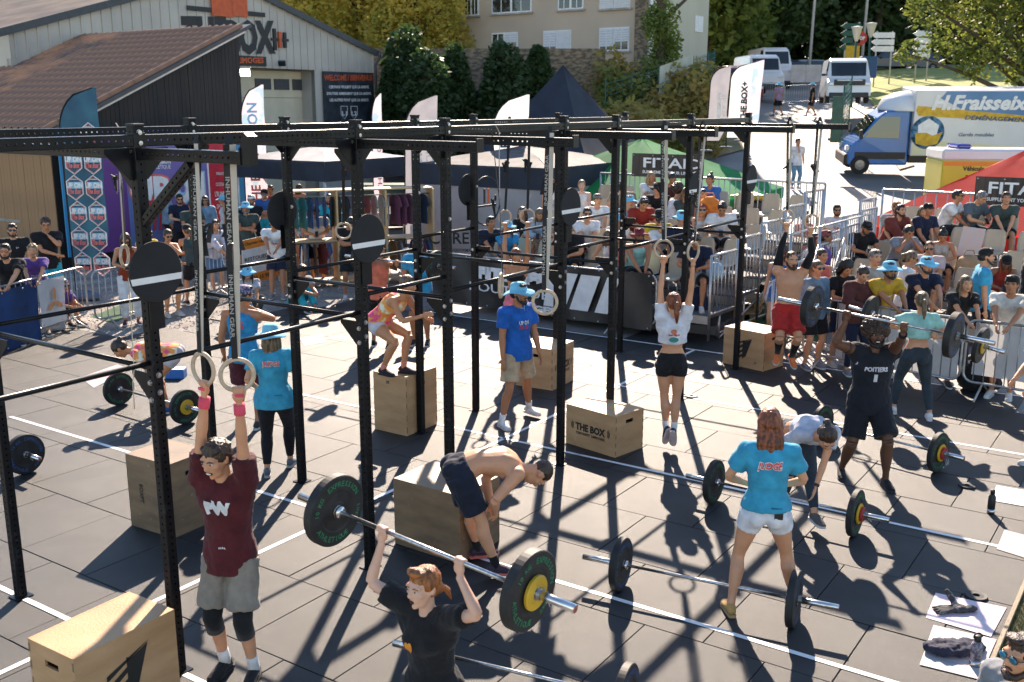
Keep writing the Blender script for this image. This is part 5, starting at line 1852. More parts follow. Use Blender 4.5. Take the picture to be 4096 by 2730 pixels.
CR = {
 'big': crown_mesh('crown', 9000, rblobs(1, 16, 4.6, 9, 3.2, 2.5), .30, M_leaf_d, seed=1),
 'big2': crown_mesh('crown', 9000, rblobs(2, 15, 4.2, 8, 3.0, 2.6), .28, M_leaf_m, seed=2),
 'yel': crown_mesh('crown', 15000, rblobs(5, 18, 3.8, 7, 2.2, 1.9), .15, M_leaf_y, seed=5),
 'small': crown_mesh('crown', 2600, rblobs(8, 7, .75, 2.5, 1.0, .8), .12, M_leaf_m, seed=8, shell=.3),
}
TR = MB().tube([(0, 0, -1), (.05, 0, 2), (-.1, .1, 5), (0, 0, 9)], [.34, .27, .2, .06], 8)
for k in range(7):
 a = k * 2.4; z = 3 + k * .8
 TR.tube([(0, 0, z), (math.cos(a) * 1.2, math.sin(a) * 1.2, z + 1.1), (math.cos(a) * 2.6, math.sin(a) * 2.6, z + 1.9)], [.12, .08, .03], 6)
TRM = TR.mesh('trunk', M_bark)
def tree(label, x, y, kind, sc, rz, group, z=None, m=None):
 t = empty('tree', (x, y, terrain(x, y) if z is None else z), rz, label, 'tree', group)
 t.scale = (sc, sc, sc)
 link('trunk', TRM, t)
 c = link('crown', CR[kind], t)
 return t
random.seed(21)
FOR = 'trees of the dark wood behind the car park'
WHERE = ['behind the far end of the street', 'above the parked cars', 'behind the two lampposts', 'above the white direction signs', 'behind the concrete house corner', 'at the top edge between house and lamps', 'behind the stop sign', 'behind the dark parked car']
k = 0
fx = [(14, 104), (19, 112), (24, 100), (29, 108), (34, 102), (39, 110), (44, 100), (49, 108), (54, 102), (60, 110), (17, 122), (27, 120), (37, 122), (47, 120), (57, 122), (66, 104), (33, 96), (22, 92)]
fx.sort(key=lambda q: q[0] / q[1])
for i_, (x, y) in enumerate(fx):
 t = tree(ORD[i_] + ' tall dark tree from the left in the wood behind the car park', x, y, 'big', random.uniform(1.1, 1.4), random.uniform(0, 6), FOR)
tree('broad olive green tree left of the dark wood, beside the concrete house', 15.5, 84, 'big2', 1.25, 1, None)
for x, y, kd, sc, lab in [(-13, 62, 'yel', 1.0, 'yellowing tree right of the gym gable with its crown in the sun'), (-9.5, 66, 'yel', 1.25, 'tall autumn yellow tree between the gym roof and the concrete house'), (-5.6, 63, 'yel', 1.0, 'orange tinged tree left of the concrete house'),
        (-2.2, 72, 'big2', 1.1, 'green tree just left of the concrete house'), (-15, 74, 'big2', 1.2, 'dark green tree rising behind the gym roof'), (-8, 80, 'big', 1.3, 'dark tree far behind the yellow trees')]:
 tree(lab, x, y, kd, sc, x, None, z=terrain(x, y) - .5)
ug = crown_mesh('undergrowth', 26000, [(12 + 2.9 * k, 97 + 3 * math.sin(k * 1.7) + (4 if k % 2 else 0), terrain(12 + 2.9 * k, 98) + 1.6 + .8 * math.sin(k), 2.9) for k in range(22)], .42, M_leaf_d, seed=77, shell=.5)
tag(link('undergrowth', ug), 'dark undergrowth at the foot of the wood behind the car park', 'undergrowth', kind='stuff')
# the near tree at the right edge
blobs = [(0, 0, 5.6, 1.7), (-1.6, -.5, 5.0, 1.2), (-2.7, -.3, 4.4, .75), (-1.5, .5, 3.6, .9), (-2.9, .3, 3.0, .45), (1.5, .2, 5, 1.7), (0, -.4, 3.8, 1.3), (2, 0, 3.5, 1.5), (-.6, .2, 7.1, 1.6), (-2.2, 0, 6.2, .9), (1.6, 0, 7, 1.8), (-1.0, 0, 2.7, .6), (.8, .2, 2.6, .9), (2.6, 0, 2.4, .9)]
nt_ = empty('tree', D(2300, 250, 52), 0, 'near leafy tree with bright backlit leaves at the top right corner', 'tree')
nt_.location.z = 1.6
nt_.scale = (1.6, 1.6, 1.6)
TRN = MB().tube([(1.2, 0, -2), (1.0, 0, 2), (.3, 0, 5), (0, 0, 7)], [.3, .22, .15, .05], 8)
for bx, by, bz, br in blobs[:9]:
 TRN.tube([(.9, 0, bz * .5), (bx * .5 + .3, by * .5, bz * .8), (bx, by, bz)], [.10, .06, .02], 6)
TRN.build('trunk', M_bark, nt_)
link('crown', crown_mesh('crown', 15000, blobs, .10, leaf_mat('bright_leaves', (.24, .26, .05), (.05, .085, .02), .5), seed=11, shell=.35), nt_)
# small tree before the house
s_ = tree('small round green tree standing before the concrete house', 0, 0, 'small', 1.0, 0, None)
s_.location = D(1517, 172, 52); s_.location.z -= .5
s_.scale = (1.0, 1.0, 1.0)
# orange shrubs on the embankment
SHM = [crown_mesh('foliage', 900, rblobs(30 + k, 5, .5, .9, .15, .5), .09, M_shrub if k else leaf_mat('green_shrub_leaves', (.25, .26, .05), (.10, .13, .03), .5), seed=40 + k, shell=.2) for k in range(3)]
for k_ in range(20):
 px = 1375 + 13 * k_; yy = random.uniform(40, 50)
 x = (px - 1176.5) / FPX * yy * 1.0
 o = link('shrub', SHM[k_ % 3])
 o.location = (x, yy, terrain(x, yy))
 o.rotation_euler = (0, 0, random.uniform(0, 6))
 sc = random.uniform(1.3, 2.1); o.scale = (sc, sc, sc)
 tag(o, ORD[k_] + ' dry orange shrub from the left on the bank below the concrete house', 'shrub', 'shrubs on the bank')
# ================================================================ buildings
M_clad = mat('grey_cladding', (.50, .46, .40), rough=.5, var=.08, scale=.7, metal=.1)
M_fascia = mat('dark_fascia', (.06, .065, .07), rough=.5, var=.1)
M_door = mat('cream_door', (.66, .58, .42), rough=.55, var=.05, scale=2)
M_glassd = mat('dark_glass', (.015, .02, .025), rough=.08, var=.2, spec=.9)
M_orange = mat('orange_red_paint', (.62, .10, .02), rough=.5, var=.1)
M_sign = mat('dark_sign', (.035, .045, .06), rough=.5, var=.3, scale=3)
M_black2 = mat('black_letters', (.015, .015, .017), rough=.5, var=.1)
def hit(px, py, p0, n):
 r = ray(px, py); o = V3((0, 0, HC))
 return o + r * ((V3(p0) - o).dot(n) / r.dot(n))
N2 = -E2        # facades along E1 look this way
Ec = D(857, 122, 45.6)
EZ = Ec.z
gym = empty('gym_building', (Ec.x, Ec.y, 0), label='big grey metal clad gym building with a gable roof and THE BOX lettering', cat='building')
gl_ = V3((Ec.x, Ec.y, 0))
def loc(mb_, name, m, root, base):
 return mb_.build(name, m, root, loc=-V3(base))
WL = 16.4
def gable(t):
 return EZ + .29 * min(t, WL - t)
def ft(p):
 return (gl_ - p).dot(E1)
cb = hit(740, 162, gl_, N2).z
tdl, tdr = ft(hit(545, 200, gl_, N2)), ft(hit(724, 200, gl_, N2))
# cladding with standing ribs
mb = MB()
t = 0.0
bt_ = .0
while t < WL - .01:
 t2 = min(WL, t + .385)
 for (a_, b_, off) in ((t, t + .06, .035), (t + .06, t2, 0)):
  z0 = cb
  q = [gl_ - E1 * a_ + N2 * off, gl_ - E1 * b_ + N2 * off]
  mb.quad(q[0] + Z * z0, q[1] + Z * z0, q[1] + Z * gable(b_), q[0] + Z * gable(a_))
  mb.quad(gl_ - E1 * b_ + Z * z0, gl_ - E1 * b_ + N2 * .035 + Z * z0, gl_ - E1 * b_ + N2 * .035 + Z * gable(b_), gl_ - E1 * b_ + Z * gable(b_))
 t = t2
loc(mb, 'wall', M_clad, gym, gl_)
mb = MB()
for a_, b_ in ((0, tdr), (tdl, WL)):
 mb = MB().box(gl_ - E1 * (a_ + b_) / 2 - N2 * .1 + Z * (cb / 2), (b_ - a_, .2, cb), rot_to(E1, E2, Z))
 loc(mb, 'lower_wall', M_clad, gym, gl_)
# side wall going back and the roof
mb = MB()
for t_ in (0, WL):
 q = gl_ - E1 * t_
 mb.quad(q, q + E2 * 26, q + E2 * 26 + Z * EZ, q + Z * EZ)
loc(mb, 'side_wall', M_clad, gym, gl_)
M_roof_old = mat('old_corrugated_roof', (.20, .15, .12), rough=.9, scale=.9, col2=(.10, .085, .08), bump=.4, bscale=20)
mb = MB()
for s0, s1 in ((-.3, WL / 2), (WL / 2, WL + .3)):
 n_ = 60
 for k in range(n_):
  v0, v1 = 26.2 * k / n_ - .15, 26.2 * (k + .5) / n_ - .15
  v2 = 26.2 * (k + 1) / n_ - .15
  def P_(t_, v_, dz):
   return gl_ - E1 * t_ + E2 * v_ + Z * (EZ + .29 * min(t_, WL - t_) + .06 + dz)
  mb.quad(P_(s0, v0, 0), P_(s1, v0, 0), P_(s1, v1, .07), P_(s0, v1, .07))
  mb.quad(P_(s0, v1, .07), P_(s1, v1, .07), P_(s1, v2, 0), P_(s0, v2, 0))
loc(mb, 'roof', M_roof_old, gym, gl_)
mb = MB()
for s0, s1 in ((-.35, WL / 2), (WL / 2, WL + .35)):
 p0_, p1_ = gl_ - E1 * s0 + Z * (EZ + .29 * min(s0, WL - s0)), gl_ - E1 * s1 + Z * (EZ + .29 * min(s1, WL - s1))
 mb.prism([p0_ + N2 * .12 - Z * .10, p1_ + N2 * .12 - Z * .10, p1_ + N2 * .12 + Z * .14, p0_ + N2 * .12 + Z * .14], N2 * .05)
loc(mb, 'fascia', M_fascia, gym, gl_)
mb = MB().tube([gl_ + E1 * .15 + N2 * .2 + Z * EZ, gl_ + E1 * .15 + N2 * .2 + Z * (EZ - .25), gl_ + E1 * .05 + N2 * .07 + Z * (EZ - .5), gl_ + E1 * .05 + N2 * .07], .06, 8)
loc(mb, 'downpipe', M_fascia, gym, gl_)
# sectional door in a recess
dr = V3(gl_) - N2 * .8
dd = MB()
z0, z1 = 0, cb - .05
npan = 5
ph = z1 / npan
door = empty('door', (0, 0, 0)); door.parent = gym
for k in range(npan):
 pm = MB().box(dr - E1 * (tdl + tdr) / 2 + Z * (ph * (k + .5)), (tdl - tdr, .05, ph - .015), rot_to(E1, E2, Z), bev=.006)
 loc(pm, 'panel', M_door, door, gl_)
loc(MB().quad(*[gl_ - E1 * tdr + a_ for a_ in (V3(), -N2 * .8, -N2 * .8 + Z * cb, Z * cb)]), 'door_reveal', M_clad, gym, gl_)
loc(MB().quad(*[gl_ + a_ for a_ in (-E1 * tdl + Z * cb, -E1 * tdr + Z * cb, -E1 * tdr - N2 * .8 + Z * cb, -E1 * tdl - N2 * .8 + Z * cb)]), 'door_head', M_fascia, gym, gl_)
for x0, x1 in ((592, 634), (582 + 58, 671), (672, 703)) if False else ((585, 620), (629, 662), (671, 703)):
 a_ = hit(x0, 186, dr + N2 * .03, N2); b_ = hit(x1, 162, dr + N2 * .03, N2)
 w_ = abs((b_ - a_).dot(E1)); c_ = (a_ + b_) / 2; hh = min(abs(a_.z - b_.z), ph * .62)
 c_.z = z1 - ph * .5
 o = loc(MB().box(c_ + N2 * .02, (w_, .03, hh), rot_to(E1, E2, Z)), 'window', M_fascia, door, gl_)
 loc(MB().box(c_ + N2 * .037, (w_ - .08, .01, hh - .08), rot_to(E1, E2, Z)), 'pane', M_glassd, o, gl_)
# lettering on the gable
mb = MB()
def on_wall(mb_, s, x0, x1, y0, y1, m=None, n=N2, base=None, off=.05, **kw):
 base = base if base is not None else gl_
 pl = V3(base) + n * off
 a_ = hit(x0, (y0 + y1) / 2, pl, n); b_ = hit(x1, (y0 + y1) / 2, pl, n)
 c_ = hit((x0 + x1) / 2, y0, pl, n); d_ = hit((x0 + x1) / 2, y1, pl, n)
 xd = (b_ - a_).normalized()
 o_ = (a_ + b_) / 2
 o_.z = (c_.z + d_.z) / 2
 text_on(mb_, s, o_, xd, Z, w=(b_ - a_).length, h=abs(c_.z - d_.z), **kw)
on_wall(mb, 'THE', 418, 522, 38, 118, bold=.06, lift=0)
on_wall(mb, 'BOX', 522, 632, 46, 126, bold=.06, lift=0)
a_ = hit(643, 92, gl_ + N2 * .06, N2)
mb.box(a_, (.9, .05, .10), rot_to(E1, E2, Z))
for dx, hh in ((-.22, .7), (.22, .5)):
 mb.box(a_ + E1 * dx * 1.2, (.14, .06, hh * 1.15), rot_to(E1, E2, Z))
mb.box(hit(523, 27, gl_ + N2 * .06, N2), (3.6, .05, .16), rot_to(E1, E2, Z))
loc(mb, 'lettering', M_black2, gym, gl_)
mb = MB().box(a_ + E1 * 0, (.13, .08, .6), rot_to(E1, E2, Z))
on_wall(mb, 'CROSSFIT LIMOGES', 470, 606, 132, 146, off=.10, bold=.04, lift=0)
for x_ in (510, 543):
 mb.box(hit(x_, 2, gl_ + N2 * .07, N2), (1.0, .05, 1.1), rot_to(E1, E2, Z))
loc(mb, 'lettering', M_orange, gym, gl_)
q0, q1_ = hit(465, 139, gl_ + N2 * .06, N2), hit(611, 139, gl_ + N2 * .06, N2)
loc(MB().box((q0 + q1_) / 2, ((q1_ - q0).length, .05, .36), rot_to(E1, E2, Z)), 'sign_board', M_black2, gym, gl_)
# welcome sign
s0_, s1_ = hit(741, 164, gl_ + N2 * .08, N2), hit(857, 168, gl_ + N2 * .08, N2)
sw_ = empty('welcome_sign', s0_, label='dark sign WELCOME / BIENVENUE with white mottos on the gym wall', cat='sign')
zt, zb = s0_.z, s0_.z - 3.4
loc(MB().box(V3(((s0_.x + s1_.x) / 2, (s0_.y + s1_.y) / 2, (zt + zb) / 2)), ((s1_ - s0_).length, .05, zt - zb), rot_to(E1, E2, Z)), 'board', M_sign, sw_, s0_)
for (tx, y0, y1, x0, x1, mm) in (('WELCOME / BIENVENUE', 172, 186, 745, 856, M_orange), ('CERTAINS VEULENT QUE ÇA ARRIVE.', 197, 205, 756, 848, M_white), ('D\'AUTRES AIMERAIENT QUE ÇA ARRIVE.', 212, 220, 751, 853, M_white), ('LES AUTRES FONT QUE ÇA ARRIVE.', 227, 235, 758, 848, M_white), ('L1', 256, 266, 786, 797, M_white), ('L2', 256, 266, 808, 820, M_white)):
 mb = MB(); on_wall(mb, tx, x0, x1, y0, y1, off=.115, bold=.03, lift=0)
 loc(mb, 'lettering', mm, sw_, s0_)
for xx in (791, 814):
 a_ = hit(xx, 257, gl_ + N2 * .11, N2)
 mb = MB().tube([a_ + E1 * u_ + Z * v_ for u_, v_ in ((-.2, .22), (.2, .22), (.19, -.12), (0, -.3), (-.19, -.12))], .014, 4, close=True)
 loc(mb, 'shield_outline', M_white, sw_, s0_)
# floodlights
M_lamp = mat('lit_floodlight', (.9, .95, .9), rough=.3, var=0, emit=(.85, 1, .85, 5))
for px, py, yy, on, lab in ((563, 165, 30.4, True, 'lit white floodlight at the corner of the timber shed'), (648, 146, None, False, 'small unlit floodlight over the garage door of the gym')):
 c_ = D(px, py, yy) if yy else hit(px, py, gl_ + N2 * .35, N2)
 f0 = empty('floodlight', c_, label=lab, cat='floodlight')
 sz = 1.0 if on else .8
 MB().box((0, 0, 0), (.36 * sz, .10, .26 * sz), rot_to(V3((1, 0, 0)), V3((0, .9, .4)).normalized(), V3((0, -.4, .9)).normalized()), bev=.01).build('housing', M_fascia, f0)
 MB().box(V3((0, -.05, -.025)), (.31 * sz, .012, .21 * sz), rot_to(V3((1, 0, 0)), V3((0, .9, .4)).normalized(), V3((0, -.4, .9)).normalized())).build('lens', M_lamp if on else M_glassd, f0)
 MB().tube([(0, .05, 0), (0, .25, .02)], .02, 6).build('bracket', M_fascia, f0)
# timber shed with a tiled lean-to roof
C0 = G(146, 618)
C0.z = 0
SL = 6.0
SE = D(145, 291, C0.y).z
ST = hit(583, 66, C0, N2).z
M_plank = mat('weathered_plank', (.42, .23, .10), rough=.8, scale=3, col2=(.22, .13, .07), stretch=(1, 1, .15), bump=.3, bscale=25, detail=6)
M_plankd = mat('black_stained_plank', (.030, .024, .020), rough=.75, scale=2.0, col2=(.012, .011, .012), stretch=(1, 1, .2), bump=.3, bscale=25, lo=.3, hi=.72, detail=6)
shed = empty('timber_shed', C0, label='timber shed with black plank gable and a brown tiled roof in front of the gym', cat='shed')
w1 = empty('gable_wall'); w1.parent = shed
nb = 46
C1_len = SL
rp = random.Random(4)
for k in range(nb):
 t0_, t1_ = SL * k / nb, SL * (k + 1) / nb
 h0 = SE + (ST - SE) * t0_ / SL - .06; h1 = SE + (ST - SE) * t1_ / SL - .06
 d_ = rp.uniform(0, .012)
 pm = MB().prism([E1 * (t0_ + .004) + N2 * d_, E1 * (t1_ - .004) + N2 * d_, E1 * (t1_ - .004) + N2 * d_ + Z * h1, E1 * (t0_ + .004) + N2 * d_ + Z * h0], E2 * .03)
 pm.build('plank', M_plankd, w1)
w2 = empty('eaves_wall'); w2.parent = shed
pm0 = MB().box((0, 0, SE / 2), (.148, .03, SE), rot_to(E2, E1, Z), bev=.004).mesh('plank', M_plank)
for k in range(34):
 o = link('plank', pm0, w2)
 o.location = E2 * (.08 + .152 * k) - E1 * (.02 + rp.uniform(0, .012))
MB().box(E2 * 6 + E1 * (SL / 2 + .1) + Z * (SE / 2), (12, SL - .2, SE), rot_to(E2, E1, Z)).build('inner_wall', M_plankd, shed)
# roof: a sloped frame t along E1 (up), v along E2
sl_v = (E1 * SL + Z * (ST - SE)).normalized()
SLN = math.sqrt(SL ** 2 + (ST - SE) ** 2)
rn = E2.cross(sl_v).normalized()
if rn.z < 0:
 rn = -rn
M_tile_r = mat('clay_roof_tile', (.46, .22, .11), rough=.45, scale=1.2, col2=(.12, .08, .065), bump=.4, bscale=40, lo=.3, hi=.62, detail=6)
ZS = Z * SE
MB().box(ZS + sl_v * (SLN / 2) + E2 * 7 - rn * .05, (SLN + .5, 14.6, .08), rot_to(sl_v, E2, rn)).build('roof_deck', M_fascia, shed)
# one profiled tile: a roll and a pan
tw_, tl_ = .30, .40
prof = [(0, .0), (.04, -.01), (.10, .0), (.14, .055), (.20, .085), (.26, .055), (.30, .0)]
vs_, fs_ = [], []
for j, (l_, dz) in enumerate(((0, .035), (tl_ + .06, .004))):
 for (x_, z_) in prof:
  vs_.append((x_, l_, z_ + dz))
for x_, z_ in prof:
 vs_.append((x_, 0, z_ + .010))
np_ = len(prof)
for k in range(np_ - 1):
 fs_.append((k, k + 1, np_ + k + 1, np_ + k))
 fs_.append((2 * np_ + k, 2 * np_ + k + 1, k + 1, k))
tm_ = MB().add(vs_, fs_, True).mesh('roof_tile', M_tile_r)
roofp = empty('roof'); roofp.parent = shed
Rt = rot_to(E2, sl_v, rn)
if Rt.determinant() < 0:
 Rt = rot_to(-E2, sl_v, rn)
 flipx = True
else:
 flipx = False
rest = MB()
cnt = 0
ncourse = int((SLN + .3) / tl_)
for j in range(ncourse):
 for k in range(44):
  p = ZS + sl_v * (-.25 + j * tl_) + E2 * (-.12 + (k + (1 if flipx else 0)) * tw_) + rn * .0
  if k < 300 // ncourse:
   o = link('roof_tile', tm_, roofp)
   o.matrix_local = Matrix.Translation(p) @ Rt.to_4x4()
   cnt += 1
  else:
   rest.add([p + Rt @ V3(v) for v in vs_], fs_, True)
ro_ = rest.build('roof_tiles', M_tile_r, shed)
ro_['kind'] = 'stuff'
# verge tiles and white drip line
pm1 = MB().box((0, 0, 0), (.44, .04, .24), bev=.006).mesh('verge_tile', M_tile_r)
Rv = rot_to(sl_v, -E2 if sl_v.cross(E2).dot(rn) < 0 else E2, rn)
for j in range(ncourse):
 o = link('verge_tile', pm1, roofp)
 o.matrix_local = Matrix.Translation(ZS + sl_v * (-.02 + j * tl_) - E2 * .15 - rn * .02) @ Matrix.Rotation(0, 4, 'X') @ rot_to(sl_v, rn.cross(sl_v), rn).to_4x4()
MB().box(ZS + sl_v * (SLN / 2) - E2 * .10 - rn * .17, (SLN + .2, .04, .05), rot_to(sl_v, rn.cross(sl_v), rn)).build('drip_trim', M_white, shed)
MB().tube([-E1 * .30 - E2 * .1 + Z * (SE - .12), -E1 * .30 + E2 * 12 + Z * (SE - .12)], .075, 10).build('gutter', mat('wood_gutter', (.26, .17, .09), rough=.6), shed)
# roller shutter window at the left
c_ = D(12, 440, C0.y + 1.4)
MB().box(V3(c_) - C0 - E1 * .05, (1.4, .06, 1.35), rot_to(E2, E1, Z)).build('shutter', mat('grey_shutter', (.12, .12, .12), rough=.6, scale=3), shed)
MB().box(V3(c_) - C0 - E1 * .07 - Z * .72, (1.5, .12, .07), rot_to(E2, E1, Z)).build('sill', M_conc, shed)
# concrete house
Hc = D(1485, 185, 57)
hz = Hc.z
hl = V3((Hc.x, Hc.y, 0))
M_house = mat('beige_render', (.56, .44, .33), rough=.9, scale=.25, col2=(.42, .33, .25), lo=.3, hi=.7, bump=.1, detail=8)
M_house2 = mat('pale_concrete_render', (.56, .54, .42), rough=.9, scale=.4, col2=(.45, .43, .34), stretch=(1, 1, .1), detail=8)
M_stone = mat('rubble_stone', (.26, .19, .12), rough=.95, scale=4, col2=(.10, .08, .06), bump=1, bscale=9, lo=.42, hi=.58, stretch=(1, 1, 2.2))
house = empty('concrete_house', hl, label='beige rendered apartment house with white roller shutters behind the stone sheds', cat='house')
HH_ = hz + 12
HWd, HSd = 13.4, 7.8
MB().box(E2 * HWd / 2 + E1 * HSd / 2 + Z * (HH_ / 2 + 0), (HSd, HWd, HH_), rot_to(E1, E2, Z)).build('wall', M_house, house)
MB().box(E1 * HSd / 2 - E2 * .02 + Z * (HH_ / 2), (HSd - .02, .06, HH_ - .2), rot_to(E1, E2, Z)).build('side_wall', M_house2, house)
for e_, w_ in ((0, .75), (HWd - .6, .6)):
 MB().box(E2 * (e_ + w_ / 2) - E1 * .03 + Z * (HH_ / 2), (.12, w_, HH_ - .3), rot_to(E1, E2, Z)).build('stone_quoins', M_stone, house)
MB().tube([-E1 * .12 - E2 * .25, -E1 * .12 - E2 * .25 + Z * HH_], .07, 8).build('downpipe', M_white, house)
MB().box(-E2 * .08 + E1 * 6.4 + Z * (D(1608, 55, 62).z), (1.1, .04, .9), rot_to(E1, E2, Z)).build('vent_panel', M_white, house)
NH = -E1
wins = [(1131, 1190, 74, 123, .0, .5), (1249, 1313, 69, 122, .75, 1), (1377, 1447, 62, 119, .82, .62), (1131, 1222, -30, 33, .1, .2), (1283, 1342, -40, 24, 0, .2), (1378, 1450, -45, 22, 1, 1), (1068, 1100, -40, 38, 0, 0), (1082, 1090, 74, 120, 0, 0)]
for (x0, x1, y0, y1, s1_, s2_) in wins[:-1]:
 pl = hl - E1 * .02
 a_ = hit(x0, y1, pl, NH); b_ = hit(x1, y0, pl, NH)
 wd = abs((b_ - a_).dot(E2)); ht = abs(b_.z - a_.z); c_ = (a_ + b_) / 2 - hl
 R_ = rot_to(E1, E2, Z)
 f0 = MB().box(c_, (.10, wd, ht), R_).build('window', M_white, house)
 MB().box(c_ - E1 * .04 - Z * (ht / 2 + .05), (.22, wd + .2, .10), R_).build('sill', M_conc, f0)
 for q, sh_ in ((-1, s1_), (1, s2_)):
  cc = c_ + E2 * q * wd / 4 * -1
  if sh_ < 1:
   MB().box(cc - E1 * .055, (.02, wd / 2 - .16, ht - .16), R_).build('pane', M_glassd, f0)
   MB().box(cc - E1 * .067, (.02, .05, ht - .16), R_).build('frame', M_white, f0)
  if sh_ > 0:
   mb = MB()
   hh = (ht - .08) * sh_
   ns = max(2, int(hh / .12))
   for k in range(ns):
    mb.box(cc - E1 * .085 + Z * (ht / 2 - .04 - hh * (k + .5) / ns), (.03, wd / 2 - .1, hh / ns - .012), R_)
   mb.build('roller_shutter', mat('white_shutter', (.66, .65, .66), rough=.5, var=.04), f0)
# sawtooth stone sheds in front of the house
M_slate = mat('dark_slate', (.055, .045, .045), rough=.7, scale=1.5, col2=(.10, .085, .075))
for k, (x0, xp, x1, yp, yb, lab) in enumerate([(1215, 1262, 1318, 146, 235, 'stone shed with dark roof left behind the black tent peak'), (1310, 1325, 1385, 146, 240, 'stone shed with a pointed gable right of the black tent peak'), (1365, 1398, 1442, 152, 225, 'middle stone shed of the sawtooth row with a pointed gable'), (1436, 1452, 1480, 158, 208, 'last stone shed of the sawtooth row beside the house corner'), (1085, 1100, 1180, 132, 260, 'long stone shed wall between the ivy covered shrubs')]):
 yy = 52
 pts = [D(x0, yb, yy), D(x1, yb, yy), D(x1, (yp + yb) / 2 + 12, yy), D(xp, yp, yy), D(x0, (yp + yb) / 2 + 8, yy)]
 for p in pts[:2]:
  p.z -= 3
 base = pts[0].copy()
 s0 = empty('stone_shed', base, label=lab, cat='stone shed')
 MB().prism([p - base for p in pts], (-4.5, 3.0, 0)).build('wall', M_stone, s0)
 q = [p - base for p in pts]
 rf = MB()
 rf.prism([q[3] + V3((0, -.2, .02)), q[2] + V3((.1, -.2, 0)), q[2] + V3((.1, -.2, .12)), q[3] + V3((0, -.2, .14))], (-4.7, 3.3, 0))
 rf.prism([q[3] + V3((0, -.2, .02)), q[4] + V3((-.1, -.2, 0)), q[4] + V3((-.1, -.2, .12)), q[3] + V3((0, -.2, .14))], (-4.7, 3.3, 0))
 rf.build('roof', M_slate, s0)
 MB().prism([q[3].lerp(q[4], .1) + V3((0, .5, .16)), q[3].lerp(q[4], .8) + V3((0, .5, .16)), q[3].lerp(q[4], .8) + V3((-.9, 1.1, .16)), q[3].lerp(q[4], .1) + V3((-.9, 1.1, .16))], (0, 0, .04)).build('skylight', M_conc, s0)
# ivy covered cones
IVS = [(936, 85, 275, 52, 46, 'tall ivy covered mass beside the gym, leaning left'), (975, 140, 280, 54, 44, 'ivy covered bush in the middle of the first group'), (1045, 118, 278, 36, 46, 'narrow pointed ivy covered tree left of the stone wall'), (1158, 122, 270, 50, 46, 'large rounded ivy covered tree left of the black tent'), (1233, 124, 215, 30, 47, 'small ivy covered tree beside the black tent peak'), (902, 160, 280, 32, 45, 'low ivy mass at the gym corner')]
for (px, yt, yb, hw_, yy, lab) in IVS:
 b_ = D(px, yb, yy); t_ = D(px, yt, yy)
 H_ = t_.z - b_.z + 1.5
 R_ = hw_ * 1.3 / FPX * yy
 rnd = random.Random(px)
 bl = [(rnd.uniform(-.15, .15) * R_, rnd.uniform(-.2, .2) * R_, H_ * f, R_ * r_) for f, r_ in ((.08, 1.0), (.22, 1.0), (.36, .98), (.5, .9), (.63, .82), (.75, .72), (.86, .55), (.94, .36))]
 r0 = empty('ivy_tree', (b_.x, b_.y, b_.z - 1.2), label=lab, cat='ivy')
 MB().tube([(0, 0, 0), (0, 0, H_ * .9)], [R_ * .5, R_ * .2], 10).build('trunk', M_bark, r0)
 link('foliage', crown_mesh('foliage', 5200, bl, .15, M_ivy, seed=px, shell=.8), r0)
# stone wall behind the ivy
p = D(1000, 250, 49)
tag(MB().box((p.x, 50, p.z - .5), (16, .5, 6.5)).build('stone_wall', M_stone), 'rubble stone wall behind the ivy covered trees', 'wall')
# green net fence and white panel on the slope
def netfence(label, pts_, h, m, posts=True, wires=6):
 r0 = empty('mesh_fence', pts_[0], label=label, cat='fence')
 o_ = pts_[0]
 mb = MB()
 for a_, b_ in zip(pts_, pts_[1:]):
  L_ = (b_ - a_).length
  for k in range(wires):
   mb.tube([a_ - o_ + Z * h * (k + .5) / wires, b_ - o_ + Z * h * (k + .5) / wires], .014, 4)
  for k in range(int(L_ / .35)):
   q = a_.lerp(b_, k * .35 / L_) - o_
   mb.tube([q, q + Z * h], .009, 4)
 mb.build('netting', m, r0)['kind'] = 'stuff'
 for p_ in pts_:
  MB().tube([p_ - o_, p_ - o_ + Z * (h + .1)], .035, 6).build('post', m, r0)
 return r0
M_greenm = mat('green_metal', (.02, .10, .07), rough=.45, var=.15)
netfence('green net fence climbing the bank below the sawtooth sheds', [D(1390, 268, 46), D(1450, 250, 47), D(1512, 232, 48)], 1.5, M_greenm)
netfence('green net fence running up from the white panel to the wood', [D(1590, 205, 52), D(1625, 190, 56), D(1640, 180, 60)], 1.5, M_greenm)
a_, b_ = D(1512, 232, 48), D(1590, 208, 51)
pn_ = MB().prism([a_, b_, b_ + Z * 1.7, a_ + Z * 1.5], (0, .05, 0)).build('fence_panel', mat('translucent_panel', (.50, .50, .42), rough=.6, scale=1, col2=(.36, .38, .30)))
tag(pn_, 'whitish fence panel on the bank in front of the small tree', 'fence panel')
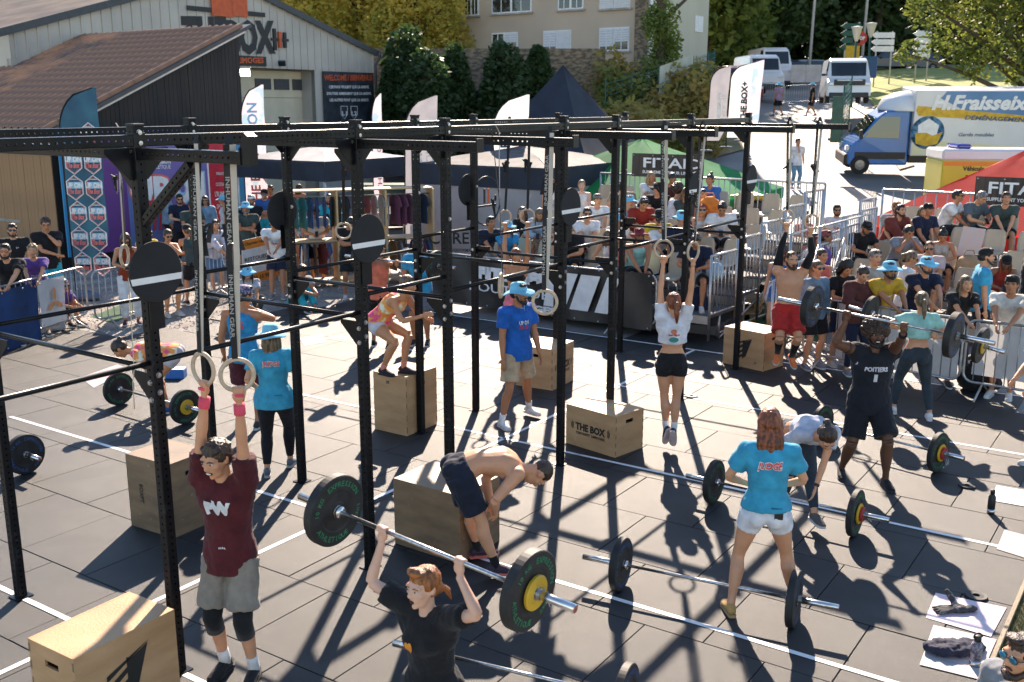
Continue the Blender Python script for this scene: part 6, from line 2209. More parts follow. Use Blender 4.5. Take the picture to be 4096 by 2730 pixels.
# ================================================================ barriers, banners, grandstands
M_galv = mat('galvanised_steel', (.46, .46, .46), rough=.42, metal=.75, var=.15, scale=12)
M_bannerw = thin_cloth('white_banner', (.62, .60, .58), tl=.25, scale=2, col2=(.5, .49, .48))
M_bannerb = thin_cloth('blue_banner', (.015, .05, .16), tl=.2, scale=2, col2=(.012, .03, .09))
M_bannerk = mat('black_banner', (.02, .018, .017), rough=.45, scale=3, col2=(.035, .028, .024), bump=.3, bscale=4)
M_alu = mat('aluminium', (.55, .54, .52), rough=.35, metal=.8, var=.1)
def barrier(label, p, q, h=1.08, group='crowd barriers round the arena', bars=None, feet=True, m=None, r=.019, z=-.02):
 """steel crowd barrier between two ground points"""
 p = V3(p); q = V3(q)
 L = (q - p).length
 d = (q - p).normalized()
 n = Z.cross(d)
 root = empty('crowd_barrier', V3((p.x, p.y, p.z + z)), label=label, cat='barrier', group=group)
 m = m or M_galv
 R_ = .13
 z0 = .20
 pts = []
 for cx, cz, a0 in ((L - R_, h - R_, 0), (R_, h - R_, 90), (R_, z0 + R_, 180), (L - R_, z0 + R_, 270)):
  for k in range(5):
   a = rad(a0 + 22.5 * k)
   pts.append(d * (cx + R_ * math.cos(a)) + Z * (cz + R_ * math.sin(a)))
 MB().tube(pts, r, 8, close=True).build('frame', m, root)
 nb_ = bars or max(4, int(L / .13))
 pmesh = MB().tube([(0, 0, z0), (0, 0, h)], .0075, 6).mesh('bar', m)
 for k in range(1, nb_):
  o = link('bar', pmesh, root)
  o.location = d * (L * k / nb_)
 if feet:
  for f in (.14, .86):
   MB().tube([d * L * f + n * .34 + Z * .012, d * L * f + Z * (z0), d * L * f - n * .34 + Z * .012], .016, 6).build('foot', m, root)
 return root, p + Z * z, d, n, L
def banner(label, o, d, n, x0, x1, z0, z1, m, wav=.015, name='banner', cat='banner', group=None, eyelets=True, sag=0.0):
 """cloth hung along d from x0 to x1, on side n"""
 root = empty(name, V3(o) + d * x0, label=label, cat=cat, group=group)
 nx = max(4, int((x1 - x0) / .12)); nz = 6
 mb = MB()
 for i in range(nx + 1):
  for j in range(nz + 1):
   u = (x1 - x0) * i / nx
   w_ = (z0 + (z1 - z0) * j / nz)
   off = wav * math.sin(u * 5.1 + j * .6) + wav * .6 * math.sin(u * 13 + j) * (1 - j / nz)
   zz = w_ - (sag * math.sin(math.pi * i / nx) if j == nz else sag * .4 * math.sin(math.pi * i / nx) * j / nz)
   mb.v.append(tuple(d * u + n * (.028 + wav + off) + Z * zz))
 for i in range(nx):
  for j in range(nz):
   a = i * (nz + 1) + j
   mb.f.append([a, a + nz + 1, a + nz + 2, a + 1]); mb.s.append(True)
 c = mb.build('cloth', m, root)
 if eyelets:
  e = MB()
  for k in range(int((x1 - x0) / .5) + 1):
   for zz in (z0 + .04, z1 - .04):
    u = .04 + k * .5
    if u < x1 - x0:
     e.tube([d * u + n * (.035 + 2.2 * wav) + Z * zz, d * u + n * (.037 + 2.2 * wav) + Z * zz], .016, 8)
  if e.v:
   e.build('eyelets', M_alu, c)
 return root, d, n
def btext(root, s, u, z, w_, h_, m, d, n, off=.075, **k):
 xd = d if d.cross(Z).dot(n) > 0 else -d
 return lettering(root, s, d * u + n * off + Z * z, xd, Z, m, w=w_, h=h_, lift=.002, **k)
NC = lambda n: n if n.y < 0 else -n
# left barriers
pA, pB = G(-95, 842), G(205, 742)
rt_, o_, d_, n_, L_ = barrier('crowd barrier with blue and white banners at the left edge', pA, pB)
n_ = NC(n_)
xb = ((G(88, 0 + 815) - pA).dot(d_))
banner('dark blue banner covering the left barrier under the leaning people', o_, d_, n_, 0, L_ * .58, .02, 1.02, M_bannerb)
r_, _, _ = banner('white banner with an orange starfish emblem on the left barrier', o_, d_, n_, L_ * .585, L_ * .80, .22, 1.02, M_bannerw)
M_org = mat('orange_print', (.75, .30, .10), rough=.8)
mb = MB()
c_ = d_ * (L_ * .11) + n_ * .09 + Z * .62
for k in range(3):
 a = rad(90 + 120 * k)
 pp = [(math.cos(a + s_) * q, math.sin(a + s_) * q) for s_, q in ((-.55, .07), (-.22, .20), (0, .26), (.22, .20), (.55, .07))] + [(0, 0)]
 mb.add([c_ + d_ * x * .9 + Z * z for x, z in pp], [tuple(range(6))])
mb.build('emblem', M_org, r_)
barrier('crowd barrier beside the woman in white trousers', G(222, 758), G(425, 715))
rt2, o2, d2, n2, L2 = barrier('crowd barrier with the orange RESTOUEIX TP panel', G(478, 692), G(655, 640)); n2 = NC(n2)
M_osign = mat('orange_sign', (.80, .26, .03), rough=.6, var=.04)
ua_ = (hit(553, 610, o2, n2) - o2).dot(d2); ub_ = (hit(633, 600, o2, n2) - o2).dot(d2)
ws_ = ub_ - ua_
r_ = empty('site_sign', o2 + d2 * ua_, label='orange and white RESTOUEIX TP sign hung on the barrier', cat='sign')
u_ = d2 * (ws_ / 2) + n2 * .05
Rb_ = rot_to(d2, n2, Z)
MB().box(u_ + Z * .62, (ws_, .008, 1.0), Rb_).build('board', M_white, r_)
for zc, hh in ((1.01, .21), (.24, .22)):
 MB().box(u_ + n2 * .006 + Z * zc, (ws_, .004, hh), Rb_).build('stripe', M_osign, r_)
for tx, zc, w_, h_ in (('Chantier réalisé par', 1.015, .62, .09), ('RESTOUEIX TP', .68, .64, .085), ('AMENAGEMENTS ET TRAVAUX EXTERIEURS', .61, .5, .02), ('05 55 15 98 87', .24, .58, .09)):
 btext(r_, tx, ws_ / 2, zc, w_ * ws_ / .72, h_, M_black2, d2, n2, off=.062)
rt3, o3, d3, n3, L3 = barrier('crowd barrier where the girl in denim shorts rests her hands', G(655, 642), G(702, 628), bars=3)
rt4, o4, d4, n4, L4 = barrier('crowd barrier with a white banner and yellow blue logo behind the barbell', G(704, 632), G(893, 592)); n4 = NC(n4)
r_, _, _ = banner('white banner with a yellow and blue leaf logo', o4, d4, n4, .1, L4 * .62, .12, 1.0, M_bannerw)
mb = MB(); c_ = d4 * .55 + n4 * .08 + Z * .5
mb.add([c_ + d4 * x + Z * z for x, z in ((-.28, -.2), (-.05, -.28), (0, .05), (-.26, .22))], [(0, 1, 2, 3)]); mb.build('emblem', M_yel, r_)
mb = MB(); mb.add([c_ + d4 * x + Z * z for x, z in ((.0, -.26), (.26, -.05), (.2, .18), (.03, .22), (.06, -.05))], [(0, 1, 2, 3, 4)]); mb.build('emblem', cloth((.02, .16, .45)), r_)
# FITNESS banner
rt5, o5, d5, n5, L5 = barrier('long barrier carrying the black FITNESS banner before the grandstand', G(925, 690), G(1505, 775), group='crowd barriers round the arena', z=0); n5 = NC(n5)
r_, _, _ = banner('long black FITNESS BOUTIQUE LIMOGES banner before the grandstand', o5, d5, n5, .25, L5 - .05, .12, 1.12, M_bannerk, wav=.035, sag=.05)
def bx_(px, py=650):
 r = ray(px, py); o = V3((0, 0, HC))
 h_ = o + r * ((o5 + n5 * .11 - o).dot(n5) / r.dot(n5))
 return (h_ - (o5 + d5 * .25)).dot(d5), h_.z
for tx, x0, x1, y0, y1, bo in (('FITNESS', 1095, 1262, 618, 690, .10), ('BOUTIQUE', 1080, 1262, 650, 720, .01), ('LIMOGES', 1160, 1278, 712, 742, .06)):
 (ua, za), (ub, zb_) = bx_(x0, (y0 + y1) / 2), bx_(x1, (y0 + y1) / 2)
 zc = {'FITNESS': .80, 'BOUTIQUE': .50, 'LIMOGES': .24}[tx]
 hh = {'FITNESS': .25, 'BOUTIQUE': .20, 'LIMOGES': .13}[tx]
 btext(r_, tx, (ua + ub) / 2, zc, abs(ub - ua), hh, M_white, d5, n5, off=.12, bold=bo)
mb = MB()
for (x0, x1, x2, x3) in ((1262, 1328, 1300, 1250), (1336, 1380, 1352, 1310), (1396, 1425, 1398, 1368)):
 us = [bx_(x, 660)[0] for x in (x0, x1, x2, x3)]
 mb.add([d5 * us[0] + n5 * .125 + Z * .98, d5 * us[1] + n5 * .125 + Z * .98, d5 * us[2] + n5 * .125 + Z * .32, d5 * us[3] + n5 * .125 + Z * .32], [(3, 2, 1, 0)])
mb.build('emblem', M_white, r_)
btext(r_, '®', bx_(1410, 720)[0], .33, None, .09, M_white, d5, n5, off=.12)
# right barriers
rt6, o6, d6, n6, L6 = barrier('crowd barrier with white panels where yellow and navy t-shirts lean', G(1842, 835), G(2200, 905), z=-.01); n6 = NC(n6)
banner('white panel on the barrier behind the man in the POITIERS jersey', o6, d6, -n6, L6 * .22, L6 * .98, .20, 1.04, M_bannerw)
rt7, o7, d7, n7, L7 = barrier('crowd barrier at the right edge with a white panel', G(2208, 905), G(2560, 965), z=-.01); n7 = NC(n7)
banner('white panel on the barrier at the right edge', o7, d7, -n7, L7 * .05, L7 * .98, .30, 1.04, M_bannerw)
# street barriers
for a_, b_, lab in (((1722, 238), (1800, 236), 'far barrier across the street left of the two walkers'), ((1802, 243), (1888, 240), 'far barrier across the street behind the two walkers')):
 p_, q_ = D(a_[0], a_[1], 60), D(b_[0], b_[1], 59)
 barrier(lab, p_, q_, h=1.1, group='barriers across the street', z=0)
for x0 in (1815, 1850):
 r_ = empty('street_screen', D(x0, 190, 74), label='white sheeted screen across the far street, ' + ('left half' if x0 == 1815 else 'right half'), cat='screen')
 MB().box((.55, 0, .6), (1.05, .05, 1.2)).build('cloth', M_bannerw, r_)
# grandstands: rows along -E2 ... stepping back along E1
M_chair = mat('beige_plastic_seat', (.52, .42, .29), rough=.45, var=.08, scale=3)
M_deck = mat('stand_deck', (.13, .13, .13), rough=.8, var=.2, scale=2)
def shell_chair():
 mb = MB()
 rows = [(.20, -.03, .0), (.16, .0, -.012), (.0, .0, -.02), (-.16, .0, .0), (-.20, .03, .03), (-.235, .14, .0), (-.26, .30, 0), (-.28, .40, .0), (-.285, .42, 0)]
 wd = [.19, .215, .22, .20, .19, .20, .195, .165, .14]
 for (y, z, dz), w_ in zip(rows, wd):
  for k in range(7):
   t_ = -1 + 2 * k / 6
   mb.v.append((t_ * w_, y + (.03 * t_ * t_ if z > .05 else 0), .45 + z + .03 * t_ * t_ * (1 if z < .05 else 0)))
 for j in range(8):
  for k in range(6):
   a = j * 7 + k
   mb.f.append([a, a + 1, a + 8, a + 7]); mb.s.append(True)
 return mb.mesh('shell', M_chair)
SHELL = shell_chair()
CHF = MB()
for x in (-.17, .17):
 CHF.tube([(x, .15, 0), (x, .15, .43), (x, -.16, .43), (x, -.18, 0)], .012, 5)
CHF = CHF.mesh('leg_frame', M_galv)
CHG = 'beige plastic seats of the grandstands'
def chair(p, ang, label):
 r0 = empty('plastic_seat', p, ang, label=label, cat='seat', group=CHG)
 s_ = link('shell', SHELL, r0)
 so_ = s_.modifiers.new('t', 'SOLIDIFY'); so_.thickness = .012
 link('leg_frame', CHF, r0)
 return r0
def railing(label, p, q, z0, z1, gap=.13, group='railings of the grandstands', posts=True, zq=None, m=None):
 p = V3(p); q = V3(q)
 root = empty('railing', V3((p.x, p.y, 0)), label=label, cat='railing', group=group)
 b = V3((p.x, p.y, 0)); L_ = (q - p).length
 dz = (zq if zq is not None else 0)
 qq = V3((q.x, q.y, 0)) - b
 MB().tube([Z * z1, qq + Z * (z1 + dz)], .024, 8).build('handrail', m or M_alu, root)
 MB().tube([Z * z0, qq + Z * (z0 + dz)], .018, 6).build('bottom_rail', m or M_alu, root)
 k_ = max(2, int(L_ / gap))
 for k in range(k_ + 1):
  t_ = k / k_
  r_ = .024 if k in (0, k_) else .011
  MB().tube([qq * t_ + Z * (z0 + dz * t_ - (0 if k not in (0, k_) else z0 * .9)), qq * t_ + Z * (z1 + dz * t_)], r_, 6).build('bar' if r_ < .02 else 'post', m or M_alu, root)
 return root
def stand(label, ctr, du, dv, nrow, floors, seats, step=1.0, width=8.0, cover=True):
 """ctr: front centre on the ground, du: along the rows (unit), dv: backwards"""
 root = empty('grandstand', ctr, label=label, cat='grandstand')
 for r in range(nrow):
  z = floors[r]
  mb = MB().box(dv * (step * r) + Z * (z - .03), (width, step - .02, .06), rot_to(du, dv, Z))
  mb.build('step_deck', M_deck, root)
  MB().box(dv * (step * r - step / 2 + .02) + Z * (z - .10), (width, .04, .14), rot_to(du, dv, Z)).build('step_edge', M_alu, root)
 mb = MB()
 for u in [-width / 2 + .05 + k * (width - .1) / 5 for k in range(6)]:
  for r in range(nrow):
   mb.tube([du * u + dv * (step * r), du * u + dv * (step * r) + Z * (floors[r] - .05)], .025, 6)
  mb.tube([du * u, du * u + dv * step * (nrow - 1) + Z * (floors[-1] - .1)], .02, 6)
  mb.tube([du * u + Z * .1, du * u + dv * step * (nrow - 1) + Z * .1], .02, 6)
 mb.build('scaffold', M_alu, root)
 return root
# central stand
FL = [.50, .68, .86, 1.06, 1.28]
dU = V3((3.509, -2.62, 0))
dU.normalize(); dV = V3((-dU.y, dU.x, 0))
if dV.y < 0:
 dV = -dV
c0 = G(1330, 640, FL[0]); c0.z = 0
cs = V3((1.35, 18.9, 0))
cs = cs + dU * .08
stand('central grandstand with rows of beige plastic seats full of spectators', cs, dU, dV, 5, FL, None, width=5.5)
angC = math.atan2(-dV.x, dV.y) + math.pi
random.seed(5)
SEATC = []
for r in range(5):
 for k in range(9):
  u = -2.3 + .575 * k
  p = cs + dU * u + dV * (r * 1.0 + .1)
  SEATC.append((r, k, p + Z * FL[r]))
ROWN = ['front', 'second', 'third', 'fourth', 'back']
for r, k, p in SEATC:
 chair(p, angC + random.uniform(-.04, .04), '%s beige seat from the left in the %s row of the central grandstand' % (ORD[k], ROWN[r]))
back = cs + dV * 4.75
railing('long railing behind the back row of the central grandstand', back - dU * 2.7, back + dU * 2.7, FL[4], FL[4] + 1.1)
for k in range(5):
 a_ = cs + dU * 2.75 + dV * (k * 1.0 - .5); b_ = a_ + dV * 1.0
 railing('stepped stair railing at the right end of the central grandstand, ' + ROWN[k] + ' part', a_, b_, FL[k], FL[k] + 1.0)
 a2, b2 = a_ + dU * 1.1, b_ + dU * 1.1
 railing('outer stair railing right of the central grandstand, ' + ROWN[k] + ' part', a2, b2, FL[k] * .4, FL[k] + .7)
sc_ = empty('scaffold_tower', cs + dU * 3.9, label='diagonal aluminium scaffold bracing right of the central grandstand', cat='scaffold')
mb = MB()
for k in range(4):
 a_ = dV * k * 1.3
 mb.tube([a_, a_ + Z * 1.9], .024, 6)
 mb.tube([a_, a_ + dV * 1.3 + Z * 1.6], .018, 6)
 mb.tube([a_ + Z * 1.5, a_ + dV * 1.3 + Z * .2], .018, 6)
 mb.tube([a_ + Z * .2, a_ + dU * 1.6 + Z * .1], .018, 6)
for z in (.2, 1.0, 1.9):
 mb.tube([Z * z, dV * 4.2 + Z * z], .018, 6)
mb.build('bracing', M_alu, sc_)
# right stand
FR = [.30, .53, .78, 1.03]
csr = V3((9.2, 16.3, 0))
stand('right grandstand full of spectators behind the barrier', csr, dU, dV, 4, FR, None, width=9.0)
for r in range(4):
 for k in range(14):
  u = -3.6 + .6 * k
  p = csr + dU * u + dV * (r * 1.0 + .1)
  chair(p + Z * FR[r], angC + random.uniform(-.05, .05), '%s beige seat from the left in the %s row of the right grandstand' % (ORD[k], ['front', 'second', 'third', 'back'][r]))
back = csr + dV * 3.8
railing('long railing behind the back row of the right grandstand', back - dU * 4.4, back + dU * 4.4, FR[3], FR[3] + 1.15, gap=.22)
for k in range(4):
 a_ = csr - dU * 4.45 + dV * (k * 1.0 - .5)
 railing('stepped railing at the left end of the right grandstand, ' + ['front', 'second', 'third', 'back'][k] + ' part', a_, a_ + dV * 1.0, FR[k], FR[k] + 1.0, gap=.12)
M_fit = mat('brown_black_banner', (.06, .04, .03), rough=.6, scale=14, col2=(.025, .02, .018), stretch=(1, 1, .06))
for (px0, px1, yt, yb, pb, nm) in ((1455, 1620, 352, 405, cs + dV * 4.7, 'FITAID banner on the railing of the central grandstand, before the green tent'), (2244, 2440, 405, 470, csr + dV * 3.75, 'FITAID banner on the railing of the right grandstand, before the red tent')):
 a_ = hit(px0, yt, pb, -dV); b_ = hit(px1, yt, pb, -dV); c_ = hit(px0, yb, pb, -dV)
 L_ = (b_ - a_).length; h_ = a_.z - c_.z
 r_, _, _ = banner(nm, V3((a_.x, a_.y, c_.z)), (V3((b_.x, b_.y, 0)) - V3((a_.x, a_.y, 0))).normalized(), -dV, 0, L_, 0, h_, M_fit, wav=.006)
 dd = (V3((b_.x, b_.y, 0)) - V3((a_.x, a_.y, 0))).normalized()
 btext(r_, 'FITAID', L_ * .58, h_ * .62, L_ * .82, h_ * .42, M_white, dd, -dV, off=.06, bold=.02)
 btext(r_, 'SUPPLEMENT YOUR LIFESTYLE', L_ * .56, h_ * .22, L_ * .80, h_ * .13, M_white, dd, -dV, off=.06, bold=.03)
# pallets and platform by the stand
M_pal = ply('pallet_timber', (.48, .34, .17), (.36, .24, .12))
for k, (px, py, zz) in enumerate(((1650, 732, 0), (1690, 728, 0), (1640, 700, 0), (1700, 715, .13))):
 p = G(px, py)
 r_ = empty('pallet', V3((p.x, p.y + .3, zz - .02)), RA - 1.35, label='new timber pallet lying at the foot of the grandstand stairs' + ['', ', right one', ', rear one', ', on top'][k], cat='pallet')
 for j in range(5):
  MB().box((0, -.42 + .21 * j, .125), (1.1, .17, .02), bev=.002).build('board', M_pal, r_)
 for j in range(3):
  MB().box((-.45 + .45 * j, 0, .058), (.09, .95, .11), bev=.003).build('bearer', M_pal, r_)
p = G(1598, 765)
tag(MB().box((p.x, p.y + .7, .07), (1.5, 1.3, .18), Matrix.Rotation(rad(-30), 3, 'Z'), bev=.01).build('platform', M_deck), 'low dark platform before the grandstand stairs', 'platform')
# ================================================================ tents and flags
def tent(label, c, size, zt, ze, m, mv=None, rot=RA, val=.28, legs=True, curve=.0, z0=0):
 """pyramid tent; zt peak, ze eave"""
 r0 = empty('tent', V3((c[0], c[1], z0)), rot, label=label, cat='tent')
 s = size / 2
 mb = MB()
 N = 10
 for q in range(4):
  a = rad(90 * q)
  R_ = Matrix.Rotation(a, 3, 'Z')
  for j in range(N + 1):
   t_ = j / N
   z = ze + (zt - ze) * (t_ ** (1 + curve * 2) if curve else t_)
   for k in range(9):
    x = -1 + 2 * k / 8
    w_ = s * (1 - t_)
    mb.v.append(tuple(R_ @ V3((x * w_, -w_, z - .05 * (1 - x * x) * (1 - t_) + .012 * math.sin(9 * x + j)))))
  o = q * (N + 1) * 9
  for j in range(N):
   for k in range(8):
    a_ = o + j * 9 + k
    mb.f.append([a_, a_ + 1, a_ + 10, a_ + 9]); mb.s.append(True)
 mb.build('canopy', m, r0)
 mb = MB()
 for q in range(4):
  R_ = Matrix.Rotation(rad(90 * q), 3, 'Z')
  n_ = 14
  o = len(mb.v)
  for k in range(n_ + 1):
   x = -s + size * k / n_
   mb.v += [tuple(R_ @ V3((x, -s - .004, ze + .004))), tuple(R_ @ V3((x, -s - .012 - .02 * math.sin(k * 1.7), ze - val)))]
  for k in range(n_):
   mb.f.append([o + 2 * k, o + 2 * k + 1, o + 2 * k + 3, o + 2 * k + 2]); mb.s.append(True)
 mb.build('valance', mv or m, r0)
 if legs:
  for x in (-1, 1):
   for y in (-1, 1):
    MB().tube([(x * (s - .04), y * (s - .04), 0), (x * (s - .04), y * (s - .04), ze)], .025, 6).build('leg', M_alu, r0)
 return r0
M_tk = thin_cloth('black_tent', (.022, .03, .05), tl=.12, scale=1.5, col2=(.014, .018, .03))
M_tg = thin_cloth('green_tent', (.03, .33, .10), tl=.45, scale=1.5, col2=(.02, .24, .07))
M_tr = thin_cloth('red_tent', (.72, .045, .03), tl=.4, scale=1.5, col2=(.55, .03, .02))
M_tw = thin_cloth('pale_tent', (.62, .60, .60), tl=.4, scale=2, col2=(.50, .49, .50))
M_tgr = thin_cloth('grey_canvas_tent', (.10, .10, .11), tl=.06, scale=3, col2=(.03, .03, .035))
pk = D(1294, 150, 31)
tent('tall black star tent with a pointed peak', (pk.x, pk.y), 8.6, pk.z, .9, M_tk, curve=.3, legs=False, val=.1)
pk = D(1476, 318, 26.5)
tent('green folding tent behind the central grandstand', (pk.x, pk.y), 5.6, pk.z, pk.z - 1.3, M_tg, rot=RA)
pk = D(2345, 338, 24.5)
tent('red folding tent behind the right grandstand', (pk.x + .3, pk.y), 6.2, pk.z, pk.z - 1.75, M_tr, rot=RA, val=.7)
pk = D(742, 334, 28)
tent('white topped stall tent with a black valance over the clothes shelves', (pk.x, pk.y), 3.3, pk.z, pk.z - .32, M_tw, M_tk, rot=RA, val=.5)
pk = D(1205, 335, 26)
tt_ = tent('black and grey stall tent with white side walls left of the grandstand', (pk.x, pk.y), 4.0, pk.z, pk.z - .40, M_tgr, M_tk, rot=RA, val=.5)
# side walls of that tent, seen from the front
s = 1.98
ze = pk.z - .40
wl = MB()
for q in (2, 3, 0):
 R_ = Matrix.Rotation(rad(90 * q), 3, 'Z')
 wl.add([R_ @ V3((-s, -s, .02)), R_ @ V3((s, -s, .02)), R_ @ V3((s, -s, ze - .3)), R_ @ V3((-s, -s, ze - .3))], [(0, 1, 2, 3)])
wl.build('side_wall', thin_cloth('side_wall_cloth', (.60, .57, .58), tl=.45, scale=1.2, col2=(.50, .48, .49)), tt_)
wn = Matrix.Rotation(rad(RA * 0), 3, 'Z')
pfr = V3((pk.x, pk.y, 0)) + N2 * (s + .03)
for tx, x0, x1, y0, y1 in (('CUREDIO', 985, 1140, 535, 562), ('PERFORMANCE 2016', 1040, 1115, 572, 580)):
 mb = MB(); on_wall(mb, tx, x0, x1, y0, y1, base=pfr, off=.02, lift=0)
 mb.build('lettering', M_black2, tt_).matrix_parent_inverse = tt_.matrix_basis.inverted()
 tt_.update_tag()
a_ = hit(1117, 462, pfr, N2)
mb = MB().tube([a_ + E1 * .5 * math.cos(t_) + Z * .5 * math.sin(t_) for t_ in [k * .3 for k in range(21)]], .014, 4, close=True)
mb.box(a_ + E1 * -.06 + Z * .1, (.05, .02, .3), rot_to(E1, E2, Z)).box(a_ - Z * .1, (.7, .02, .04), rot_to(E1, E2, Z))
o = mb.build('emblem', M_black2, tt_); o.matrix_parent_inverse = tt_.matrix_basis.inverted()
mb = MB().box(a_ + E1 * .08 + Z * .1, (.05, .02, .3), rot_to(E1, E2, Z)); o = mb.build('emblem', M_orange, tt_); o.matrix_parent_inverse = tt_.matrix_basis.inverted()
M_fn = thin_cloth('navy_flag', (.02, .075, .12), tl=.25, scale=1.5, col2=(.012, .035, .07))
M_fp = thin_cloth('pink_white_flag', (.66, .56, .62), tl=.4, scale=2.2, col2=(.36, .50, .60), lo=.42, hi=.5)
M_fg = thin_cloth('grey_flag', (.36, .34, .36), tl=.4, scale=2, col2=(.28, .27, .30))
M_fw = thin_cloth('white_flag', (.72, .72, .72), tl=.4, scale=2, col2=(.55, .60, .64), lo=.3, hi=.4)
M_pinkp = mat('coral_print', (.80, .16, .14), rough=.7)
M_skyp = mat('pale_blue_print', (.35, .62, .80), rough=.7)
def flag(label, base, ztop, w_, side, m, prints=(), xd=None, zb=None, y=None, lean=0.0, pole=True):
 """feather flag; base on the ground, side=+1: sail to the picture right of the pole"""
 b = V3(base)
 r0 = empty('feather_flag', b, label=label, cat='flag', group='feather flags round the arena')
 X = (xd or V3((1, 0, 0))).normalized() * side
 H_ = ztop - b.z
 zb = zb if zb is not None else .55
 N = 26
 pc = []
 for k in range(N + 1):
  z = zb + (H_ - zb) * k / N
  t_ = max(0, (z - H_ * .80) / (H_ * .20))
  pc.append((w_ * .92 * (1 - math.sqrt(max(0, 1 - t_ ** 2))) + lean * z, z))
 out = []
 for (x, z) in pc:
  top_lim = w_ + lean * z
  t_ = (z - zb) / (H_ - zb)
  x1 = top_lim * (1 - .05 * (1 - t_)) - max(0, .16 - t_) * w_ * 1.8
  out.append((max(x + .01, x1), z))
 mb = MB()
 for (x0, z0), (x1, z1) in zip(pc, out):
  for j in range(5):
   f = j / 4
   mb.v.append(tuple(X * (x0 + (x1 - x0) * f) + Z * z0 + X.cross(Z) * (.03 * math.sin(z0 * 4 + f * 5) * f)))
 for k in range(N):
  for j in range(4):
   a = k * 5 + j
   mb.f.append([a, a + 1, a + 6, a + 5]); mb.s.append(True)
 sail = mb.build('sail', m, r0)
 MB().tube([V3((0, 0, 0))] + [X * (x - .012) + Z * z for x, z in pc], [.018] * (N + 1) + [.008], 6).build('pole', M_black, r0)
 MB().lathe([(0, .05), (.15, .045), (.19, .02), (.19, 0)], 16).build('base_weight', cloth((.08, .10, .14)), r0)
 fn = V3((0, -1, 0));
 xr = V3((1, 0, 0))
 for (tx, fx, fz, wv, hv, mm, up, kw) in prints:
  q_ = min(1, H_ / 4.7); fz *= q_; wv *= q_; hv *= q_; fx = min(fx, w_ * .8) if q_ < 1 else fx
  o_ = X * (lean * fz + fx) + Z * fz + fn * .05
  if up:
   lettering(sail, tx, o_, Z, -xr, mm, w=wv, h=hv, lift=0, **kw)
  else:
   lettering(sail, tx, o_, xr, Z, mm, w=wv, h=hv, lift=0, **kw)
 return r0
b1 = G(178, 688)
zt1 = D(262, 202, b1.y).z
w1_ = (262 - 172) / FPX * b1.y
f1 = flag('navy feather flag covered in UP ON The Box hexagons at the left', b1, zt1, w1_, 1, M_fn, zb=D(200, 606, b1.y).z, lean=-.004)
for j in range(10):
 for i_ in range(2):
  zc = .75 + j * .52
  xc = w1_ * (.27 + .48 * i_) + (-.02 if j % 2 else .0)
  if zc > zt1 - .5 or (zc > zt1 - 1.0 and i_ == 0):
   continue
  mb = MB()
  o_ = V3((xc, -.06, zc))
  hexp = [o_ + V3((.185 * math.sin(rad(60 * k)), 0, .25 * math.cos(rad(60 * k)))) for k in range(6)]
  hexp = [p for p in hexp]
  mb.tube(hexp, .012, 4, close=True)
  text_on(mb, 'UP ON', o_ + Z * .05, (1, 0, 0), Z, w=.33, h=.11, bold=.05, lift=.012)
  text_on(mb, 'EXPRESSION', o_ + Z * .17, (1, 0, 0), Z, w=.16, h=.025, bold=.02, lift=.012)
  mb.build('print', M_white, f1)
  mb = MB(); text_on(mb, 'The Box', o_ - Z * .07, (1, 0, 0), Z, w=.26, h=.11, shear=.35, bold=.03, lift=.02)
  mb.tube([o_ + (p - o_) * .9 for p in hexp], .007, 4, close=True)
  mb.build('print', M_pinkp, f1)
  MB().box(o_ + Z * .05 + V3((0, .012, 0)), (.35, .004, .13)).build('print', M_skyp, f1)
for (lab, bx, by, tx, ty, wpx, sd_, m, pr) in (
 ('pale pink and blue feather flag beside the black shed wall', 572, 575, 600, 195, 52, 1, M_fp, [('THE BOX', .3, 2.0, 1.6, .28, M_pinkp, True, {'bold': .03}), ('UP ON', .3, 3.6, 1.2, .3, M_skyp, True, {'bold': .03})]),
 ('narrow pale feather flag seen nearly edge on, right of the stall tent', 862, 540, 876, 215, 22, 1, M_fp, [('THE BOX', .2, 2.2, 1.4, .14, M_pinkp, True, {})]),
 ('grey EXPRESSION ATHLETIQUE feather flag left of the grandstand', 932, 610, 1000, 220, 72, 1, M_fg, [('EXPRESSION', .32, 2.3, 2.1, .26, M_w, True, {'bold': .05}), ('ATHLETIQUE', .68, 2.5, 2.1, .26, M_w, True, {'bold': .02}), ('\u25e4', .3, .95, .4, .4, M_w, False, {})]),
 ('white feather flag with red CROSSFIT LIMOGES lettering before the stall tent', 1130, 590, 1222, 218, 78, 1, M_fw, [('CROSSFIT LIMOGES', .62, 2.2, 2.6, .26, M_pinkp, True, {'bold': .0}), ('THE BOX', .3, 3.2, 1.1, .3, cloth((.03, .09, .12)), True, {'bold': .05})])):
 b_ = G(bx, by)
 zt_ = D(tx, ty, b_.y).z
 flag(lab, b_, zt_, wpx / FPX * b_.y, sd_, m, pr, lean=.022 if wpx > 60 else .004)
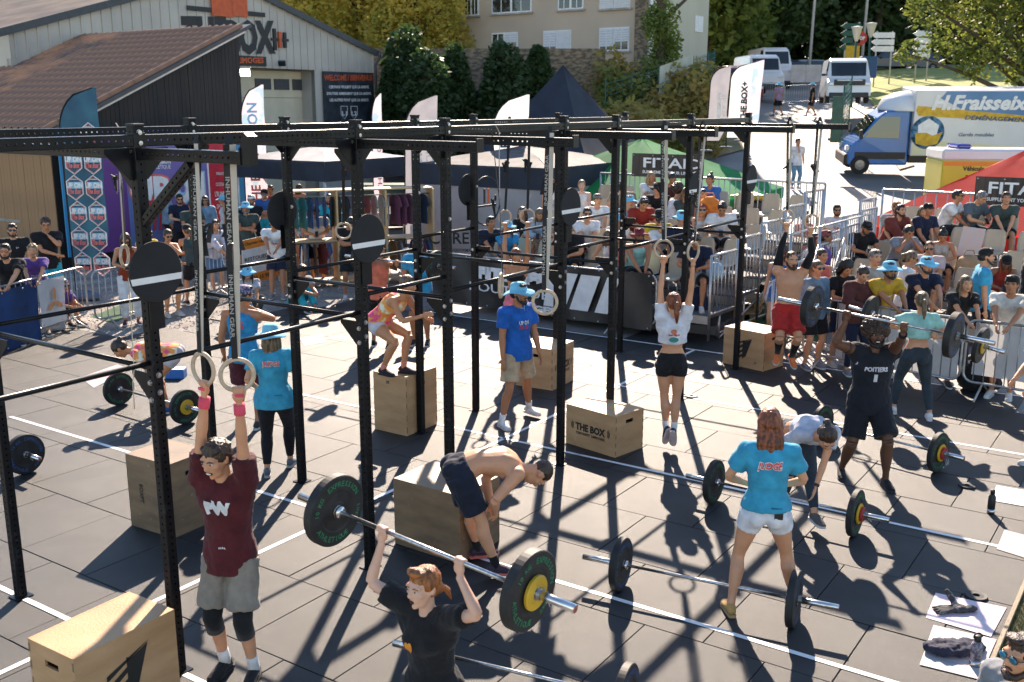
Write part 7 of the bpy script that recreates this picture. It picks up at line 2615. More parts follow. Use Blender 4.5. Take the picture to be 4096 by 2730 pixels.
for (lab, bx, by, tx, ty, wpx, m, pr) in (
 ('grey EXPRESSION ATHLETIQUE feather flag by the street', 1622, 348, 1660, 152, 42, M_fg, [('EXPRESSION', .28, 2.2, 2.0, .22, M_w, True, {'bold': .05}), ('ATHLETIQUE', .52, 2.1, 2.0, .20, M_w, True, {'bold': .02})]),
 ('white THE BOX feather flag by the street with dark blue lettering', 1668, 340, 1722, 146, 46, M_fw, [('THE BOX+', .42, 2.6, 2.2, .38, cloth((.02, .06, .10)), True, {'bold': .05}), ('CROSSFIT LIMOGES', .78, 2.2, 1.9, .14, M_pinkp, True, {})]),
 ('red and white patterned feather flag behind the THE BOX flag', 1700, 325, 1735, 138, 40, M_fp, [])):
 y_ = 30 if 'grey' in lab else (31 if 'THE BOX' in lab[:14] else 33)
 b_ = D(bx, by, y_); b_.z = max(b_.z, terrain(b_.x, b_.y))
 flag(lab, b_, D(tx, ty, y_).z, wpx / FPX * y_, 1, m, pr, lean=.03, zb=.3)
# ================================================================ backdrop wall of the event
bw = C0 + N2 * .55
bd = empty('backdrop_wall', bw, label='long UP ON The Box event backdrop in blue, purple and red panels along the shed', cat='backdrop')
M_pur = mat('purple_blue_print', (.16, .12, .34), rough=.6, scale=.25, col2=(.03, .24, .45), lo=.35, hi=.6)
M_cy = mat('cyan_print', (.02, .27, .50), rough=.6, scale=.5, col2=(.015, .18, .38))
M_redb = mat('red_panel_print', (.55, .02, .045), rough=.6, var=.1)
M_purp = mat('deep_purple_print', (.10, .03, .20), rough=.6, scale=.4, col2=(.16, .05, .20))
def bpanel(x0, x1, z0, z1, m, off=0.0, ymid=450):
 a_ = hit(x0, ymid, bw, N2); b_ = hit(x1, ymid, bw, N2)
 c_ = (a_ + b_) / 2; c_.z = (z0 + z1) / 2
 return MB().box(c_ - bw + N2 * off, ((b_ - a_).length, .04, z1 - z0), rot_to(E1, E2, Z)).build('panel', m, bd)
bpanel(144, 195, .35, 3.35, M_cy)
bpanel(195.5, 292, .35, 3.35, M_purp)
bpanel(292.5, 480, .35, 3.35, M_pur)
bpanel(480.5, 534, .35, 3.35, M_redb)
bpanel(534.5, 562, .35, 3.35, M_cy)
for x_ in (480.5, 533):
 bpanel(x_ - 1.5, x_ + 1.5, .36, 3.34, M_white, off=.012)
mb = MB()
for tx, x0, x1, y0, y1, mm, bo in (('UP', 300, 392, 405, 470, M_white, .05), ('ON', 400, 470, 395, 470, M_white, .05), ('UP', 296, 396, 400, 474, M_pinkp, .12), ('ON', 397, 473, 391, 474, M_skyp, .12)):
 mb = MB(); on_wall(mb, tx, x0, x1, y0, y1, base=bw, off=.034 if mm is M_white else .028, bold=bo, lift=0)
 mb.build('lettering', mm, bd, loc=-bw)
for tx, x0, x1, y0, y1, mm, bo in (('The Box', 330, 474, 462, 530, M_redpr, .02), ('EXPRESSION', 341, 392, 366, 377, M_white, .04), ('ATHLETIQUE', 341, 392, 379, 390, M_white, .01), ('FITNESS BOUTIQUE', 497, 519, 396, 404, M_white, .02), ('CROSSTRAINING', 496, 523, 420, 428, M_white, .01), ("L'IRLANDAIS", 494, 525, 440, 452, M_white, .03), ('SPORT', 498, 520, 470, 480, M_white, .02)):
 mb = MB(); on_wall(mb, tx, x0, x1, y0, y1, base=bw, off=.042, bold=bo, lift=0, shear=.3 if tx == 'The Box' else 0)
 mb.build('lettering', mm, bd, loc=-bw)
# merchandise shelves with hanging shirts
sh0 = G(662, 575); sh1 = G(842, 560)
sh0 = V3((sh0.x + .2, 21.6, 0)); dS = E1
sw0 = D(655, 500, 22.3); sw0.z = 0
sh = empty('shelf_unit', sw0, label='pale wooden clothes shelves of the merchandise stall', cat='shelf unit')
M_pine = ply('pine_board', (.55, .38, .19), (.46, .31, .15))
LS = 3.3
dS = V3((.93, .36, 0)).normalized()
nS = Z.cross(dS)
for k in range(4):
 MB().box(dS * (LS * k / 3) + Z * 1.05, (.04, .55, 2.1), rot_to(dS, nS, Z), bev=.003).build('upright', M_pine, sh)
for z in (.12, 1.02, 2.12):
 MB().box(dS * LS / 2 + Z * z, (LS, .5, .03), rot_to(dS, nS, Z), bev=.003).build('shelf', M_pine, sh)
for z in (.95, 1.98):
 MB().tube([dS * .02 + Z * z, dS * (LS - .02) + Z * z], .014, 6).build('clothes_rail', M_galv, sh)
TEE = MB()
out = [(-.21, .02), (-.10, .09), (.10, .09), (.21, .02), (.30, -.14), (.22, -.19), (.19, -.12), (.20, -.58), (-.20, -.58), (-.19, -.12), (-.22, -.19), (-.30, -.14)]
TEE.prism([(x, -.012, z) for x, z in out], (0, .024, 0))
random.seed(12)
colr = [((.03, .32, .34), 'teal'), ((.02, .10, .34), 'blue'), ((.03, .03, .05), 'black'), ((.45, .06, .05), 'red'), ((.6, .58, .56), 'white'), ((.35, .10, .20), 'pink'), ((.02, .05, .12), 'navy'), ((.55, .2, .05), 'orange'), ((.12, .25, .45), 'denim blue')]
rr_ = random.Random(8)
for k in range(40):
 row = k % 2
 u = LS * (k + .7) / 41
 col, cn = colr[rr_.randrange(len(colr))] if row else colr[(k // 6) % len(colr)]
 o = link('hanging_shirt', TEE.mesh('hanging_shirt', cloth(tuple(c * .45 for c in col))))  # garment colours darkened, the stall's shade is put into the cloth
 o.matrix_world = Matrix.Translation(sw0 + dS * u + Z * ((1.88 if not row else .84)) - nS * .03) @ Matrix.Rotation(math.atan2(nS.y, nS.x) + rr_.uniform(-.35, .35), 4, 'Z')
 tag(o, '%s garment from the left, %s, on the %s rail of the shelves' % (ORD[k // 2], cn, 'upper' if not row else 'lower'), 'shirt', 'garments on the shelf rails')
r_ = empty('high_table', D(948, 470, 29), label='tall table with two wooden stools behind the stall tents', cat='table'); r_.location.z = 0
MB().box((0, 0, 1.05), (.8, .5, .04), bev=.01).build('table_top', M_pine, r_)
for x in (-.3, .3):
 MB().tube([(x, 0, 0), (x * .8, 0, 1.05)], .02, 6).build('leg', M_galv, r_)
p = D(900, 410, 33)
r_ = empty('rubbish_container', V3((p.x, p.y, 0)), label='large dark green rubbish container behind the stalls', cat='container')
MB().box((0, 0, .75), (2.0, 1.0, 1.2), bev=.05).build('bin', mat('dark_green_plastic', (.015, .05, .035), rough=.4), r_)
MB().box((0, 0, 1.42), (2.05, 1.05, .10), bev=.04).build('lid', mat('green_lid', (.03, .12, .08), rough=.3), r_)
p = D(1688, 470, 25)
r_ = empty('yellow_lidded_bin', V3((p.x, p.y, 0)), label='wheeled bin with a yellow lid behind the central grandstand', cat='bin')
MB().box((0, 0, .85), (1.2, .9, 1.7), bev=.05).build('bin', mat('dark_bin', (.03, .035, .04), rough=.5), r_)
MB().box((0, 0, 1.78), (1.28, 1.0, .12), bev=.04).build('lid', M_yel, r_)
# ================================================================ the spectators
TE = 'tee'
C_ = {'k': BLACK, 'w': WHITE, 'n': NAVY, 'g': GREY, 'b': (.03, .26, .52), 't': TURQ, 'd': DENIM, 'y': (.62, .42, .03), 'pk': (.78, .28, .28), 'lg': (.42, .40, .37), 'lb': (.40, .50, .60), 'pu': (.13, .06, .28), 'r': (.30, .03, .02),
   'dg': (.05, .075, .07), 'm': (.10, .03, .025), 'kh': (.36, .26, .17), 'mint': (.32, .62, .58), 'sb': (.05, .36, .58), 'co': (.65, .12, .09), 'or': (.8, .25, .04), 'bl': (.04, .13, .38), 'be': (.5, .4, .28), 'lh': (.25, .38, .50)}
def crowd(label, px, py, fz, face, pose, sk, sex, hair, top, bottom, hat=None, gl=None, beard=None, h=None, grp=None, **k):
 h = h or (1.76 if sex == 'm' else 1.66)
 s = h / 1.75
 sit = pose[0] == 's'
 kw = {}
 lean = 0
 if pose == 'stand':
  kw = dict(hip=(0, 0, .93)); ht = h; off = .02
 elif pose == 'arms':
  kw = dict(lh=(-.09, .26, 1.20), rh=(.07, .30, 1.17), le=(1, .1, -.6), re=(-1, .1, -.6)); ht = h; off = .02
 elif pose == 'rail':
  lean = 30
  kw = dict(hip=(0, -.22, .92), lh=(.07, .44, 1.06), rh=(-.07, .44, 1.06), le=(1, .2, -.5), re=(-1, .2, -.5), neck=(-12, 0)); ht = h * .945; off = .20
 elif pose == 'phone':
  kw = dict(lh=(.05, .30, 1.14), rh=(-.07, .30, 1.14), le=(1, -.2, -.8), re=(-1, -.2, -.8), neck=(28, 0)); ht = h * .99; off = .06
 elif pose == 'chin':
  kw = dict(lh=(.02, .16, 1.44), rh=(.10, .24, 1.10), le=(1, .2, -1), re=(-1, 0, -.6), neck=(14, 0)); ht = h * .99; off = .04
 elif pose == 'walk':
  kw = dict(lf=(.10, .22, .09), rf=(-.10, -.26, .12), lh=(.24, -.14, .85), rh=(-.24, .24, .88)); ht = h * .98; off = 0
 elif pose == 'sit':
  lean = 16
  kw = dict(lh=(.17, .42, .60), rh=(-.17, .42, .60)); off = .17; ht = (.45 + .83) * s + .02
 elif pose == 'sphone':
  lean = 26
  kw = dict(lh=(.05, .42, .72), rh=(-.07, .42, .72), le=(1, 0, -.5), re=(-1, 0, -.5), neck=(22, 0)); off = .28; ht = (.45 + .78) * s
 elif pose == 'sclasp':
  lean = 34
  kw = dict(lh=(.04, .56, .58), rh=(-.04, .56, .58), le=(1, 0, -.3), re=(-1, 0, -.3), neck=(-16, 0)); off = .36; ht = (.45 + .745) * s
 elif pose == 'shead':
  lean = 36
  kw = dict(lh=(.10, .40, .98), rh=(-.09, .40, 1.0), le=(.5, .8, -1), re=(-.5, .8, -1), neck=(10, 0)); off = .38; ht = (.45 + .74) * s
 elif pose == 'sground':
  lean = 30
  kw = dict(hip=(0, -.25, .13), lf=(.10, .26, .085), rf=(-.10, .26, .085), lh=(.05, .40, .40), rh=(-.05, .40, .38), lk=(.2, .3, 1), rk=(-.2, .3, 1)); off = .12; ht = .80 * s
 elif pose == 'squat':
  lean = 25
  kw = dict(hip=(0, -.15, .30), lf=(.14, .10, .085), rf=(-.14, .06, .085), lh=(.12, .45, .45), rh=(-.10, .42, .50), lk=(.35, .7, .6), rk=(-.35, .7, .6)); off = .20; ht = .98 * s
 if pose in ('sit', 'sphone', 'sclasp', 'shead'):
  kw.update(hip=(0, 0, .545), lf=(.14, .45, .085), rf=(-.13, .47, .085), lk=(.15, .6, 1), rk=(-.15, .6, 1))
 fa = rad(face)
 if isinstance(fz, list):
  ct = cs if fz is FL else csr
  best = None
  for r, zf in enumerate(fz):
   q = hit(px, py, ct + dV * (r + .1 - off * s), dV)
   e = abs(q.z - ht - zf)
   if best is None or e < best[0]:
    best = (e, q, zf)
  p, fz = best[1], best[2]
 else:
  p = G(px, py, fz + ht)
 F = V3((math.sin(fa), -math.cos(fa), 0))
 o = V3((p.x, p.y, 0)) - F * off * s
 o.z = fz
 kw.update(k)
 t0 = (top[0], C_[top[1]] if isinstance(top[1], str) else top[1]) if top else None
 b0 = (bottom[0], C_[bottom[1]] if isinstance(bottom[1], str) else bottom[1]) if bottom else None
 kw.setdefault('lean', lean)
 kw.setdefault('shoes', random.choice([(.6, .58, .55), (.03, .03, .03), (.2, .2, .22), (.5, .45, .4)]))
 kw.setdefault('build', random.uniform(.95, 1.06) if sex == 'm' else random.uniform(.93, 1.02))
 r_ = person(label, o, face, h, sk, sex, hair=hair, top=t0, bottom=b0, hat=hat, glasses=gl, beard=beard, group=grp, **kw)
 if pose in ('phone', 'sphone'):
  w_ = (r_['arms']['l'][2] + r_['arms']['r'][2]) / 2 + r_['F'] * .06 + Z * .02
  MB().box(w_, (.07, .012, .13), rot_to(r_['L'], (r_['F'] * .8 + Z * .6).normalized(), (Z * .8 - r_['F'] * .6).normalized()), bev=.002).build('phone', M_frame, r_['root'])
 return r_
def K(t, c):
 return (t, c)
S_ = 's'
UPR = [('UP ON', 'front', .17, .06, M_skyp, .01, 0, {'bold': .05}), ('The Box', 'front', .16, .05, M_redpr, -.05, 0, {'shear': .3})]
G1, G2, G3, G4 = 'spectators behind the left barriers', 'spectators before the shed and stalls', 'spectators in the central grandstand', 'spectators in the right grandstand and behind its barrier'
# left edge
crowd('man in a black t-shirt and sunglasses with a white triangle on his chest', 27, 516, 0, 25, 'stand', 'fair', 'm', ('short', 'black'), K('tee', 'k'), K('shorts', 'k'), gl='shades', beard='brown', grp=G1, prints=[('\u25b7', 'front', .05, .05, M_w, .02, .06)])
crowd('tall man in a black t-shirt and glasses with his hand at his mouth', 103, 503, 0, 30, 'chin', 'mid', 'm', ('messy', 'brown'), K('tee', 'k'), K('shorts', 't'), gl='specs', grp=G1, h=1.85)
crowd('bearded man with orange mirrored sunglasses leaning on the blue banner', 6, 571, 0, 15, 'rail', 'fair', 'm', ('short', 'black'), K('tee', 'k'), K('shorts', 'n'), gl='orange', beard='black', grp=G1)
crowd('curly blonde woman in a purple t-shirt leaning on the white starfish banner', 72, 570, 0, 20, 'rail', 'fair', 'f', ('messy', 'blond'), K('tee', 'pu'), K('shorts', 'k'), grp=G1, prints=[('ATHLETIC', 'front', .17, .03, M_w, -.10)])
crowd('girl in a purple top and sunglasses sitting on the ground behind the left barrier', 153, 654, 0, 60, 'sground', 'mid', 'f', ('long', 'light'), K('tee', 'pu'), K('shorts', 'k'), gl='shades', grp=G1, shoes=BLACK)
crowd('woman in a sleeveless red top and white trousers behind the barrier', 287, 537, 0, 20, 'phone', 'mid', 'f', ('long', 'brown'), K('tank', (.28, .045, .015)), K('pants', 'w'), gl='shades', grp=G1, h=1.70, shoes=(.1, .02, .03))
# before the shed
crowd('man in a pale blue hoodie and sky blue hat talking, seen from the side', 380, 431, 0, 120, 'stand', 'tan', 'm', ('short', 'black'), K('hoodie', 'lh'), K('pants', 'k'), hat='bucket', beard='black', grp=G2, neck=(8, 20), h=1.84)
crowd('dark haired man in a grey jacket facing the man in the blue hoodie', 398, 431, 0, -35, 'stand', 'tan', 'm', ('short', 'black'), K('hoodie', 'g'), K('pants', 'k'), beard='black', grp=G2)
crowd('bearded man in a navy t-shirt and sunglasses beside the blue hoodie', 412, 449, 0, 25, 'phone', 'fair', 'm', ('short', 'black'), K('tee', 'n'), K('pants', 'k'), gl='shades', beard='brown', neck=(8, 0), grp=G2)
crowd('woman with the hood of her pale grey sweater up and sunglasses', 471, 452, 0, 10, 'stand', 'fair', 'f', ('long', 'brown'), K('hoodie', 'lh'), K('shorts', 'd'), gl='shades', grp=G2)
crowd('woman in a white top and sky blue hat looking left between the straps', 512, 451, 0, -70, 'stand', 'fair', 'f', ('short', 'brown'), K('tank', 'w'), K('shorts', 'd'), hat='bucket', grp=G2)
crowd('bearded man with a pale cap and orange mirrored glasses in a black t-shirt', 577, 450, 0, -5, 'arms', 'fair', 'm', ('short', 'brown'), K('tee', 'k'), K('shorts', 'k'), hat='cap_white', gl='orange', beard='brown', grp=G2, prints=[('NOBULL', 'front', .22, .035, M_w, 0, 0, {'bold': .05})])
crowd('grey bearded man in a dark green t-shirt and sky blue hat', 564, 467, 0, 15, 'arms', 'tan', 'm', ('short', 'grey'), K('tee', 'dg'), K('shorts', 'k'), hat='bucket', beard='grey', grp=G2)
crowd('smiling man in a blue top with cap and blue mirrored glasses', 607, 437, 0, -10, 'arms', 'mid', 'm', ('short', 'black'), K('crop', 'bl'), K('leggings', 't'), hat='cap', gl='blue', expr='smile', grp=G2)
crowd('man with curly dark hair standing behind the smiling man', 621, 428, 0, 5, 'stand', 'tan', 'm', ('messy', 'black'), K('tee', 'r'), K('shorts', 'k'), grp=G2)
crowd('long haired woman in a pale grey sweatshirt leaning on the barrier', 502, 512, 0, 40, 'rail', 'fair', 'f', ('long', 'black'), K('sweat', (.60, .58, .62)), K('shorts', 'd'), gl='up', grp=G2, prints=[('ARCANGELUX', 'front', .20, .045, cloth(NAVY), -.05, 0, {'bold': .06})])
crowd('man in a white UP ON The Box t-shirt holding a clipboard behind the orange sign', 626, 506, 0, 5, 'rail', 'tan', 'm', ('short', 'black'), K('tee', 'w'), K('shorts', 'n'), grp=G2, prints=UPR)
crowd('woman with sunglasses and a hand at her mouth behind the black disc', 384, 530, 0, 40, 'chin', 'mid', 'f', ('pony', 'brown'), K('tank', 'pk'), K('shorts', 'k'), gl='shades', grp=G2)
crowd('pale woman with sunglasses looking right behind the front rig post', 349, 530, 0, 50, 'rail', 'pale', 'f', ('pony', 'brown'), K('tee', 'y'), K('pants', 'w'), gl='shades', grp=G2)
crowd('person with a long fair ponytail behind the dangling straps', 421, 520, 0, -140, 'rail', 'mid', 'f', ('pony', 'light'), K('tank', 'dg'), K('shorts', 'k'), hat='cap', grp=G2)
# before the stall
crowd('woman in a pink top with her back to us at the clothes shelves', 687, 425, 0, 160, 'stand', 'mid', 'f', ('long', 'brown'), K('tee', (.55, .25, .16)), K('shorts', 'd'), grp=G2)
crowd('blonde woman in a teal shirt behind the man in the turquoise t-shirt', 771, 439, 0, -5, 'stand', 'pale', 'f', ('long', 'blond'), K('tee', 't'), K('shorts', 'k'), grp=G2)
crowd('man in a turquoise t-shirt with a dark angular emblem before the shelves', 756, 447, 0, -15, 'stand', 'mid', 'm', ('buzz', 'brown'), K('tee', (.02, .42, .52)), K('shorts', 'n'), grp=G2, lh=(.10, .26, .98), rh=(-.08, .26, .98), prints=[('\u25b7', 'front', .12, .13, M_redp, -.03, 0), ('A', 'front', .13, .12, cloth(NAVY), -.05, 0)], beard='brown', h=1.82)
crowd('woman in a khaki shirt with her hair in a bun and folded arms', 704, 456, 0, 10, 'arms', 'mid', 'f', ('topbun', 'brown'), K('shirt', 'kh'), K('pants', 'be'), grp=G2)
crowd('boy in a navy cap and white t-shirt looking right', 688, 466, 0, 80, 'arms', 'fair', 'm', ('short', 'black'), K('tee', 'w'), K('shorts', 'b'), hat='cap_navy', grp=G2, h=1.66)
crowd('long haired woman in sunglasses and denim shorts resting on the barrier', 679, 484, 0, 30, 'rail', 'mid', 'f', ('long', 'brown'), K('tee', 'w'), K('hot', 'd'), gl='shades', grp=G2, prints=UPR[:1])
crowd('man in a black t-shirt with folded arms and lowered head behind the hanging ring', 800, 493, 0, 15, 'arms', 'tan', 'm', ('short', 'black'), K('tee', 'k'), K('shorts', 'k'), grp=G2, neck=(35, 20), lean=14)
crowd('blonde girl with teal sunglasses in a white tank top', 855, 463, 0, -5, 'stand', 'pale', 'f', ('long', 'blond'), K('tank', 'w'), K('shorts', 'k'), gl='blue', grp=G2)
crowd('bearded man in a black t-shirt and grey shorts before the white tent wall', 1057, 450, 0, 2, 'arms', 'mid', 'm', ('short', 'brown'), K('tee', 'k'), K('shorts', 'g'), beard='brown', grp=G2, prints=[('JESSE', 'front', .16, .03, M_w, .03, 0, {'bold': .08})])
o_ = crowd('man in a bright green t-shirt standing far back between the tents', 873, 346, .25, 50, 'arms', 'tan', 'm', ('short', 'black'), K('tee', (.02, .42, .10)), K('shorts', 'k'))
crowd('smiling woman in a sky blue hat squatting on the gravel', 570, 628, 0, 20, 'squat', 'mid', 'f', ('long', 'black'), K('tee', (.50, .50, .55)), K('leggings', 'dg'), hat='bucket', expr='smile', grp=G2)
crowd('person in grey and teal sitting on the gravel behind the rig post', 701, 622, 0, 45, 'sground', 'tan', 'm', ('short', 'brown'), K('tee', 'lg'), K('pants', 't'), grp=G2)
# central stand: rows FL
for (lab, px, py, r, f, po, sk, sx, hr, tp, bt, ht, gl, bd_) in [
 ('woman with tied dark hair in a dark top bending over her phone behind the seats', 1545, 391, 4, 5, 'sphone', 'tan', 'f', ('bun', 'black'), ('tank', 'm'), ('shorts', 'd'), None, None, None),
 ('curly haired woman in a white top seen from behind below the FITAID banner', 1560, 418, 3, 120, 'sit', 'mid', 'f', ('afro', 'brown'), ('tank', 'w'), ('shorts', 'd'), None, None, None),
 ('man with a camouflage hat and a black shirt with a yellow print', 1508, 446, 3, -20, 'sclasp', 'fair', 'm', ('short', 'grey'), ('tee', 'k'), ('shorts', 'k'), 'bucket_dark', None, None),
 ('boy in a pale blue t-shirt and sky blue hat above the FITNESS banner', 1449, 474, 2, 10, 'sclasp', 'fair', 'm', ('short', 'blond'), ('tee', 'lb'), ('shorts', 'k'), 'bucket', None, None),
 ('bearded man in a yellow t-shirt and black hat', 1517, 477, 1, 10, 'sit', 'mid', 'm', ('short', 'black'), ('tee', 'y'), ('shorts', 'k'), 'bucket_dark', 'shades', 'black'),
 ('man with green mirrored glasses, sky blue hat and a dark jacket', 1567, 487, 1, 15, 'sit', 'fair', 'm', ('short', 'brown'), ('longtee', 'n'), ('shorts', 'k'), 'bucket', 'green', None),
 ('red haired woman with round sunglasses in a white tank top', 1614, 491, 1, -15, 'sclasp', 'fair', 'f', ('bun', 'red'), ('tank', 'w'), ('pants', 'k'), None, 'shades', None),
 ('person in a white tank top half hidden by the pale strap', 1612, 440, 3, -30, 'sclasp', 'mid', 'f', ('bun', 'black'), ('tank', 'w'), ('shorts', 'k'), None, None, None),
 ('woman with a topknot and blue t-shirt holding an orange backpack', 1628, 389, 4, -40, 'sclasp', 'tan', 'f', ('topbun', 'brown'), ('tee', 'bl'), ('shorts', 'k'), None, None, None),
 ('bearded man in a maroon hat and a mint tank top beside the middle rig posts', 1473, 523, 0, 8, 'sclasp', 'tan', 'm', ('short', 'black'), ('tank', 'mint'), ('shorts', 'k'), 'bucket_red', 'shades', 'black'),
 ('dark haired person in a white t-shirt with lowered head behind a ring', 1524, 534, 0, 12, 'sclasp', 'mid', 'f', ('short', 'black'), ('tee', 'w'), ('pants', 'n'), None, None, None),
 ('man in a white t-shirt and grey cap looking down at his hands', 1376, 444, 3, 12, 'sclasp', 'fair', 'm', ('short', 'brown'), ('tee', 'w'), ('shorts', 'bl'), 'cap_grey', None, None),
 ('blonde girl in a white sleeveless top beside the black disc', 1337, 410, 4, -5, 'sit', 'pale', 'f', ('pony', 'blond'), ('tank', 'w'), ('shorts', 'w'), None, None, None),
 ('young man with sunglasses in a white t-shirt above the FITNESS banner', 1351, 507, 1, 5, 'sclasp', 'fair', 'm', ('short', 'brown'), ('tee', 'w'), ('pants', 'k'), None, 'shades', None),
 ('fair haired woman with a white top holding a bottle beside the rig post', 1398, 529, 1, -20, 'sphone', 'mid', 'f', ('long', 'light'), ('tank', 'w'), ('shorts', 'd'), None, None, None),
 ('woman in black leaning forward behind the hanging athlete', 1196, 505, 1, -25, 'sclasp', 'fair', 'f', ('long', 'brown'), ('tee', 'k'), ('shorts', 'k'), None, None, None),
 ('person in a pale sweatshirt behind the white ring straps', 1240, 498, 2, -10, 'sphone', 'mid', 'f', ('long', 'dkblond'), ('sweat', 'lb'), ('shorts', 'be'), None, None, None),
 ('man in navy sitting at the left end of the grandstand', 1133, 520, 1, 30, 'sclasp', 'tan', 'm', ('short', 'black'), ('tee', 'n'), ('shorts', 'lg'), None, None, None),
 ('orange haired person hidden behind the middle rig post', 1266, 427, 4, 0, 'sit', 'mid', 'f', ('long', 'red'), ('tank', 'w'), ('shorts', 'k'), None, None, None)]:
 pr = [('UP ON', 'front', .15, .05, M_skyp, 0, 0, {'bold': .05})] if 'red haired' in lab else ()
 crowd(lab, px, py, FL, f, po, sk, sx, hr, tp, bt, ht, gl, bd_, grp=G3, prints=pr)
for k, (px, py, tp, ht, hc) in enumerate([(1296, 470, 'lg', None, 'brown'), (1420, 500, 'w', 'bucket', 'brown'), (1480, 455, 'r', None, 'black'), (1580, 455, 'dg', None, 'light'), (1660, 470, 'w', None, 'black'), (1170, 545, 'b', 'bucket', 'brown'), (1430, 420, 'kh', 'cap', 'black'), (1500, 410, 'w', None, 'blond'), (1305, 530, 'k', None, 'black'), (1425, 548, 'pk', None, 'brown'), (1600, 540, 'n', None, 'brown')]):
 crowd(['brown haired spectator in beige behind the striped disc', 'spectator in white with a sky blue hat between two rig posts', 'black haired spectator in dark red left of the yellow t-shirt', 'fair haired spectator in green right of the yellow t-shirt', 'spectator in white at the right end beside the stair railing', 'spectator in blue with a sky blue hat at the left end', 'spectator in khaki with a black cap under the FITAID banner', 'blonde spectator in white under the FITAID banner', 'spectator in black low behind the striped disc', 'spectator in pink low between two rig posts', 'spectator in navy above the bags on the front seats'][k], px, py, FL, random.uniform(-25, 25), 'sclasp' if k % 2 else 'sphone', ['fair', 'tan', 'mid'][k % 3], 'mf'[k % 2], ('short' if k % 2 == 0 else 'long', hc), ('tee', tp), ('shorts', 'k'), ht, 'shades' if k % 3 == 0 else None, grp=G3)
for k, (px, py, tp, hc) in enumerate([(648, 470, 'k', 'brown'), (668, 455, 'g', 'black'), (725, 475, 'w', 'light'), (535, 460, 'n', 'brown'), (440, 462, 'dg', 'black'), (834, 470, 'n', 'brown')]):
 crowd(['spectator in black beside the plain black disc', 'spectator in grey behind the second disc post', 'fair haired spectator in white before the shelves', 'spectator in navy before the red backdrop panel', 'spectator in dark green before the purple backdrop', 'spectator in navy right of the shelves'][k], px, py, 0, random.uniform(-20, 40), 'arms' if k % 2 else 'phone', ['fair', 'tan', 'mid'][k % 3], 'mf'[k % 2], ('short' if k % 2 == 0 else 'long', hc), ('tee', tp), ('shorts', 'k'), grp=G2)
# right stand and barrier
for (lab, px, py, r, f, po, sk, sx, hr, tp, bt, ht, gl, bd_) in [
 ('man in a black cap and t-shirt reading his phone beside the stair railing', 1991, 516, .75, 15, 'sphone', 'tan', 'm', ('short', 'black'), ('tee', 'k'), ('pants', 'k'), 'cap', None, 'black'),
 ('bearded man in a dark red hoodie with white cords', 2077, 476, 1.05, 20, 'sclasp', 'fair', 'm', ('short', 'black'), ('hoodie', (.19, .04, .03)), ('shorts', 'lg'), None, None, 'black'),
 ('man with short ginger hair behind the dark red hoodie', 2061, 474, 1.35, 5, 'sit', 'fair', 'm', ('short', 'ginger'), ('tee', 'lg'), ('shorts', 'k'), None, None, 'ginger'),
 ('woman in a black sports bra touching her curly hair', 2122, 483, 1.05, -5, 'sit', 'fair', 'f', ('long', 'light'), ('bra', 'k'), ('shorts', 'k'), None, None, None),
 ('person in a black cap and dark t-shirt behind the woman in the sports bra', 2134, 471, 1.35, 20, 'sit', 'tan', 'm', ('short', 'black'), ('tee', 'n'), ('shorts', 'k'), 'cap', None, None),
 ('man holding his head in his hands, grey and white t-shirt', 2091, 530, .75, 10, 'shead', 'tan', 'm', ('messy', 'black'), ('tee', 'g'), ('shorts', 'k'), None, None, None),
 ('woman with her hair in a knot and a grey tank top looking down', 2169, 519, .75, -20, 'sphone', 'tan', 'f', ('topbun', 'black'), ('tank', 'lg'), ('shorts', 'k'), None, None, None),
 ('man in a white t-shirt and sunglasses leaning to his neighbour before the red tent', 2211, 451, 1.35, 45, 'sclasp', 'tan', 'm', ('short', 'black'), ('tee', 'w'), ('shorts', 'k'), None, 'shades', None),
 ('grey haired man in a grey shirt holding a plastic cup', 2256, 443, 1.35, 25, 'sphone', 'fair', 'm', ('short', 'grey'), ('shirt', (.10, .13, .15)), ('pants', 'n'), None, None, None),
 ('man in a dark green t-shirt and black shorts below the FITAID banner', 2315, 451, 1.35, -15, 'sclasp', 'fair', 'm', ('short', 'brown'), ('tee', 'dg'), ('shorts', 'k'), None, None, None),
 ('man in a pale pink shirt and sunglasses above the sky blue hats', 2137, 557, .45, -25, 'sit', 'mid', 'm', ('buzz', 'brown'), ('tee', (.62, .46, .44)), ('shorts', 'k'), None, 'shades', None),
 ('woman with black cap and red curls filming with her phone at the right', 2313, 586, .45, -15, 'sphone', 'brown', 'f', ('long', 'auburn'), ('tank', 'r'), ('shorts', 'k'), 'cap', None, None)]:
 crowd(lab, px, py, FR, f, po, sk, sx, hr, tp, bt, ht, gl, bd_, grp=G4, h=1.72 if sx == 'm' else 1.64)
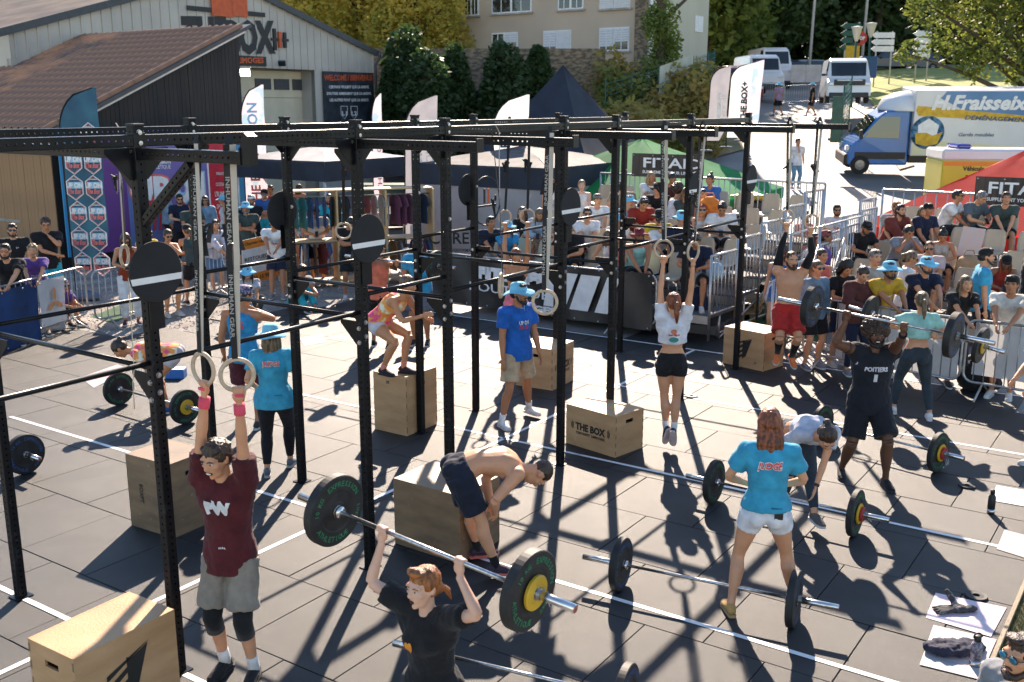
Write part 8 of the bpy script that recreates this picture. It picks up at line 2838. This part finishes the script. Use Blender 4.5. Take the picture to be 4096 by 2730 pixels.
for a in [
 ('blonde woman with sunglasses and white top eating, seen from the side', 2093, 581, 0, 75, 'chin', 'mid', 'f', ('pony', 'light'), K('tee', 'w'), K('shorts', 'd'), None, 'shades', None),
 ('man in a sky blue t-shirt and black cap turned backwards walking right', 2267, 573, .1, 75, 'stand', 'fair', 'm', ('short', 'black'), K('tee', 'sb'), K('shorts', 'k'), 'cap_back', None, 'brown'),
 ('grey haired man in a beige t-shirt with sunglasses on his head', 2012, 576, 0, 15, 'stand', 'fair', 'm', ('short', 'grey'), K('tee', 'lg'), K('shorts', 'k'), None, 'up', None),
 ('woman with long curly black hair and a black t-shirt holding a phone', 1944, 600, 0, 18, 'phone', 'mid', 'f', ('bighair', 'black'), K('tee', 'k'), K('shorts', 'n'), None, None, None),
 ('woman in a dark brown hoodie holding a microphone', 1983, 613, 0, 10, 'phone', 'fair', 'f', ('bun', 'brown'), K('hoodie', 'm'), K('jeans', 'n'), None, None, None),
 ('man in a mustard yellow t-shirt, sky blue hat and green glasses leaning on the barrier', 2060, 614, 0, 12, 'rail', 'tan', 'm', ('short', 'black'), K('tee', (.60, .36, .03)), K('shorts', 'k'), 'bucket', 'green', 'black'),
 ('bearded man in a navy t-shirt and sky blue hat leaning on the barrier', 2143, 603, 0, 5, 'rail', 'fair', 'm', ('short', 'black'), K('tee', 'n'), K('shorts', 'k'), 'bucket', None, 'brown'),
 ('fair haired woman in a black t-shirt with folded hands at the barrier', 2232, 646, 0, 0, 'rail', 'fair', 'f', ('long', 'dkblond'), K('tee', 'k'), K('jeans', 'n'), None, None, None),
 ('man in a white t-shirt and navy cap with a camera strap looking left', 2321, 646, 0, -35, 'rail', 'tan', 'm', ('short', 'black'), K('tee', (.6, .57, .52)), K('shorts', 'be'), 'cap_back', None, None),
 ('man in a white t-shirt and sunglasses standing on the street side of the stand', 1924, 472, .0, -5, 'stand', 'fair', 'm', ('short', 'brown'), K('tee', 'w'), K('shorts', 'n'), None, 'shades', 'brown'),
 ('man with green mirrored glasses and a pink t-shirt behind the right rings', 1850, 486, .0, 35, 'stand', 'fair', 'm', ('short', 'brown'), K('tee', 'pk'), K('shorts', 'k'), None, 'green', 'brown'),
 ('man in a purple t-shirt and red patterned cap looking right', 1898, 532, .0, 70, 'stand', 'brown', 'm', ('short', 'black'), K('tee', 'pu'), K('shorts', 'k'), 'cap_red', None, None),
 ('girl with brown hair and a pale shirt behind the bare chested athlete', 1876, 538, .0, 40, 'stand', 'fair', 'f', ('long', 'brown'), K('tee', 'w'), K('shorts', 'd'), None, None, None),
 ('woman in a coral tank top behind the woman in the denim jacket', 1891, 574, .0, 15, 'stand', 'mid', 'f', ('bun', 'brown'), K('tank', 'co'), K('shorts', 'k'), None, None, None),
 ('woman in a denim jacket and round sunglasses resting her arm on the barrier', 1880, 601, .0, 20, 'stand', 'fair', 'f', ('pony', 'light'), K('longtee', (.16, .25, .34)), K('shorts', 'k'), None, 'shades', None),
 ('woman with curly hair in a blue tank top left of the bare chested athlete', 1796, 568, .0, -30, 'stand', 'fair', 'f', ('bighair', 'brown'), K('tank', 'bl'), K('hot', 'd'), None, None, None)]:
 lab, px, py, z, f, po, sk, sx, hr, tp, bt, ht, gl, bd_ = a
 pr = [('OROMIT', 'front', .20, .035, M_w, .0, 0, {'bold': .05})] if 'mustard' in lab else (UPR if 'street side' in lab else ())
 crowd(lab, px, py, z, f, po, sk, sx, hr, tp, bt, ht, gl, bd_, grp=G4, prints=pr)
# people at the frame's right edge
person('person in a sky blue t-shirt with a pen, cut by the right edge', G(2395, 1075), -75, 1.78, 'fair', hip=(0, 0, .93), lean=14, lh=(.15, .35, .98), rh=(-.15, .36, 1.0), hair=('short', 'brown'), top=('tee', (.05, .36, .55)), bottom=('shorts', NAVY), shoes=(.6, .55, .5), hero=True)
person('person in black standing at the right edge beside the grandstand', D(2372, 660, 16.2) * V3((1, 1, 0)).x + V3((0, 0, 0)) if False else V3((D(2372, 600, 16).x, 16, 0)), -100, 1.85, 'tan', hair=('short', 'black'), top=('longtee', BLACK), bottom=('pants', BLACK))
hp_ = D(2325, 1475, 5.2)
person('brown haired man with blue mirrored sunglasses, only his head in the bottom right corner', V3((hp_.x + .12, hp_.y + .05, hp_.z - 1.80)), -72, 1.80, 'fair', hair=('short', 'brown'), glasses='blue', beard='brown', top=('tee', GREY), bottom=('shorts', BLACK), hero=True)
# on the street
def street(label, px, py, y, face, **k):
 p = D(px, py, y)
 p.z = terrain(p.x, p.y)
 return person(label, p, face, **k)
street('man in a white t-shirt and jeans with a jacket over his arm in the street', 1828, 410, 38, 10, h=1.82, sk='fair', hair=('short', 'brown'), top=('tee', WHITE), bottom=('jeans', (.16, .30, .42)), rh=(-.04, .2, 1.50), shoes=(.6, .6, .6))
street('walker in a mauve t-shirt and sky blue hat carrying a bag up the street', 1787, 263, 57, -150, h=1.8, sk='tan', hair=('short', 'black'), hat='bucket', top=('tee', (.36, .25, .36)), bottom=('shorts', BLACK), lf=(.1, .25, .09), rf=(-.1, -.25, .12))
street('walker in a black t-shirt and sky blue hat crossing the street', 1864, 263, 57, -95, h=1.8, sk='mid', hair=('short', 'black'), hat='bucket', top=('tee', BLACK), bottom=('shorts', BLACK), lf=(.1, .28, .09), rf=(-.1, -.25, .12), shoes=(.4, .1, .08))
# ================================================================ vehicles
def paint(nm, c, rough=.25):
 return mat('paint_' + nm, c, rough=rough, var=.04, scale=1.2, spec=.6)
M_tyre = mat('tyre_rubber', (.015, .015, .016), rough=.8, var=.2)
M_rim = mat('grey_rim', (.30, .30, .31), rough=.4, metal=.6, var=.1)
M_gl = mat('car_glass', (.02, .028, .032), rough=.06, var=.3, spec=.9, scale=.8)
M_trim = mat('dark_plastic', (.02, .02, .022), rough=.55, var=.1)
M_red_l = mat('red_tail_light', (.5, .015, .01), rough=.25, var=.1)
M_head_l = mat('clear_headlight', (.7, .72, .72), rough=.1, var=.1, spec=.8)
def wheels(root, xs_, hw, r):
 """x along the vehicle"""
 for x in xs_:
  for s in (-1, 1):
   M_ = fr((x, s * (hw - .10), r), (1, 0, 0), (0, 0, 1 * s), (0, -s, 0)) if False else Matrix.Translation((x, s * (hw - .02), r)) @ Matrix.Rotation(rad(90), 4, 'X')
   w_ = empty('wheel'); w_.parent = root
   MB().lathe([(r * .55, -.11), (r * .92, -.11), (r, -.08), (r, .08), (r * .92, .11), (r * .55, .11)], 22, M_, close=True, smooth_=False).build('tyre', M_tyre, w_)
   MB().lathe([(0, -.085), (r * .2, -.09), (r * .56, -.07), (r * .56, .07), (r * .2, .09), (0, .085)], 14, M_, smooth_=False).build('rim', M_rim, w_)
def car(label, x, y, ang, L_, W_, H_, pm, kind='hatch', z=None, group='cars and vans parked at the top of the street'):
 root = empty('parked_car', (x, y, terrain(x, y) if z is None else z), rad(ang), label, 'car' if kind != 'van' else 'van', group)
 h = L_ / 2; w2 = W_ / 2
 if kind == 'van':
  top = [(-h, .3), (-h, H_ * .95), (-h + .15, H_), (h * .45, H_), (h * .62, H_ * .93), (h * .80, H_ * .55), (h * .98, H_ * .46), (h, .35)]
 elif kind == 'suv':
  top = [(-h, .35), (-h + .02, H_ * .60), (-h + .30, H_ * .95), (-h + .5, H_), (h * .18, H_), (h * .48, H_ * .66), (h * .93, H_ * .56), (h, H_ * .42), (h, .35)]
 else:
  top = [(-h, .3), (-h, H_ * .62), (-h + .35, H_ * .92), (-h + .8, H_), (h * .10, H_), (h * .45, H_ * .68), (h * .92, H_ * .56), (h, H_ * .42), (h, .3)]
 n = len(top)
 mb = MB()
 for s, ins in ((-1, 0), (1, 0)):
  for (px_, pz_) in top:
   t_ = max(0, (pz_ / H_ - .58) / .42)
   mb.v.append((px_, s * (w2 - .16 * t_), pz_))
 for k in range(n - 1):
  mb.f.append([k, k + 1, n + k + 1, n + k]); mb.s.append(False)
 mb.f.append(list(range(n))[::-1]); mb.f.append(list(range(n, 2 * n))); mb.s += [False, False]
 mb.f.append([0, n, 2 * n - 1, n - 1]); mb.s.append(False)
 bo = mb.build('body', pm, root)
 bv = bo.modifiers.new('b', 'BEVEL'); bv.width = .06; bv.segments = 2
 zb, zt_ = H_ * .62, H_ * .93
 x0, x1 = (-h + .5, h * .28) if kind != 'van' else (h * .30, h * .66)
 for s in (-1, 1):
  yy = lambda z_: s * (w2 - .16 * max(0, (z_ / H_ - .58) / .42) + .012)
  q = [(x0, yy(zb), zb), (x1 + .12, yy(zb), zb), (x1 - .25, yy(zt_), zt_), (x0 + .2, yy(zt_), zt_)]
  MB().add(q, [(0, 1, 2, 3)]).build('window', M_gl, root)
 i0 = 4 if kind != 'van' else 4
 for (k, nm) in (((4, 'windscreen') if kind != 'van' else (4, 'windscreen')), ((1, 'rear_window') if kind != 'van' else (0, 'rear_window'))):
  a_, b_ = V3((top[k][0], 0, top[k][1])), V3((top[k + 1][0], 0, top[k + 1][1]))
  nn = V3((-(b_.z - a_.z), 0, b_.x - a_.x)).normalized() * .015
  a2, b2 = a_.lerp(b_, .1) + nn, a_.lerp(b_, .88) + nn
  if k == 0:
   a2 = a_.lerp(b_, .55) + nn
  MB().add([a2 + V3((0, -w2 + .2, 0)), b2 + V3((0, -w2 + .22, 0)), b2 + V3((0, w2 - .22, 0)), a2 + V3((0, w2 - .2, 0))], [(0, 1, 2, 3)]).build(nm, M_gl, root)
 for s in (-1, 1):
  MB().box((h - .02, s * (w2 - .25), H_ * .42), (.10, .36, .14), bev=.02).build('headlight', M_head_l, root)
  MB().box((-h + .0, s * (w2 - .18), H_ * .52), (.08, .28, .16), bev=.02).build('tail_light', M_red_l, root)
  MB().box((h * .32, s * (w2 + .08), H_ * .64), (.12, .18, .12), bev=.03).build('mirror', M_trim, root)
 MB().box((h, 0, .40), (.08, W_ * .9, .26), bev=.03).build('bumper', M_trim, root)
 wheels(root, (-h * .62, h * .64), w2 - .08, .33)
 return root
def on_street(px, py, y):
 p = D(px, py, y)
 return p.x, p.y
PW_, PDK, PGR = paint('white', (.66, .66, .65)), paint('dark', (.018, .02, .026)), paint('silver', (.30, .31, .32))
x, y = on_street(2035, 160, 82); car('dark blue estate car parked on the lawn edge behind the lampposts', x, y, 180, 4.6, 1.85, 1.62, PDK, 'suv', z=D(2035, 166, 82).z)
x, y = on_street(2098, 160, 84); car('black car parked right of the dark estate car under the trees', x, y, 170, 4.2, 1.8, 1.5, PDK, 'hatch', z=D(2098, 166, 84).z)
x, y = on_street(1795, 178, 84); car('dark car parked left of the white sheeted screen', x, y, 100, 4.4, 1.8, 1.5, PDK, 'hatch', z=D(1795, 185, 84).z)
x, y = on_street(1832, 170, 88); car('silver car with its roof in the sun behind the left screen', x, y, 20, 4.4, 1.8, 1.5, PGR, 'hatch', z=D(1832, 182, 88).z)
x, y = on_street(1872, 168, 90); car('grey car behind the right screen', x, y, 15, 4.5, 1.8, 1.5, PGR, 'suv', z=D(1872, 180, 90).z)
x, y = on_street(1738, 205, 66); car('white van with a dark windscreen parked at the top of the street', x, y, -88, 5.2, 2.0, 2.3, PW_, 'van', z=D(1738, 216, 68).z)
x, y = on_street(1765, 190, 78); car('white box van behind the white van at the top of the street', x, y, -88, 5.6, 2.1, 2.9, PW_, 'van', z=D(1765, 205, 78).z)
x, y = on_street(1680, 215, 60); car('dark red van partly hidden behind the street flags', x, y, -80, 4.8, 1.9, 2.1, paint('dark_red', (.16, .02, .02)), 'van', z=D(1680, 240, 60).z)
# white dropside truck facing us
p = D(1940, 238, 53)
tr = car('white flatbed truck parked beside the kerb facing down the street', p.x + .6, p.y + 2.2, -102, 5.6, 2.1, 2.25, PW_, 'van', z=p.z)
MB().box((2.86, 0, 1.02), (.05, 1.5, .28), bev=.02).build('grille', M_trim, tr)
lettering(tr, '\u25ac\u25ac\u25ac', V3((2.90, 0, 1.12)), V3((0, 1, 0)), Z, PW_, w=1.2, h=.05)
# removal truck
pt = D(1962, 399, 39.5)
ax = V3((-.993, .12, 0)).normalized()      # the truck points to the left of the picture
rz_ = math.atan2(ax.y, ax.x)
tk = empty('removal_truck', V3((pt.x, pt.y, pt.z)) - ax * .9 + V3((-ax.y, ax.x, 0)) * -1.0 + V3((0, .9, 0)), rz_, label='blue and white H.Fraisseix removal truck parked by the green gate', cat='truck')
PB = paint('blue', (.015, .14, .42))
cabp = [(.90, .35), (.93, .75), (.80, 1.12), (.46, 1.40), (-.10, 2.15), (-.45, 2.42), (-1.35, 2.45), (-1.35, .35)]
cw = 1.0
mb = MB()
n = len(cabp)
for s in (-1, 1):
 for (x, z) in cabp:
  mb.v.append((x, s * (cw - .12 * max(0, (z - 1.35) / 1.1)), z))
for k in range(n):
 mb.f.append([k, (k + 1) % n, n + (k + 1) % n, n + k]); mb.s.append(False)
mb.f += [list(range(n))[::-1], list(range(n, 2 * n))]; mb.s += [False, False]
cb_ = mb.build('cab', PB, tk); bv = cb_.modifiers.new('b', 'BEVEL'); bv.width = .07; bv.segments = 2
for s in (-1, 1):
 yy = lambda z_: s * (cw - .12 * max(0, (z_ - 1.35) / 1.1) + .012)
 MB().add([(.45, yy(1.42), 1.42), (-.95, yy(1.38), 1.38), (-.95, yy(2.2), 2.2), (-.25, yy(2.2), 2.2)], [(0, 1, 2, 3)]).build('window', M_gl, tk)
 MB().box((.50, s * (cw + .14), 1.55), (.12, .2, .34), bev=.03).build('mirror', M_trim, tk)
 MB().box((.90, s * .72, .98), (.14, .36, .2), bev=.03).build('headlight', M_head_l, tk)
 MB().box((-.3, s * (cw + .006), .72), (1.9, .02, .26)).build('side_strip', M_trim, tk)
MB().add([(.44, -.84, 1.44), (-.08, -.78, 2.12), (-.08, .78, 2.12), (.44, .84, 1.44)], [(0, 1, 2, 3)]).build('windscreen', M_gl, tk).location = (.035, 0, .03)
MB().box((.94, 0, .55), (.18, 1.95, .42), bev=.05).build('bumper', M_trim, tk)
bx0, bx1 = -1.40, -7.1
MB().box(((bx0 + bx1) / 2, 0, 1.96), (bx0 - bx1, 2.25, 2.46), bev=.02).build('box_body', paint('box_white', (.64, .64, .64), .4), tk)
MB().lathe([(0, .62), (.45, .55), (.9, .35), (1.05, .05), (1.05, 0)], 16, Matrix.Translation((-1.35, 0, 2.40)) @ Matrix.Diagonal((1.05, 1, 1.15, 1))).build('wind_deflector', PW_, tk)
MB().box(((bx0 + bx1) / 2, 0, .58), (bx0 - bx1, 1.9, .28)).build('chassis', M_trim, tk)
wheels(tk, (.42, -4.6), .98, .36)
sd = 1.13        # the side that faces us: local +y or -y
sgn = -1 if (Matrix.Rotation(rz_, 3, 'Z') @ V3((0, 1, 0))).y > 0 else 1
xr_ = V3((-1, 0, 0)) * (1 if (Matrix.Rotation(rz_, 3, 'Z') @ V3((-1, 0, 0))).x > 0 else -1)
yn = V3((0, sgn, 0))
def tp(u, z, off=0.0):
 return xr_ * 1.40 + xr_ * u + Z * z + yn * (sd + .004 + off)
def poly(nm, pts, m, off):
 q = [tp(u, z, off) for u, z in pts]
 return MB().add(q, [tuple(range(len(q)))]).build(nm, m, tk)
M_bgr = mat('blue_gradient_print', (.015, .10, .24), rough=.45, scale=.3, col2=(.10, .22, .40))
poly('print', [(1.1, 3.15), (5.6, 3.15), (5.6, 1.95), (3.4, 2.05), (1.9, 2.4), (.9, 2.9)], M_bgr, .002)
poly('print', [(.05, 2.45), (.15, 2.25), (4.7, 1.98), (4.7, 2.2), (.1, 2.62)], M_yel, .005)
lettering(tk, 'H.Fraisseix', tp(2.35, 2.74, .008), xr_, Z, M_white, w=3.5, h=.56, bold=.04, shear=.25)
lettering(tk, 'DÉMÉNAGEMENTS', tp(3.1, 2.16, .010), (xr_ + Z * -.04).normalized(), Z, paint('navy', (.01, .08, .2)), w=2.5, h=.20, bold=.03, shear=.2)
lettering(tk, 'Garde meubles', tp(2.35, 1.55, .008), xr_, Z, paint('navy', (.01, .08, .2)), w=1.3, h=.14, shear=.3)
mb = MB().lathe([(0, 0), (.62, 0)], 32, fr(tp(.55, 1.62, .006), xr_, Z, yn)); mb.build('print', mat('blue_disc_print', (.015, .16, .42), rough=.4, scale=2, col2=(.10, .30, .5)), tk)
poly('print', [(.2, 1.55), (.55, 1.45), (.9, 1.55), (.95, 1.9), (.55, 2.15), (.18, 1.9)], M_white, .010)
poly('print', [(.15, 1.2), (.55, 1.1), (.95, 1.2), (1.1, 1.65), (.75, 1.5), (.5, 1.62), (.1, 1.6)], M_yel, .014)
poly('print', [(.05, .78), (4.8, .78), (4.8, 1.05), (.05, 1.35)], mat('pale_yellow_print', (.65, .60, .30), rough=.45, scale=.5, col2=(.64, .62, .45)), .002)
tk.rotation_euler[0] = rad(-4.5) * sgn
# yellow emergency vehicle
pe = D(2165, 445, 31)
am = empty('first_aid_vehicle', V3((pe.x + 3.0, pe.y + 1.0, .2)), rad(-8), label='yellow and white first aid vehicle with a blue light bar behind the red tent', cat='ambulance')
PY = paint('yellow', (.62, .52, .03), .4)
MB().box((0, 0, 1.25), (5.6, 2.0, 1.7), bev=.04).build('body', PY, am)
MB().box((0, 0, 2.26), (5.64, 2.04, .34), bev=.06).build('roof', PW_, am)
MB().box((-2.1, 0, 2.50), (.42, 1.3, .14), bev=.05).build('light_bar', mat('blue_light_bar', (.02, .04, .35), rough=.15, spec=.8), am)
MB().box((-1.7, -1.01, 1.35), (.8, .02, .62), bev=.008).build('window', M_gl, am)
MB().box((0, -1.005, 2.0), (5.5, .012, .12)).build('stripe', M_osign, am)
lettering(am, 'Véhicule de Premiers Secours', V3((-1.1, -1.012, 1.86)), V3((1, 0, 0)), Z, M_black2, w=2.2, h=.14, bold=.03)
wheels(am, (-1.8, 1.8), .98, .36)
# ================================================================ street furniture
M_pole = mat('grey_pole', (.45, .45, .44), rough=.5, var=.05)
M_lampg = mat('lamp_glass', (.62, .58, .48), rough=.3, var=.05)
for px, pyb, pyt, yy, lab in ((1970, 232, 60, 60, 'left lamppost with a pale conical lantern behind the white truck'), (2003, 195, 52, 62, 'right lamppost with a pale conical lantern behind the white truck')):
 b_ = D(px, pyb, yy); t_ = D(px, pyt, yy); b_.x = t_.x
 H_ = t_.z - b_.z
 r_ = empty('street_lamp', b_, label=lab, cat='street lamp', group='street lamps with conical lanterns')
 MB().tube([(0, 0, -1), (0, 0, H_ - .7)], .06, 8).build('pole', M_greenm, r_)
 MB().lathe([(.07, H_ - .85), (.14, H_ - .7), (.29, H_ - .12), (.27, H_ - .1)], 14, smooth_=False).build('lantern', M_lampg, r_)
 MB().lathe([(0, H_), (.31, H_ - .04), (.31, H_ - .10), (0, H_ - .10)], 14, smooth_=False).build('lamp_cap', M_white, r_)
for px, pyb, yy, lab in ((1858, 175, 80, 'tall thin white mast behind the parked cars'), (1978, 165, 80, 'tall thin grey pole behind the stop sign')):
 b_ = D(px, pyb, yy)
 tag(MB().tube([(0, 0, 0), (.25, 0, 14)], [.12, .07], 8).build('mast', M_pole, loc=b_), lab, 'mast')
b_ = D(1974, 108, 66); b_.z = D(1978, 178, 66).z
r_ = empty('stop_sign', b_, label='red octagonal STOP sign between the lampposts', cat='sign')
MB().tube([(0, 0, -1), (0, 0, 2.6)], .04, 6).build('post', M_pole, r_)
oc = [V3((.46 * math.cos(rad(22.5 + 45 * k)), -.05, 2.35 + .46 * math.sin(rad(22.5 + 45 * k)))) for k in range(8)]
MB().prism(oc, (0, .02, 0)).build('plate', mat('stop_red', (.55, .05, .04), rough=.5), r_)
lettering(r_, 'STOP', V3((0, -.055, 2.35)), V3((1, 0, 0)), Z, M_white, w=.62, h=.24, bold=.05)
for px, pyb, yy, n_, w_, top_, lab, cc in ((2032, 165, 68, 3, .62, 2.5, 'white direction signs on two posts right of the lampposts', M_white), (2122, 160, 66, 4, .45, 2.4, 'white direction signs half hidden by the near tree', M_white), (1957, 170, 66, 4, .5, 3.1, 'narrow stack of dark direction signs left of the stop sign', M_greenm)):
 b_ = D(px, pyb, yy); b_.x = D(px, 100, yy).x
 r_ = empty('direction_sign', b_, label=lab, cat='sign')
 for s in (-1, 1):
  MB().tube([(s * w_ * .8, 0, -1), (s * w_ * .8, 0, top_)], .045, 6).build('post', M_pole, r_)
 for k in range(n_):
  z = top_ - .25 - .42 * k
  MB().prism([(-w_ - .25, -.05, z), (-w_, -.05, z + .17), (w_, -.05, z + .17), (w_, -.05, z - .17), (-w_, -.05, z - .17)], (0, .03, 0)).build('panel', cc if k or cc is not M_greenm else M_greenm, r_)
r_ = D(1957, 150, 65)
tag(MB().prism([(-.45, 0, 0), (.45, 0, 0), (.42, 0, 1.15), (-.42, 0, 1.15)], (0, .06, 0)).build('yellow_board', M_yel, loc=r_), 'yellow board at the foot of the signs behind the white truck', 'board')
r_ = D(1990, 178, 66)
tag(MB().box((0, 0, .6), (1.0, .9, 1.3), bev=.05).build('blue_bin', paint('bin_blue', (.02, .08, .22), .5), loc=r_), 'blue recycling bin between the truck and the lawn', 'bin')
# green gate
b_ = D(1918, 328, 41)
r_ = empty('green_gate', b_, label='dark green metal gate post panel standing open left of the removal truck', cat='gate')
hgt = D(1918, 222, 41).z - b_.z
for k in range(6):
 MB().box((-.16 + .075 * k, 0, hgt / 2), (.068, .05, hgt), Matrix.Rotation(0, 3, 'Z'), bev=.006).build('slat', M_greenm, r_)
MB().box((.03, .04, .12), (.6, .05, .1)).box((.03, .04, hgt - .15), (.6, .05, .1)).build('frame', M_greenm, r_)
netfence('green wire gate fence between the gate post and the removal truck', [D(1932, 318, 42), D(1950, 288, 46)], 2.0, M_greenm, wires=10)
# ================================================================ small things on the mats
def poster(label, pts, m1, m2):
 q = [G(*p, .004) for p in pts]
 o_ = q[0]
 r_ = empty('poster', o_, label=label, cat='poster')
 MB().prism([p - o_ for p in q], (0, 0, .002)).build('sheet', m1, r_)
 c_ = (q[0] + q[1] + q[2] + q[3]) / 4 - o_
 MB().add([c_ + (p - o_ - c_) * .55 + Z * .0035 for p in q], [(0, 1, 2, 3)]).build('print', m2, r_)
 return r_
M_pp = mat('pink_poster', (.60, .42, .46), rough=.4, scale=2, col2=(.62, .56, .60))
M_pp2 = mat('photo_print', (.55, .38, .36), rough=.4, scale=14, col2=(.45, .42, .42), lo=.4, hi=.6)
poster('pale pink poster lying under the black glove at the bottom right', [(2150, 1363), (2313, 1397), (2277, 1464), (2127, 1420)], M_pp, mat('pink_oval_print', (.66, .50, .52), rough=.4, scale=1.5, col2=(.55, .36, .42)))
poster('photo poster lying under the dark waist bag at the bottom right', [(2145, 1437), (2290, 1470), (2250, 1562), (2113, 1528)], mat('grey_poster', (.50, .47, .47), rough=.4, scale=3), M_pp2)
poster('photo poster lying at the right edge below the steel bottle', [(2308, 1218), (2400, 1242), (2385, 1292), (2290, 1262)], M_pp2, M_pp2)
poster('white sheet lying beside the steel bottle at the right edge', [(2290, 1116), (2400, 1135), (2400, 1172), (2275, 1150)], M_white, M_white)
poster('reddish poster lying on the left mats near the kerb of gravel', [(185, 868), (270, 838), (300, 850), (215, 892)], M_pp2, M_pp2)
poster('white sheets under the clips left of the front of the second post', [(690, 778), (740, 768), (750, 785), (700, 795)], M_white, M_white)
def bottle(label, p, H_, r, m, cap):
 r_ = empty('bottle', p, label=label, cat='bottle')
 MB().lathe([(0, 0), (r, .004), (r, H_ * .68), (r * .8, H_ * .76), (r * .5, H_ * .80), (r * .5, H_ * .86)], 18).build('body', m, r_)
 MB().lathe([(r * .62, H_ * .82), (r * .62, H_ * .98), (r * .5, H_), (0, H_)], 14).build('lid', cap, r_)
 MB().lathe([(r * 1.01, .0), (r * 1.01, .05)], 18).build('base_band', M_sleeve, r_)
 return r_
bottle('black insulated bottle with a steel base standing at the right edge', G(2276, 1180), .25, .036, M_trim, M_trim)
bt_ = bottle('patterned grey drinking bottle with a loop lid standing on the photo poster', G(2240, 1530), .24, .040, mat('mottled_bottle', (.30, .26, .30), rough=.4, scale=40, col2=(.05, .05, .08), lo=.4, hi=.6), M_trim)
MB().tube([V3((.0, 0, .23)) + V3((.03 * math.cos(a), 0, .03 * math.sin(a))) for a in [k * .5 for k in range(8)]], .006, 6).build('loop', M_trim, bt_)
# glove, waist bag, rolled kit, shoes
c_ = G(2200, 1407)
r_ = empty('glove', c_, label='pair of dusty black gloves lying on the pale pink poster', cat='gloves')
mb = MB().ell((0, 0, .03), (.11, .05, .03)).ell((.10, 0, .03), (.06, .035, .025))
for k in range(4):
 mb.tube([(-.05, -.03 + .02 * k, .03), (-.14, -.05 + .03 * k, .025), (-.19, -.06 + .035 * k, .015)], [.016, .014, .009], 6)
mb.tube([(.0, .02, .04), (-.02, .09, .08), (-.05, .13, .13)], [.024, .026, .018], 8)
rm(mb, 'fabric', mat('dusty_black_cloth', (.05, .048, .05), rough=.9, scale=20, col2=(.25, .24, .23), lo=.3, hi=.45), r_, .008, 1, disp=.012, dscale=.03)
c_ = G(2195, 1500)
r_ = empty('waist_bag', c_, label='crumpled dark navy bag lying on the photo poster', cat='bag')
mb = MB().ell((-.02, 0, .04), (.21, .10, .045)).ell((.12, .02, .04), (.10, .085, .04)).tube([(-.2, .05, .03), (-.1, .13, .02), (.1, .12, .02), (.22, .02, .02)], .018, 6)
rm(mb, 'fabric', cloth((.035, .035, .06)), r_, .009, 1, disp=.05, dscale=.06)
for px, py, lab in ((2222, 1118, 'small black change plate lying behind the bottle on the right mats'), (2243, 1372, 'small black change plate lying above the pink poster'), (1588, 912, 'small black change plate beside the hanging woman, right one'), (1572, 910, 'small black change plate beside the hanging woman, left one')):
 p = G(px, py)
 tag(MB().lathe([(.026, .0), (.085, 0), (.09, .006), (.085, .018), (.06, .016), (.03, .018), (.026, .012)], 28, Matrix.Translation(p), close=True, smooth_=False).build('change_plate', M_bump), lab, 'plate')
p = G(405, 868)
r_ = empty('crate', p, label='small blue crate on the mats left of the rings', cat='crate')
MB().box((0, 0, .07), (.28, .18, .14), bev=.01).build('tub', paint('crate_blue', (.02, .14, .45), .5), r_)
MB().box((0, 0, .142), (.26, .16, .006)).build('contents', M_white, r_)
# things on the seats and on the ground behind the barriers
def bag(label, p, m, sx=.22, sy=.14, sz=.2, disp=.05, name='bag'):
 r_ = empty(name, p, label=label, cat='bag')
 mb = MB().ell((0, 0, sz * .8), (sx, sy, sz)).ell((sx * .3, 0, sz * .5), (sx * .8, sy, sz * .6))
 rm(mb, 'fabric', m, r_, .018, 1, disp=disp, dscale=.08)
 MB().tube([(-sx * .5, 0, sz * 1.5), (-sx * .3, 0, sz * 2.1), (sx * .3, 0, sz * 2.1), (sx * .5, 0, sz * 1.5)], .012, 5).build('strap', m, r_)
M_plas = thin_cloth('plastic_bag', (.62, .62, .62), tl=.5)
bag('orange backpack on the lap of the woman in the blue t-shirt', D(1628, 500, 19.6), cloth((.80, .22, .03)), .24, .14, .22)
bag('white plastic bag on the front seat at the right end of the grandstand', G(1602, 650, .95), M_plas, .15, .12, .11)
bag('pale blue towel on the front seat at the right end of the grandstand', G(1640, 640, 1.0), cloth((.35, .5, .62)), .17, .12, .16, name='towel')
bag('dark jackets hanging from the front seat at the right end', G(1600, 730, .35), cloth((.012, .02, .05)), .20, .15, .30)
bag('black sports bag lying under the scaffold bracing', G(1760, 690), cloth(BLACK), .35, .2, .2)
bag('black backpack lying behind the right barrier', G(2245, 895), cloth(BLACK), .3, .2, .22)
bag('white printed tote bag held by the woman in the blue tank top', G(1770, 700, .45), cloth(WHITE), .12, .09, .2)
bag('crumpled white paper bag on the ground behind the starfish banner', G(128, 758), M_plas, .16, .12, .12)
bag('grey blue water bag at the foot of the navy flag', G(195, 688), cloth((.13, .17, .24)), .34, .16, .09)
bag('brown paper bag on a seat before the old man in the grey shirt', G(2222, 640, .9), mat('kraft_paper', (.42, .27, .14), rough=.8, scale=3), .24, .18, .24, disp=.03)
p_ = G(2228, 590, 1.25)
ps = MB().box((0, 0, .26), (.42, .012, .54), Matrix.Rotation(rad(8), 3, 'Y')).build('poster', M_pp2, loc=p_)
tag(ps, 'colourful poster standing in the brown paper bag', 'poster')
for px, py, z_, lab in ((1770, 752, .60, 'crumpled white paper on the right plyo box'), ):
 bag(lab, D(1728, 762, 15.3), M_plas, .12, .08, .015, disp=.02)
# rope hanging from the front post
rp_ = MB().tube([D(295, 640, 6.5), D(299, 700, 6.5), D(303, 760, 6.5), D(308, 850, 6.5), D(305, 880, 6.5), D(309, 940, 6.5)], .0035, 5).build('cord', M_strap_l)
tag(rp_, 'thin pale cord hanging down beside the front left post', 'cord')
